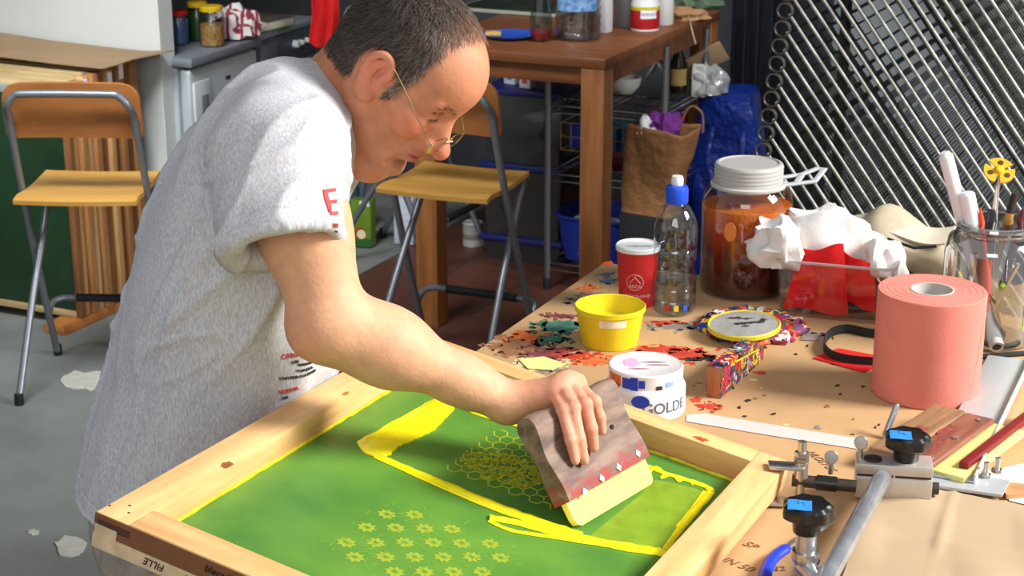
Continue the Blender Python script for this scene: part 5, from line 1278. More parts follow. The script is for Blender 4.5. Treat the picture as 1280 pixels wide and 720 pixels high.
# supports under it: aluminium plate and long bar
alp = mat('brushed_aluminium', (186, 190, 190), .45, .35, var=(4, .06))
flatpoly('aluminium_plate', [(1146, 592), (1160, 585), (1262, 604), (1252, 622), (1150, 607)], .004, alp, 'flat aluminium plate with two bolts under the spare squeegee', 'plate', z=BZ+.0085)
flatpoly('plywood_offcut', [(1247, 606), (1286, 610), (1284, 622), (1258, 624)], .006, wood('offcut', (202, 150, 100), (160, 110, 66), 'x'), 'small plywood offcut at the end of the aluminium plate', 'wood', z=BZ+.002)
la, lb_ = onz(1262, 448, BZ+.004), onz(1186, 598, BZ+.0145); 
ld = (lb_-la).normalized(); lw_ = .030; ls = Vector((-ld.y, ld.x, 0)).normalized()
t = thing('aluminium_angle', 'long grey aluminium angle bar running under the spare squeegee to the plate', 'angle bar', la); ll = (lb_-la)
MB().bar((0, 0, 0), ll, .070, .003, .0005).build('flange', alp, t)
MB().bar(-ls*.035*(-1)+Vector((0, 0, .005)), ll-ls*.035*(-1)+Vector((0, 0, .005)), .003, .013, .0005).build('upstand', mat('bright_aluminium', (222, 222, 220), .4, .35), t)
for (x, y) in ((1232, 596), (1246, 590)):
    q = onz(x, y, BZ+.0127); t = thing('hex_bolt', 'zinc bolt %s on the aluminium plate' % ('nearest the front' if x == 1232 else 'behind the front one'), 'bolt', q)
    MB().lathe([(.008, 0), (.008, .005), (.0, .0055)], 6).build('nut', zinc, t, 20); MB().lathe([(.004, .005), (.004, .022), (0, .023)], 14).build('shank', zinc, t)
# ------------------------------------------------------------------ squeegee frame (needed by the hand)
SQ_PHI = R(43)
S0 = fpt(.145, .132, -.0355)
SAX = (fpt(.174, .328, -.0355)-S0).normalized(); SU = FN.cross(SAX)*-1
SU = SU if SU.dot(FU) > 0 else -SU
ST = FN*math.cos(SQ_PHI)+SU*math.sin(SQ_PHI); SNF = FN*math.sin(SQ_PHI)-SU*math.cos(SQ_PHI)
SQM = basis(S0, SAX, ST, SAX.cross(ST)); 
if SAX.cross(ST).dot(SNF) < 0: SNF_SIGN = -1
else: SNF_SIGN = 1
def sq(s, t, n): return S0+SAX*s+ST*t+SNF*n
def sqpx(px, py, n): return onplane(px, py, S0+SNF*n, SNF)

# ------------------------------------------------------------------ person
DF = Vector((.995, -.1, 0)); DL = Vector((.1, .995, 0)); DZ = Vector((0, 0, 1))   # facing, his left, up
def wnoise(P, fr, seed, oct=3):
    g = np.random.default_rng(seed); out = np.zeros(len(P)); a = 1.0
    for o in range(oct):
        for q in range(5):
            d = g.normal(size=3); d /= np.linalg.norm(d)
            out += a*np.sin(P @ d*fr*(1+.5*g.random())+g.random()*6.28)/3
        a *= .5; fr *= 2
    return out
# head frame: X face forward, Y his left, Z crown
HP, HY = R(42), R(-24)
hx = Vector((math.cos(HP)*math.cos(HY), math.cos(HP)*math.sin(HY), -math.sin(HP)))
hy0 = Vector((-math.sin(HY), math.cos(HY), 0)); hz0 = hx.cross(hy0)
HR = R(-6); hy = hy0*math.cos(HR)+hz0*math.sin(HR); hz = hx.cross(hy)
HS = .95
EAR = ony(472, 99, 2.22)                              # near ear
HC = EAR+hy*(.076*HS)
HM = basis(HC, hx*HS, hy*HS, hz*HS)
HMr = basis(HC, hx, hy, hz)
HMn = np.array(HM)
def hw(x, y, z): return HM @ Vector((x, y, z))
hT = tf(HMr)
def sc(v): return (v[0]*HS*(.955 if v[0] > .05 else 1), v[1]*HS, v[2]*HS)
def scr_(v): return tuple(c*HS for c in v)
def H_ball(c, r): return hT(s_ball(sc(c), r*HS))
def H_ell(c, r, Rm=None): return hT(s_ell(sc(c), scr_(r), Rm))
def H_cone(a, b, ra, rb): return hT(s_cone(sc(a), sc(b), ra*HS, rb*HS))
NECKB = ony(408, 150, 2.35)
lo = np.array(HC)-.21; hi = np.array(HC)+.19; lo[0] -= .07; lo[2] -= .05
G = SDF(lo, hi, .0017)
def roty(a): c, s = math.cos(a), math.sin(a); return [[c, 0, s], [0, 1, 0], [-s, 0, c]]
def rotz(a): c, s = math.cos(a), math.sin(a); return [[c, -s, 0], [s, c, 0], [0, 0, 1]]
G.put(H_ell((-.002, 0, .052), (.096, .074, .076)), 0)
G.put(H_ell((.046, 0, .046), (.055, .057, .052)), .03)
G.put(H_ell((-.045, 0, .015), (.052, .058, .05)), .04)
G.put(H_ell((.044, 0, -.018), (.043, .053, .060)), .03)
for s in (1, -1):
    G.put(H_cone((.0, s*.053, -.048), (.066, s*.021, -.096), .014, .014), .022)       # jaw line
    G.put(H_ball((.064, s*.040, -.024), .020), .018)                                     # cheekbone
    G.put(H_cone((.02, s*.060, -.006), (.062, s*.048, -.012), .011, .012), .018)
G.put(H_cone((.02, 0, -.07), (.062, 0, -.09), .030, .022), .03)
G.put(H_ell((.083, 0, -.102), (.015, .020, .013)), .014)
G.put(H_ell((.072, 0, -.062), (.027, .028, .027)), .018)
ez = .006
for s in (1, -1):
    G.put(H_cone((.0905, s*.008, ez+.019), (.077, s*.046, ez+.020), .0112, .0095), .010)
    G.put(H_ball((.103, s*.033, ez), .0165), .010, 's')
    G.put(H_ball((.0765, s*.032, ez), .0142), .004)
    G.put(H_cone((.0895, s*.020, ez-.005), (.0845, s*.043, ez-.004), .0018, .0016), .003)  # lid edge
    G.put(H_cone((.088, s*.020, ez-.013), (.082, s*.042, ez-.013), .003, .003), .008)       # bag under the eye
    G.put(H_cone((.0885, s*.019, ez+.008), (.083, s*.044, ez+.006), .0012, .0012), .004, 's')
G.put(H_cone((.093, 0, .012), (.118, 0, -.031), .0068, .0105), .012)
G.put(H_cone((.086, 0, .014), (.100, 0, -.034), .0095, .0135), .010)
G.put(H_cone((.080, 0, -.01), (.086, 0, -.04), .018, .018), .012)
G.put(H_ell((.1195, 0, -.0350), (.0140, .0138, .0130)), .008)
for s in (1, -1):
    G.put(H_ell((.1045, s*.0135, -.0375), (.0115, .0075, .0085)), .005)
    G.put(H_ball((.1125, s*.0065, -.0465), .0042), .003, 's')
    G.put(H_cone((.0945, s*.025, -.044), (.086, s*.035, -.072), .0026, .0030), .010, 's')   # nasolabial fold
    G.put(H_cone((.090, s*.030, -.074), (.080, s*.030, -.094), .0026, .0024), .009, 's')
G.put(H_ell((.0965, 0, -.0590), (.0085, .0235, .0052)), .005)
G.put(H_ell((.0950, 0, -.0705), (.0090, .0205, .0066)), .005)
G.put(H_ell((.106, 0, -.0646), (.016, .0245, .0017)), .0025, 's')
G.put(H_ell((.092, 0, -.086), (.012, .025, .0045)), .009, 's')
# ears
for s in (1, -1):
    G.put(H_ell((-.006, s*.073, .002), (.017, .008, .031), rotz(-s*.25)), .008)
    G.put(H_ell((-.002, s*.086, .004), (.0105, .0135, .019)), .004, 's')
    loop = catmull([(.006, s*.075, .006), (.009, s*.077, .019), (.001, s*.081, .032), (-.012, s*.085, .035), (-.022, s*.087, .023), (-.0215, s*.085, .002), (-.014, s*.08, -.015), (-.005, s*.077, -.029), (.004, s*.074, -.029)], 4)
    for a, b in zip(loop[:-1], loop[1:]): G.put(H_cone(a, b, .0042, .0042), .003)
    l2 = catmull([(-.005, s*.079, .027), (-.0125, s*.082, .014), (-.0125, s*.082, -.002), (-.006, s*.079, -.013)], 3)
    for a, b in zip(l2[:-1], l2[1:]): G.put(H_cone(a, b, .0035, .0035), .004)
    G.put(H_ball((.005, s*.0755, .0), .0055), .005)
    G.put(H_ball((.0, s*.0765, -.0265), .0085), .006)
# neck
nb = HMr.inverted() @ NECKB
G.put(s_cone(hw(-.032, 0, -.015), NECKB, .054, .060), .045)
G.put(s_cone(hw(-.045, .0, .0), NECKB+DZ*.01-DF*.02, .042, .055), .03)
G.put(s_cone(hw(-.02, -.045, -.035), NECKB+DF*.06-DL*.01-DZ*.06, .014, .014), .03)   # neck cord
G.put(s_cone(hw(.02, 0, -.07), NECKB+DF*.06-DZ*.03, .026, .045), .04)
Vh, Fh = G.mesh()
Vh = smooth_mesh(Vh, Fh, 2, .4)

# arm + hand: right
SHR = ony(352, 184, 2.16)
ELB = ony(408, 399, 2.10)
MC = {}
FIN = {  # knuckle, middle joint, end joint, tip: where each shows and how far it stands off the handle plane
 'index': ([(721, 481, .002), (742, 503, .032), (749, 521, .027), (752, 538, .020)], .0086),
 'middle': ([(711, 478, .006), (731, 506, .036), (739, 536, .032), (742, 559, .021)], .0090),
 'ring': ([(702, 483, .004), (716, 510, .033), (724, 548, .031), (730, 575, .021)], .0086),
 'little': ([(694, 493, -.002), (703, 513, .024), (713, 550, .026), (719, 576, .019)], .0076)}
FIN = {k: ([sqpx(*p) for p in v[0]], v[1]) for k, v in FIN.items()}
WR = sqpx(640, 504, -.066)
alo = np.minimum(np.array(SHR)-.1, np.array(sq(.12, .06, -.06))-.04); ahi = np.maximum(np.array(SHR)+.1, np.array(WR)+.1)
alo = np.minimum(alo, np.array(ELB)-.07); ahi = np.maximum(ahi, np.array(sq(.03, .2, .06))+.02)
A = SDF(alo, ahi, .0021)
def lerp(a, b, t): return a+(b-a)*t
A.put(s_cone(SHR, lerp(SHR, ELB, .5), .058, .053), 0)
A.put(s_cone(lerp(SHR, ELB, .45), ELB, .052, .040), .03)
uax = (ELB-SHR).normalized(); fax = (WR-ELB).normalized()
bend = (uax-fax).normalized()                                  # towards the point of the elbow
A.put(s_ball(ELB+bend*.020, .025), .03); A.put(s_ball(ELB+bend*.034+fax*.004, .012), .018)                         # olecranon
A.put(s_cone(ELB+bend*.012, lerp(ELB, WR, .3), .030, .034), .03)
A.put(s_cone(lerp(ELB, WR, .06), lerp(ELB, WR, .35), .043, .044), .04)
A.put(s_cone(lerp(ELB, WR, .3), lerp(ELB, WR, .75), .043, .031), .03)
sax = SAX                                                        # across the hand
A.put(s_cone(lerp(ELB, WR, .7)+sax*.006, WR+sax*.010, .026, .021), .02)
A.put(s_cone(lerp(ELB, WR, .7)-sax*.006, WR-sax*.010, .026, .021), .02)
A.put(s_cone(lerp(SHR, ELB, .35)-bend*.012, lerp(SHR, ELB, .75)-bend*.010, .044, .036), .03)
A.put(s_ball(WR+sax*.02+DZ*.008, .012), .015)                   # ulna head
prev = None
for i, (nm, (pts, r)) in enumerate(FIN.items()):
    w0 = WR+sax*((i-1.5)*.0125)
    m = pts[0]
    A.put(s_cone(w0, m, .0165, .0125), .02)
    A.put(s_ball(m+DZ*.003, r+.002), .010)
for i, (nm, (P, r)) in enumerate(FIN.items()):
    rr = [r*1.12, r*1.03, r*.94, r*.80]
    for a in range(3): A.put(s_cone(P[a], P[a+1], rr[a], rr[a+1]), .0035)
    A.put(s_ball(P[1]+SNF*.0012, rr[1]*1.02), .004)
TB = FIN['index'][0][2]-SNF*.062+ST*-.005
# thumb on the far side of the handle
T = [WR-sax*.02+ST*-.004, TB+ST*.045-SNF*.022, TB+ST*.012-SNF*.006, TB-ST*.016]
for a, (r1, r2) in enumerate(((.018, .0135), (.0115, .0105), (.0105, .0085))): A.put(s_cone(T[a], T[a+1], r1, r2), .008)
Va, Fa = A.mesh(); Va = smooth_mesh(Va, Fa, 1, .4)

# torso core, far arm (hidden by the shirt and the near arm), coarse
CSH = ony(405, 150, 2.32)
HIP = ony(262, 610, 2.32)
SHL = SHR+DL*.29-DZ*.05-DF*.085
ELL = SHL-DZ*.27-DF*.04; WLL = ELL-DZ*.22+DF*.03-DL*.03
Bc = SDF(np.minimum(np.array(HIP), np.array(WLL))-.25, np.maximum(np.array(SHL), np.array(CSH))+.16, .006)
def tor(c, a, b, h): return s_ell(c, (a, b, h), np.array([DF, DL, DZ]).T)
for t, a, b in ((0, .10, .15), (.25, .10, .145), (.5, .10, .14), (.75, .10, .145), (1., .105, .155)):
    Bc.put(tor(lerp(CSH-DF*.07-DZ*.08, HIP, t), a*.62, b*.7, .09), .05)
Bc.put(s_cone(NECKB, CSH-DZ*.08-DF*.05, .05, .07), .03)
Bc.put(s_cone(SHR, CSH-DF*.03-DZ*.03, .045, .05), .03); Bc.put(s_cone(SHL, CSH-DF*.03-DZ*.03, .05, .05), .03)
Bc.put(s_cone(SHL, ELL, .05, .038), .02); Bc.put(s_cone(ELL, WLL, .038, .026), .02)
for q in range(4): Bc.put(s_cone(WLL, WLL-DZ*.15+DF*((q-1.5)*.018+.02), .016, .008), .008)
Bc.put(s_cone(WLL, WLL-DZ*.07+DF*.05-DL*.02, .014, .009), .008)
Vb, Fb = Bc.mesh()
Vs = np.concatenate([Vh, Va, Vb]); Fs = np.concatenate([Fh, Fa+len(Vh), Fb+len(Vh)+len(Va)])
# albedo
def mixc(C, col, w): return C*(1-w[:, None])+np.array(lin(col))[None, :]*w[:, None]
def bump01(d, r0, r1): return np.clip((r1-d)/(r1-r0), 0, 1)**1.5
C = np.tile(np.array(lin((190, 128, 96))), (len(Vs), 1))
C[len(Vh):] = np.array(lin((214, 162, 126)))
Hinv = np.linalg.inv(HMn)
hl = Vs @ Hinv[:3, :3].T+Hinv[:3, 3]
hd = np.zeros(len(Vs)); hd[:len(Vh)] = 1
ay = np.abs(hl[:, 1])
def dist(p): return np.sqrt((hl[:, 0]-p[0])**2+(ay-p[1])**2+(hl[:, 2]-p[2])**2)
C = mixc(C, (192, 96, 78), .65*hd*bump01(dist((.112, 0, -.034)), .010, .03))
C = mixc(C, (205, 110, 88), .45*hd*bump01(dist((.068, .044, -.018)), .01, .035))
C = mixc(C, (214, 128, 106), .6*hd*bump01(dist((-.01, .083, .004)), .02, .042))
lipw = np.clip(1-np.maximum(np.abs(hl[:, 2]+.0646)/.0100, ay/.0235)**3, 0, 1)*(hl[:, 0] > .082)
C = mixc(C, (186, 92, 88), .8*hd*lipw)
stub = np.clip((-.035-hl[:, 2])/.02, 0, 1)*np.clip((hl[:, 0]+.01)/.03, 0, 1)*np.clip((.14+hl[:, 2])/.02, 0, 1)
C = mixc(C, (150, 112, 96), .35*hd*stub*(1-lipw))
C = mixc(C, (150, 90, 70), .5*hd*bump01(dist((.084, .032, .006)), .006, .016))
neckw = np.clip((-.0-hl[:, 0])/.04, 0, 1)*np.clip((.02-hl[:, 2])/.04, 0, 1)
C = mixc(C, (186, 120, 88), .55*hd*neckw)
dE = np.linalg.norm(Vs-np.array(ELB+bend*.03), axis=1)
C = mixc(C, (206, 120, 96), .6*bump01(dE, .02, .06))
dH = np.linalg.norm(Vs-np.array(FIN['ring'][0][1]), axis=1)
C = mixc(C, (214, 138, 116), .6*bump01(dH, .04, .11))
# scalp under the hair
def hairmask(q):
    x, y, z = q[:, 0], np.abs(q[:, 1]), q[:, 2]
    front = np.interp(z, [-.045, -.03, -.012, .0, .02, .04, .06, .08, .1, .115, .13], [-.2, .030, .036, .040, .043, .045, .048, .044, .042, .050, .066])
    m = np.clip((front-x)/.016, 0, 1)
    nape = np.interp(x, [-.12, -.07, -.04, -.025, .0], [-.062, -.06, -.045, -.02, -.02])
    m *= np.clip((z-nape+.008)/.026, 0, 1)
    ear = np.sqrt(((x+.009)/.0275)**2+((z-.004)/.040)**2)
    m *= np.clip((ear-1.0)/.15, 0, 1)*1.0
    return m
hm = hairmask(hl)*hd
thin = np.clip((hl[:, 0]+.01)/.05, 0, 1)*np.clip((hl[:, 2]-.075)/.03, 0, 1)
C = mixc(C, (74, 58, 50), hm*(.93-.62*thin))
mot = wnoise(Vs, 90, 3)*.05+wnoise(Vs, 300, 5)*.04
C[:, 0] *= 1+.02*wnoise(Vs, 60, 6); C[:, 1] *= 1-.035*np.clip(wnoise(Vs, 70, 7), 0, 2)
C = np.clip(C*(1+mot[:, None]), 0, 1)
me = np_mesh('person', Vs, Fs); vcol(me, 'albedo', C)
skin = mat('skin', (220, 165, 135), .55, bump=(190, .5, .0012), sss=.08, spec=.3)
nt = skin.node_tree; at = nt.nodes.new('ShaderNodeAttribute'); at.attribute_name = 'albedo'
nt.links.new(at.outputs['Color'], nt.nodes['Principled BSDF'].inputs['Base Color'])
person = link('person', me, skin, None, 180)
tag(person, 'grey-haired man in a grey t-shirt bending over the silk screen with his arm outstretched', 'person')

# hair strands
def strands(name, cols, pick, length, rad, n, dirfn, lift=.28, segs=3, parent=None):
    tri = Fh; c = Vh[tri].mean(1); q = c @ Hinv[:3, :3].T+Hinv[:3, 3]
    w = pick(q); e1 = Vh[tri[:, 1]]-Vh[tri[:, 0]]; e2 = Vh[tri[:, 3]]-Vh[tri[:, 0]]
    nn = np.cross(e1, e2); ar = np.linalg.norm(nn, axis=1)+1e-12; nn /= ar[:, None]
    p = w*ar; p /= p.sum(); g = np.random.default_rng(11)
    ids = g.choice(len(tri), n, p=p)
    base = c[ids]+(e1[ids]*(g.random((n, 1))-.5)+e2[ids]*(g.random((n, 1))-.5)); nr = nn[ids]; ql = q[ids]
    if np.mean(((base-np.array(HC))*nr).sum(1)) < 0: nr = -nr
    d = dirfn(ql)+g.normal(size=(n, 3))*.28
    d = d @ HMn[:3, :3].T; d -= nr*(d*nr).sum(1)[:, None]; d /= np.linalg.norm(d, axis=1)[:, None]+1e-9
    L_ = length(ql)*(.7+.6*g.random(n))
    V = []; Fc = []; K = 3
    side = np.cross(d, nr)
    lf = lift*(.6+.8*g.random(n))
    pts = []
    for k in range(segs+1):
        t = k/segs
        pts.append(base-nr*.001+(d*t*(1)+nr*(lf[:, None]*(t-.55*t*t)))*L_[:, None])
    for k in range(segs+1):
        r = rad*(1-.8*(k/segs)**2)
        for a in range(K):
            an = 2*PI*a/K; V.append(pts[k]+side*(r*math.cos(an))+nr*(r*math.sin(an)))
    V = np.stack(V, 1).reshape(-1, 3); per = (segs+1)*K; F = []
    for k in range(segs):
        for a in range(K):
            b = (a+1) % K; F.append([k*K+a, k*K+b, (k+1)*K+b, (k+1)*K+a])
    F = (np.array(F)[None]+np.arange(n)[:, None, None]*per).reshape(-1, 4)
    me = np_mesh(name, V, F); cc = cols(ql, g); vcol(me, 'albedo', np.repeat(cc, per, 0))
    hmt = mat('hair_'+name, (60, 50, 44), .38, spec=.5)
    nt = hmt.node_tree; at = nt.nodes.new('ShaderNodeAttribute'); at.attribute_name = 'albedo'
    nt.links.new(at.outputs['Color'], nt.nodes['Principled BSDF'].inputs['Base Color'])
    return link(name, me, hmt, parent, 180)
def hdir(q):
    x, y, z = q[:, 0], q[:, 1], q[:, 2]
    s = np.sign(y); top = np.clip((z-.07)/.04, 0, 1)
    d = np.stack([.55*top-.35*(1-top)+.2*(x > .03), .35*s*top+0*x, -.75*(1-top)-.1*top], 1)
    return d
def hcol(q, g):
    n = len(q); gr = g.random(n)**2.2
    greyness = np.clip(gr*(.45+.9*np.clip((q[:, 0]+.02)/.06, 0, 1)*np.clip((.1-q[:, 2])/.05, 0, 1)), 0, 1)
    a = np.array(lin((58, 45, 38))); b = np.array(lin((182, 168, 156)))
    red = np.clip((q[:, 2]-.08)/.03, 0, 1)*np.clip((q[:, 0]+.01)/.04, 0, 1)
    c = a[None]*(1-greyness[:, None])+b[None]*greyness[:, None]
    return c*(1-.6*red[:, None])+np.array(lin((150, 106, 82)))[None]*.6*red[:, None]
def hpick(q):
    thin_ = np.clip((q[:, 0]+.01)/.05, 0, 1)*np.clip((q[:, 2]-.075)/.03, 0, 1)
    return hairmask(q)*(1-.85*thin_)
strands('hair', hcol, hpick, lambda q: (.011+.010*np.clip((q[:, 2]-.0)/.06, 0, 1))*(.30+.70*hairmask(q)), .00042, 25000, hdir, parent=person)
def bpick(q):
    x, y, z = q[:, 0], np.abs(q[:, 1]), q[:, 2]
    zc = .0250+.004*np.clip((y-.015)/.02, 0, 1)-.003*np.clip((y-.035)/.01, 0, 1)
    return ((np.abs(z-zc) < .0042) & (y > .012) & (y < .046) & (x > .06)).astype(float)
for sgn in (1, -1): strands('eyebrow', lambda q, g: np.tile(np.array(lin((92, 70, 58))), (len(q), 1))*(.8+.6*g.random((len(q), 1))), lambda q, sgn=sgn: bpick(q)*(q[:, 1]*sgn > 0), lambda q: .008+0*q[:, 0], .00035, 190, lambda q: np.stack([-.1+0*q[:, 0], np.sign(q[:, 1]), .15+0*q[:, 0]], 1), lift=.2, parent=person)

for sgn in (1, -1):
    pts = [hw(.0735+.0150*math.cos(R(az))*math.cos(R(-14)), sgn*.032+.0150*math.sin(R(az)), ez+.0150*math.sin(R(-14))-.001*abs(az/55)) for az in range(-55, 56, 11)]
    MB().tube(pts, [.0004]+[.0011]*9+[.0004], 6).build('eyelash', mat('lash', (60, 40, 34), .7), person)

# ------------------------------------------------------------------ t-shirt
prof = [(118, 318, 400), (140, 270, 425), (170, 246, 430), (200, 228, 432), (230, 213, 431), (260, 200, 430), (320, 178, 428), (380, 160, 427), (440, 143, 424), (480, 132, 408), (520, 122, 392), (560, 118, 382), (600, 113, 376), (650, 112, 370)]
YT = 2.32
S = SDF((-.70, 1.95, .85), (-.12, 2.62, 1.58), .0036)
ys = np.linspace(122, 650, 44)
for y in ys:
    xl = np.interp(y, [p[0] for p in prof], [p[1] for p in prof]); xr = np.interp(y, [p[0] for p in prof], [p[2] for p in prof])
    c = ony((xl+xr)/2, y, YT); e = ony(xr, y, YT); hw_ = (e-c).length
    B = np.interp(y, [122, 150, 200, 300, 450, 650], [.10, .155, .185, .19, .195, .21])
    a2 = hw_**2-(.1*B)**2; a_ = math.sqrt(max(a2, .05**2))/.995
    S.put(tor(c, a_, B, .042), .012)
S.put(s_cone(CSH-DF*.03-DL*.05, SHR+DZ*.0, .075, .072), .05)
S.put(s_cone(CSH-DF*.03+DL*.05-DZ*.02, SHL, .065, .055), .04)
nax = (hw(-.03, 0, -.02)-NECKB).normalized()
S.put(s_cone(NECKB-nax*.04, NECKB+nax*.026, .085, .066), .035)
S.put(s_cone(NECKB-DF*.05-DZ*.02, NECKB-DF*.058+DZ*.008, .045, .030), .03)
S.put(s_cone(SHL, ELL+(SHL-ELL)*.3, .058, .06), .03)
# sleeve: its own field, trimmed at the hem and opened for the arm, then merged
HEM = ony(361, 306, 2.085)
SLD = (HEM-SHR).normalized()
def halfspace(p, n, lo, hi):
    p = np.array(p, float); n = np.array(n, float)
    return (lambda X, Y, Z: -((X-p[0])*n[0]+(Y-p[1])*n[1]+(Z-p[2])*n[2])), np.array(lo), np.array(hi)
big = (S.lo, S.lo+S.h*(S.n-1))
S2 = SDF(big[0], big[1], S.h); S2.n = S.n; S2.F = np.full(S.n, 1.0, np.float32)
S2.put(s_cone(SHR, HEM+SLD*.06, .066, .066), 0)
S2.put(s_cone(SHR-DF*.012+DZ*.0, HEM-DF*.030+SLD*.06, .060, .056), .03)
S2.put(halfspace(HEM, (SLD+DF*.10-DZ*.05).normalized(), *big), .004, 's')
S2.put(s_cone(lerp(SHR, HEM, .45), HEM+SLD*.06-DF*.006, .050, .0585), .004, 's')
S2.put(s_cone(lerp(SHR, HEM, .55)-DF*.012, HEM+SLD*.06-DF*.030, .040, .050), .006, 's')
k = .022; hh = np.maximum(k-np.abs(S.F-S2.F), 0)/k; S.F = np.minimum(S.F, S2.F)-hh*hh*k*.25
S.put(s_cone(NECKB-nax*.02, NECKB+nax*.09, .0605, .0605), .003, 's')
HEMZ = .934
S.put(halfspace((0, 0, HEMZ), (0, 0, -1), *big), .004, 's')
S.put(tor(Vector((*ony(255, 640, YT).xy, HEMZ)), .095, .17, .05), .01, 's')
Vt, Ft = S.mesh(); Vt = smooth_mesh(Vt, Ft, 2, .4)
def normals(V, F):
    n = np.cross(V[F[:, 2]]-V[F[:, 0]], V[F[:, 3]]-V[F[:, 1]]); out = np.zeros_like(V)
    for a in range(4): np.add.at(out, F[:, a], n)
    return out/(np.linalg.norm(out, axis=1)[:, None]+1e-12)
Nt = normals(Vt, Ft)
pxs = np.array([pxof(v) for v in Vt])
# folds: gathers hanging under the arm, drag lines from the shoulder, ripples across the back
lat = (Vt-np.array(CSH)) @ np.array(DF); zz_ = Vt[:, 2]; yy_ = Vt[:, 1]
def ridged(P, fr, seed): return 1-np.minimum(np.abs(wnoise(P, fr, seed, 2))*1.5, 1)
def sm(x, a, b): t = np.clip((x-a)/(b-a), 0, 1); return t*t*(3-2*t)
disp = wnoise(Vt, 14, 8, 2)*.0030
# long drag folds: coordinates turned so that the noise is stretched along each fold
def fold(angle, fr, st, seed):
    a = R(angle); u = lat*math.cos(a)+zz_*math.sin(a); v = -lat*math.sin(a)+zz_*math.cos(a)
    return ridged(np.stack([u*st, v, yy_*.7], 1), fr, seed)
up = sm(zz_, 1.10, 1.22); lowm = 1-sm(zz_, 1.18, 1.30); right_ = sm(pxs[:, 0], 240, 330)
disp += up*(fold(58, 26, .30, 31)**3)*.0085
disp += up*(fold(35, 34, .35, 33)**3)*.0055
disp += lowm*(fold(80, 40, .22, 35)**2)*(.003+.0065*right_)
disp += (1-right_)*(fold(65, 24, .3, 37)**3)*.0080
disp += wnoise(Vt*np.array([1, 1, .5]), 60, 21, 2)*.0008
sl_d = np.linalg.norm(Vt-np.array(lerp(SHR, HEM, .7)), axis=1)
disp += (1-sm(sl_d, .08, .13))*(fold(100, 40, .25, 39)**2)*.0060
near_cut = np.clip((np.linalg.norm(Vt-np.array(NECKB), axis=1)-.085)/.04, 0.15, 1)
disp *= near_cut
# armhole seam
seam = np.abs(((Vt-np.array(lerp(SHR, HEM, .02))) @ np.array(SLD+DF*.25)))
disp -= .0022*np.clip(1-seam/.006, 0, 1)*(np.linalg.norm(Vt-np.array(SHR), axis=1) < .12)
# hem band and sleeve band stitching
disp -= .0012*np.clip(1-np.abs(Vt[:, 2]-(HEMZ+.022))/.004, 0, 1)
hb = np.abs((Vt-np.array(HEM)) @ np.array(SLD)+.02); disp -= .0012*np.clip(1-hb/.004, 0, 1)*(np.linalg.norm(Vt-np.array(HEM), axis=1) < .095)
Vt = Vt+Nt*disp[:, None]
shirt_m = mat('heather_cotton', (188, 188, 191), .9, var=(430, .20), vscale=(1, 1, .30), bump=(900, .25, .0006), spec=.12, detail=8, lo=.36, hi=.64)
mt = np_mesh('t_shirt', Vt, Ft)
shirt = link('t_shirt', mt, shirt_m, person, 180); shirt['label'] = 'heather grey short-sleeved t-shirt with red and black print'
# print on the shirt, laid on the cloth
dgb = bmesh.new(); dgb.from_mesh(mt); SBVH = BVHTree.FromBMesh(dgb); dgb.free()
CAMP = Vector((0, 0, CAM_H))
def shirt_text(txt, size, px, py, ang, mcol, name, shear=0.0):
    hit, n, _, _ = SBVH.ray_cast(CAMP, ray(px, py).normalized())
    if hit is None: return
    t1 = n.orthogonal().normalized(); t2 = n.cross(t1); e_ = .002
    p0 = Vector(pxof(hit)); j1 = (Vector(pxof(hit+t1*e_))-p0); j2 = (Vector(pxof(hit+t2*e_))-p0)
    D = j1.x*j2.y-j2.x*j1.y; wx, wy = math.cos(R(ang)), -math.sin(R(ang))
    xd = (t1*((wx*j2.y-wy*j2.x)/D)+t2*((wy*j1.x-wx*j1.y)/D)).normalized(); yx, yy = wy, -wx; yd = (t1*((yx*j2.y-yy*j2.x)/D)+t2*((yy*j1.x-yx*j1.y)/D)).normalized()
    mb = text_mb(txt, size, shear=shear)
    def f(off):
        def g(v):
            p = hit+xd*v.x+yd*v.y
            h2, n2, _, _ = SBVH.ray_cast(p+n*.06, -n)
            if h2 is None or (h2-p).length > .05: h2, n2 = p, n
            return h2+n*off
        return g
    thicken(mb, f(.0016), f(-.0006)).build(name, mcol, shirt, None)
red_ink = mat('shirt_red_print', (206, 74, 72), .8); blk_ink = mat('shirt_black_print', (74, 74, 80), .8)
shirt_text('E', .050, 416, 254, 4, red_ink, 'red_letter')
shirt_text('NO', .008, 419, 282, 0, red_ink, 'red_lettering'); shirt_text('MA', .006, 420, 289, 0, blk_ink, 'black_lettering')
shirt_text('CARGA', .0095, 365, 444, 10, red_ink, 'red_lettering')
shirt_text('LOS', .0062, 369, 452, 12, blk_ink, 'black_lettering'); shirt_text('MANANAS', .0062, 382, 455, 12, blk_ink, 'black_lettering')
shirt_text('Y LOS JEDOS', .0062, 382, 462, 14, blk_ink, 'black_lettering')
shirt_text('CON PESO A LA ESPALDA', .0062, 377, 470, 14, blk_ink, 'black_lettering')
shirt_text('FORMA', .0095, 361, 488, 14, red_ink, 'red_lettering'); shirt_text('NO', .0062, 356, 497, 14, blk_ink, 'black_lettering')

hc_ = Vector((*ony(255, 640, YT).xy, 0)); band = []; edge_ = []
for q in range(72):
    a = 2*PI*q/72; d_ = Vector((math.cos(a), math.sin(a), 0))
    for z_, lst in ((HEMZ+.022, band), (HEMZ+.0045, edge_)):
        h_, n_, _, _ = SBVH.ray_cast(hc_+d_*.6+Vector((0, 0, z_)), -d_)
        if h_ is not None: lst.append(h_+d_*.0002)
MB().tube(edge_, .0042, 8, closed=True).build('hem', shirt_m, shirt, 180)
MB().tube(band, .0011, 6, closed=True).build('hem_stitching', mat('stitching', (206, 206, 208), .9), shirt, 180)
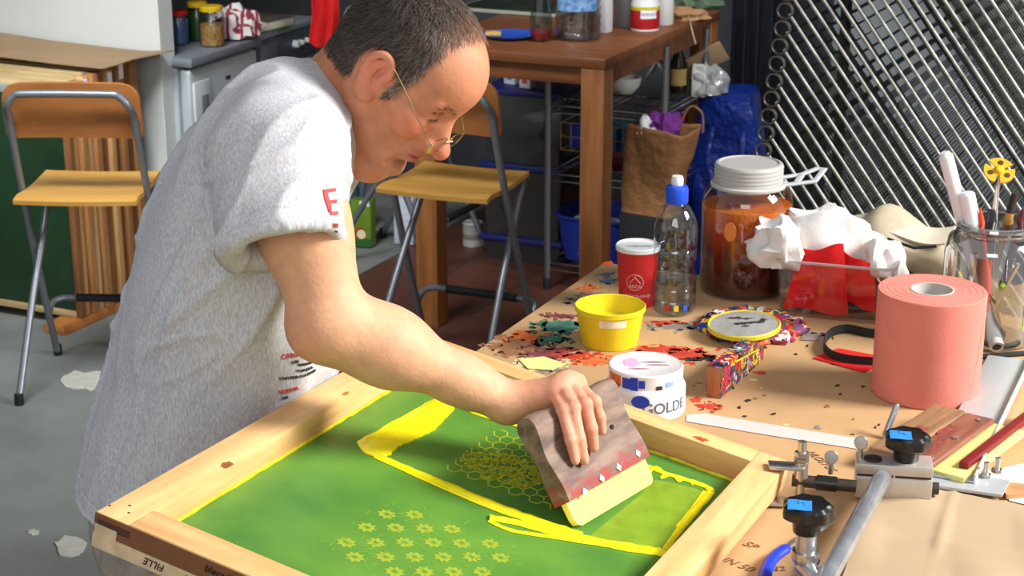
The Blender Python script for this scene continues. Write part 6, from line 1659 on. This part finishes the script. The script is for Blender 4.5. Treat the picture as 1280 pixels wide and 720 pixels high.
# ------------------------------------------------------------------ trousers and shoes
HIPC = Vector((*ony(262, 640, YT+.01).xy, .93))
T_ = SDF(HIPC+Vector((-.28, -.30, -.93)), HIPC+Vector((.30, .30, .07)), .007)
T_.put(tor(HIPC-DZ*.02-DF*.025, .125, .175, .11), 0)
for s in (-1, 1):
    top = HIPC+DL*s*.085-DZ*.06; kn = HIPC+DL*s*.10-DZ*.45+DF*.02; an = HIPC+DL*s*.115-DZ*.845-DF*.01
    T_.put(s_cone(top-DF*.03, kn, .112, .078), .04); T_.put(s_cone(kn, an, .072, .064), .03)
T_.put(halfspace(HIPC-DZ*.885, -DZ, T_.lo, T_.lo+T_.h*(T_.n-1)), .004, 's')
Vp, Fp = T_.mesh(); Vp = smooth_mesh(Vp, Fp, 2); Np = normals(Vp, Fp)
Vp += Np*(wnoise(Vp, 30, 3, 2)*.003)[:, None]
trousers = link('trousers', np_mesh('trousers', Vp, Fp), mat('trouser_cloth', (152, 142, 130), .85, var=(40, .2)), person, 180)
trousers['label'] = 'worn grey-brown work trousers'
MB().tube([HIPC-DZ*.0+DF*.108*math.cos(a)+DL*.172*math.sin(a)-DZ*.01 for a in np.linspace(0, 2*PI, 33)[:-1]], .02, 6, True, flat=(1, .16)).build('belt', mat('belt', (70, 58, 48), .6), trousers)
for s in (-1, 1):
    b = HIPC+DL*s*.115-DF*.01; b.z = 0
    Z = SDF(np.array(b)+(-.2, -.2, -.01), np.array(b)+(.25, .2, .16), .006)
    Z.put(s_cone(b-DF*.05+DZ*.045, b+DF*.15+DZ*.035, .045, .042), .0); Z.put(s_cone(b-DF*.03+DZ*.06, b-DF*.03+DZ*.11, .045, .042), .03)
    Z.put(halfspace((0, 0, .004), (0, 0, -1), Z.lo, Z.lo+Z.h*(Z.n-1)), .003, 's')
    Vz, Fz = Z.mesh(); sh = link('shoe', np_mesh('shoe', smooth_mesh(Vz, Fz, 1), Fz), mat('shoe_leather', (58, 50, 46), .6), person, 180)
# ------------------------------------------------------------------ glasses (low on the nose)
gold = mat('gold_wire', (190, 168, 120), .25, 1.0)
GM = HMr @ Matrix.Scale(HS, 4)
gl = thing('eyeglasses', 'thin gold rectangular reading glasses worn low on the nose of the man', 'glasses', M=GM)
for s in (1, -1):
    c = Vector((.113, s*.033, -.020)); ux = Vector((-.03*s, 1, 0)).normalized()*1.0; uz = Vector((-.10, 0, 1)).normalized()
    loop = []
    for k in range(28):
        a = 2*PI*k/28; ca, sa = math.cos(a), math.sin(a)
        loop.append(c+ux*(.0245*math.copysign(abs(ca)**.6, ca))+uz*(.0125*math.copysign(abs(sa)**.6, sa)))
    MB().tube(loop, .0009, 6, True).build('rim', gold, gl)
    nn = ux.cross(uz).normalized()*.0006
    LM = MB(); n_ = len(loop); LM.add([p+nn for p in loop]+[p-nn for p in loop], [list(range(n_)), list(range(n_, 2*n_))[::-1]]+[[i, (i+1) % n_, n_+(i+1) % n_, n_+i] for i in range(n_)])
    LM.build('lens', clear('spectacle_lens', (244, 244, 240), gloss=.05), gl, None)
    MB().tube(catmull([c+ux*.0245*s+uz*.004, (.105, s*.066, -.012), (.078, s*.0735, .002), (.03, s*.0785, .022), (.0, s*.082, .030), (-.014, s*.081, .016), (-.02, s*.078, -.004)], 6), .0011, 6).build('temple_arm', gold, gl)
    MB().tube([c-ux*.022*s, (.1125, s*.0105, -.021), (.1115, s*.0100, -.024)], .0006, 5).build('nose_pad', gold, gl)
MB().tube(catmull([(.115, .0095, -.015), (.1185, 0, -.011), (.115, -.0095, -.015)], 5), .001, 6).build('bridge', gold, gl)
# ------------------------------------------------------------------ squeegee in the hand
def ramp_paint(name, base, dark, paint, zc, soft, axis='Z', rough=.6, pscale=60):
    if name in _mats: return _mats[name]
    m = mat(name, base, rough, var=(9, .3), col2=dark, vscale=(1, 6, 6), detail=6)
    nt = m.node_tree; N = nt.nodes; L = nt.links; b = N['Principled BSDF']
    src = b.inputs['Base Color'].links[0].from_socket
    t = N.new('ShaderNodeTexCoord'); sx = N.new('ShaderNodeSeparateXYZ'); L.new(t.outputs['Object'], sx.inputs[0])
    nz = N.new('ShaderNodeTexNoise'); nz.inputs['Scale'].default_value = pscale; nz.inputs['Detail'].default_value = 5; L.new(t.outputs['Object'], nz.inputs['Vector'])
    ma = N.new('ShaderNodeMath'); ma.operation = 'MULTIPLY_ADD'; ma.inputs[1].default_value = -1/soft; ma.inputs[2].default_value = zc/soft; L.new(sx.outputs[axis], ma.inputs[0])
    mb = N.new('ShaderNodeMath'); mb.operation = 'MULTIPLY_ADD'; mb.inputs[1].default_value = 4.0; mb.inputs[2].default_value = -2.0; L.new(nz.outputs['Fac'], mb.inputs[0])
    mc = N.new('ShaderNodeMath'); mc.operation = 'ADD'; mc.use_clamp = True; L.new(ma.outputs[0], mc.inputs[0]); L.new(mb.outputs[0], mc.inputs[1])
    mx = N.new('ShaderNodeMix'); mx.data_type = 'RGBA'; L.new(mc.outputs[0], mx.inputs[0]); L.new(src, mx.inputs[6]); mx.inputs[7].default_value = (*lin(paint), 1)
    L.new(mx.outputs[2], b.inputs['Base Color']); return m
SQT = basis(S0, SAX, SNF, ST)
sqg = thing('squeegee', 'worn wooden squeegee with a yellow blade, gripped in the hand of the man', 'squeegee', M=SQT)
pr_ = [(.0125, .034), (.0140, .052), (.0125, .070), (.0098, .088), (.0100, .104), (.0135, .122), (.0150, .136), (.0120, .147), (.0040, .152), (-.0060, .151), (-.0130, .144), (-.0150, .132), (-.0125, .114), (-.0098, .096), (-.0105, .078), (-.0130, .060), (-.0130, .034)]
pr_ = [(p.x, p.y) for p in catmull([(a, b, 0) for a, b in pr_], 3)]
HB = MB(); ns = 12; npf = len(pr_)
for q in range(ns+1):
    s_ = .203*q/ns
    for (n_, t_) in pr_: HB.v.append(Vector((s_-.001, n_, t_+.0016*math.sin(q*1.3)*(t_ > .12))))
for q in range(ns):
    for a in range(npf): HB.f.append([q*npf+a, q*npf+(a+1) % npf, (q+1)*npf+(a+1) % npf, (q+1)*npf+a])
HB.f += [list(range(npf)), [ns*npf+a for a in range(npf)][::-1]]
HB.build('handle', ramp_paint('squeegee_wood', (142, 116, 100), (92, 72, 62), (150, 52, 46), .056, .022), sqg, 40)
bl = MB(); bp = [(0.012, 0), (.188, 0), (.196, .004), (.199, .012), (.199, .042), (.001, .042), (.001, .014), (.005, .004)]
bl.prism(bp, .0085, Matrix(((1, 0, 0, 0), (0, 0, 1, -.00425), (0, 1, 0, 0), (0, 0, 0, 1))))
bl.build('blade', mat('squeegee_rubber', (238, 226, 112), .35, sss=.15, var=(18, .05)), sqg, 30)
for (px, py) in ((797, 567), (773, 584), (752, 598), (731, 615)):
    q = sqpx(px, py, .014)-S0; c = Vector((q.dot(SAX), .0135, q.dot(ST)))
    d_ = [(.0055, 0), (0, .0055), (-.0055, 0), (0, -.0055)]
    MB().prism(d_, .0016, Matrix.Translation(c) @ Matrix(((1, 0, 0, 0), (0, 0, 1, 0), (0, 1, 0, 0), (0, 0, 0, 1)))).build('bolt_plate', mat('bolt_white', (225, 222, 215), .3, .2), sqg, 20)
q = sqpx(766, 533, .012)-S0
MB().lathe([(.0032, 0), (.0032, .002), (.001, .002)], 14, Matrix.Translation((q.dot(SAX), .0098, q.dot(ST))) @ Matrix.Rotation(-PI/2, 4, 'X')).build('screw_hole', mat('dark_hole', (30, 26, 24), .8), sqg)

# ------------------------------------------------------------------ mesh, emulsion pattern and ink of the silk screen
K0 = -.0365
mesh_m = mat('screen_mesh', (104, 150, 54), .38, var=(5, .3), col2=(62, 116, 46), spec=.45, bump=(900, .08, .0005), lo=.3, hi=.7)
MB().box((FA-2*RW+.01, FB-2*RW+.01, .0008), (FA/2, FB/2, K0-.0004), 0).build('mesh', mesh_m, scr, None)
def loc(px, py, k=K0):
    i, j = fpx(px, py, k); return Vector((i, j, k))
ink = mat('yellow_ink', (244, 230, 26), .22, spec=.5, var=(60, .06), bump=(90, .5, .0008))
film = mat('thin_ink_film', (122, 150, 40), .3, var=(30, .12))
yel_pat = mat('stencil_yellow', (148, 166, 48), .5)
def blob(name, pts, h, m, jag=0.0, n=5):
    g = random.Random(len(pts)*7+int(pts[0][0]))
    c = catmull([loc(*p) for p in pts]+[loc(*pts[0])], n)[:-1]
    c = [p+Vector((g.uniform(-jag, jag), g.uniform(-jag, jag), 0)) for p in c]
    cen = sum(c, Vector())/len(c); mb = MB(); N_ = len(c)
    rings = [(1.0, 0.0), (1.0, h*.6), (.985, h)]
    for sc_, z in rings: mb.v += [Vector((cen.x+(p.x-cen.x)*sc_, cen.y+(p.y-cen.y)*sc_, K0+.0001+z)) for p in c]
    for r in range(2): mb.f += [[r*N_+i, r*N_+(i+1) % N_, (r+1)*N_+(i+1) % N_, (r+1)*N_+i] for i in range(N_)]
    mb.f += [[2*N_+i for i in range(N_)], list(range(N_))[::-1]]
    return mb.build(name, m, scr, 60)
blob('ink_film', [(735, 672), (800, 618), (815, 600), (880, 616), (868, 640), (835, 680), (800, 686)], .0003, film)
blob('ink_pool', [(446, 553), (470, 540), (520, 512), (545, 499), (558, 504), (568, 510), (560, 520), (545, 536), (528, 545), (505, 556), (497, 560), (486, 570), (470, 571), (452, 564)], .0022, ink, .0012)
def ridge(name, pts, r, flat=(.45, 1)):
    P = catmull([loc(*p) for p in pts], 6); P = [Vector((p.x, p.y, K0+.0008)) for p in P]; n = len(P)
    rr = [1.3*(r if not hasattr(r, '__len__') else r[0]+(r[1]-r[0])*i/(n-1))*(.85+.3*random.random()) for i in range(n)]
    return MB().tube(P, rr, 8, flat=flat).build(name, ink, scr, 60)
ridge('ink_ridge', [(462, 566), (500, 583), (560, 608), (620, 634), (680, 656), (725, 672)], (.0045, .0085))
ridge('ink_ridge', [(468, 572), (530, 600), (600, 630), (640, 645)], (.002, .003))
ridge('ink_ridge', [(612, 648), (650, 655), (700, 668), (745, 678), (790, 686), (832, 692)], (.005, .0075))
ridge('ink_ridge', [(611, 652), (640, 664), (690, 672), (740, 680), (835, 695)], .0028)
ridge('ink_ridge', [(560, 505), (600, 515), (640, 530), (655, 540)], (.0035, .003))
ridge('ink_ridge', [(566, 503), (590, 516), (625, 528)], .002)
ridge('ink_ridge', [(810, 583), (825, 590), (850, 598), (880, 608), (890, 615)], (.003, .0045))
ridge('ink_ridge', [(888, 616), (872, 634), (855, 655), (838, 678), (830, 692)], (.005, .003))
ridge('ink_ridge', [(880, 615), (862, 640), (846, 660)], .002)
ridge('ink_ridge', [(812, 590), (820, 584), (830, 592), (826, 598), (840, 594), (848, 602), (856, 598), (866, 606)], .0016)
# emulsion pattern: flowers and a scale lattice
fl = MB()
Z = 2.88
def zp(x, y): return (400+x/Z, 470+y/Z)
def flat_poly(mb, pts):
    n = len(pts); mb.add([Vector((p[0], p[1], K0+.00005)) for p in pts]+[Vector((p[0], p[1], K0+.0003)) for p in pts], [list(range(n, 2*n))]+[[i, (i+1) % n, n+(i+1) % n, n+i] for i in range(n)])
rows = [[(240, 498), (340, 500)], [(168, 545), (272, 547), (376, 550), (475, 552)], [(95, 600), (200, 600), (305, 600), (408, 600), (510, 603), (612, 604)],
 [(125, 652), (235, 652), (340, 652), (443, 652), (546, 652), (650, 655)], [(268, 705), (375, 705), (480, 705), (583, 705)]]
for row in rows:
    for p in row:
        c = loc(*zp(*p))
        for k in range(8):
            a = 2*PI*k/8+.2; L_ = .0125; w_ = .0032
            d = Vector((math.cos(a), math.sin(a))); e = Vector((-d.y, d.x))
            flat_poly(fl, [(c.x+d.x*.002, c.y+d.y*.002), (c.x+d.x*L_*.6-e.x*w_, c.y+d.y*L_*.6-e.y*w_), (c.x+d.x*L_, c.y+d.y*L_), (c.x+d.x*L_*.6+e.x*w_, c.y+d.y*L_*.6+e.y*w_)])
fl.build('flower_stencil', yel_pat, scr, None)
sp = MB(); g = random.Random(5)
allf = [zp(*p) for r_ in rows for p in r_]
for p in allf+[zp(280, 475), zp(560, 575), zp(690, 630), zp(60, 625), zp(200, 680), zp(420, 525)]:
    for k in range(5):
        x, y = p[0]+g.uniform(-22, 22), p[1]+g.uniform(-9, 9); c = loc(x, y); a = g.uniform(0, 6.28); L_ = g.uniform(.006, .013)
        d = Vector((math.cos(a), math.sin(a))); e = Vector((-d.y, d.x))*.0006
        flat_poly(sp, [(c.x-e.x, c.y-e.y), (c.x+d.x*L_-e.x, c.y+d.y*L_-e.y), (c.x+d.x*L_+e.x, c.y+d.y*L_+e.y), (c.x+e.x, c.y+e.y)])
sp.build('leaf_stencil', mat('stencil_dim', (110, 156, 46), .5), scr, None)
lat_ = MB(); poly = [loc(*p) for p in ((548, 586), (619, 536), (655, 543), (700, 600), (690, 640))]
def inside(x, y):
    r = False; n = len(poly)
    for i in range(n):
        a, b = poly[i], poly[(i+1) % n]
        if (a.y > y) != (b.y > y) and x < (b.x-a.x)*(y-a.y)/(b.y-a.y)+a.x: r = not r
    return r
px_, py_ = .0235, .0220
i0 = min(p.x for p in poly); i1 = max(p.x for p in poly); j0 = min(p.y for p in poly); j1 = max(p.y for p in poly)
ha_, hb_ = .0100, .0115
ci = 0; x = i0
while x < i1:
    y = j0+(ci % 2)*hb_
    while y < j1:
        for sg in (((-ha_, 0), (-ha_/2, hb_)), ((-ha_/2, hb_), (ha_/2, hb_)), ((ha_/2, hb_), (ha_, 0))):
            p = Vector((x+sg[0][0], y+sg[0][1])); q = Vector((x+sg[1][0], y+sg[1][1]))
            if inside(p.x, p.y) and inside(q.x, q.y):
                d = (q-p).normalized(); e = Vector((-d.y, d.x))*.0010
                flat_poly(lat_, [p-e-d*.0006, q-e+d*.0006, q+e+d*.0006, p+e-d*.0006])
        y += 2*hb_
    x += 1.5*ha_; ci += 1
lat_.build('lattice_stencil', mat('stencil_bright', (176, 184, 52), .5), scr, None)
med = MB(); cen = loc(*zp(655, 330))
for k in range(260):
    a = g.uniform(0, 6.28); r_ = math.sqrt(g.random()); c = Vector((cen.x+r_*.058*math.cos(a), cen.y+r_*.044*math.sin(a)))
    if inside(c.x, c.y):
        rr = g.uniform(.0014, .0036); flat_poly(med, [(c.x+rr*math.cos(2*PI*q/8), c.y+rr*math.sin(2*PI*q/8)*1.3) for q in range(8)])
med.build('medallion_stencil', mat('stencil_gold', (186, 190, 40), .5), scr, None)
# ink line where the mesh meets the rails, knots, stains, masking tape and handwriting
for a, b in (((RW, RW), (FA-RW, RW)), ((FA-RW, RW), (FA-RW, FB-RW))):
    MB().tube([Vector((a[0]+(b[0]-a[0])*t, a[1]+(b[1]-a[1])*t, K0+.001+.0006*math.sin(t*40))) for t in np.linspace(0, 1, 40)], [.0022+.0012*abs(math.sin(q*1.7)) for q in range(40)], 6).build('dried_ink_edge', mat('dried_ink', (206, 190, 30), .4, var=(40, .3)), scr, 60)
def disc(name, px, py, k, r, m, sx=1.0, sy=1.0, parent=scr, jag=.25):
    i, j = fpx(px, py, k); mb = MB(); n = 18
    pts = [(i+r*sx*math.cos(2*PI*q/n)*(1+g.uniform(-jag, jag)), j+r*sy*math.sin(2*PI*q/n)*(1+g.uniform(-jag, jag))) for q in range(n)]
    mb.prism(pts, .0005, z0=k-.0002); return mb.build(name, m, parent, None)
knot = mat('pine_knot', (150, 84, 42), .6, var=(60, .3))
disc('knot', 284, 581, 0, .0075, knot, .8, 1.4); disc('knot', 432, 492, 0, .005, mat('pine_knot_pale', (176, 116, 62), .6), .7, 1.6)
for (x, y) in ((137, 632), (162, 632), (161, 641)): disc('nail_hole', x, y, 0.0, .0016, mat('dark_hole', (30, 26, 24), .8), jag=.1)
rs = mat('red_stain', (196, 74, 40), .5, var=(80, .2))
def wallspot(px, py, r, m):                                     # on the inner face of the back rail
    p = onplane(px, py, FR+FW*RW, FW)-FR; i, k = p.dot(FU), p.dot(FN)
    mb = MB(); n = 14; pts = [(i+r*1.5*math.cos(2*PI*q/n)*g.uniform(.6, 1.2), k+r*math.sin(2*PI*q/n)*g.uniform(.6, 1.2)) for q in range(n)]
    mb.prism(pts, .0004, Matrix(((1, 0, 0, 0), (0, 0, 1, RW*.9), (0, 1, 0, 0), (0, 0, 0, 1)))); mb.build('red_stain', rs, scr, None)
disc('red_stain', 876, 549, 0, .010, rs, 1.0, .7, jag=.5)
tape = mat('masking_tape', (196, 178, 146), .7, var=(40, .15))
yb = FB+.0006
MB().box((FA+.002, .0012, .018), (FA/2, yb, -FT+.008), 0).build('masking_tape', tape, scr, None)
MB().box((.030, .0012, .030), (FA-.016, yb+.0004, -FT+.014), 0).build('masking_tape', tape, scr, None)
MB().box((FA+.001, .0010, FT-.001), (FA/2, FB+.0002, -FT/2-.0008), 0).build('dark_face', mat('rail_stain', (112, 74, 46), .7, var=(12, .2)), scr, None)
MB().box((.045, .0012, .009), (FA-.026, FB+.0004, -.012), 0).build('dark_stain', mat('rail_stain_dark', (70, 44, 28), .7), scr, None)
marker = mat('black_marker', (26, 24, 24), .6)
def hand(txt, size, i, k, rot=0):
    # lettering on the near face (normal +w); seen from the front the local x axis runs right to left
    Mx = Matrix.Translation((i, yb+.0010, k)) @ basis((0, 0, 0), (-1, 0, 0), (0, 0, 1), (0, 1, 0)) @ Matrix.Rotation(R(rot), 4, 'Z')
    flat_text(txt, size, Mx, .0004, .25).build('handwriting', marker, scr, None)
hand('FILLE', .0125, FA-.085, -FT+.009, 180); hand('ENGERVAT', .0125, FA-.155, -FT+.009, 180); hand('blecad', .0125, FA-.165, -.012, 0); hand('nolita', .0125, FA-.230, -.012, 0)
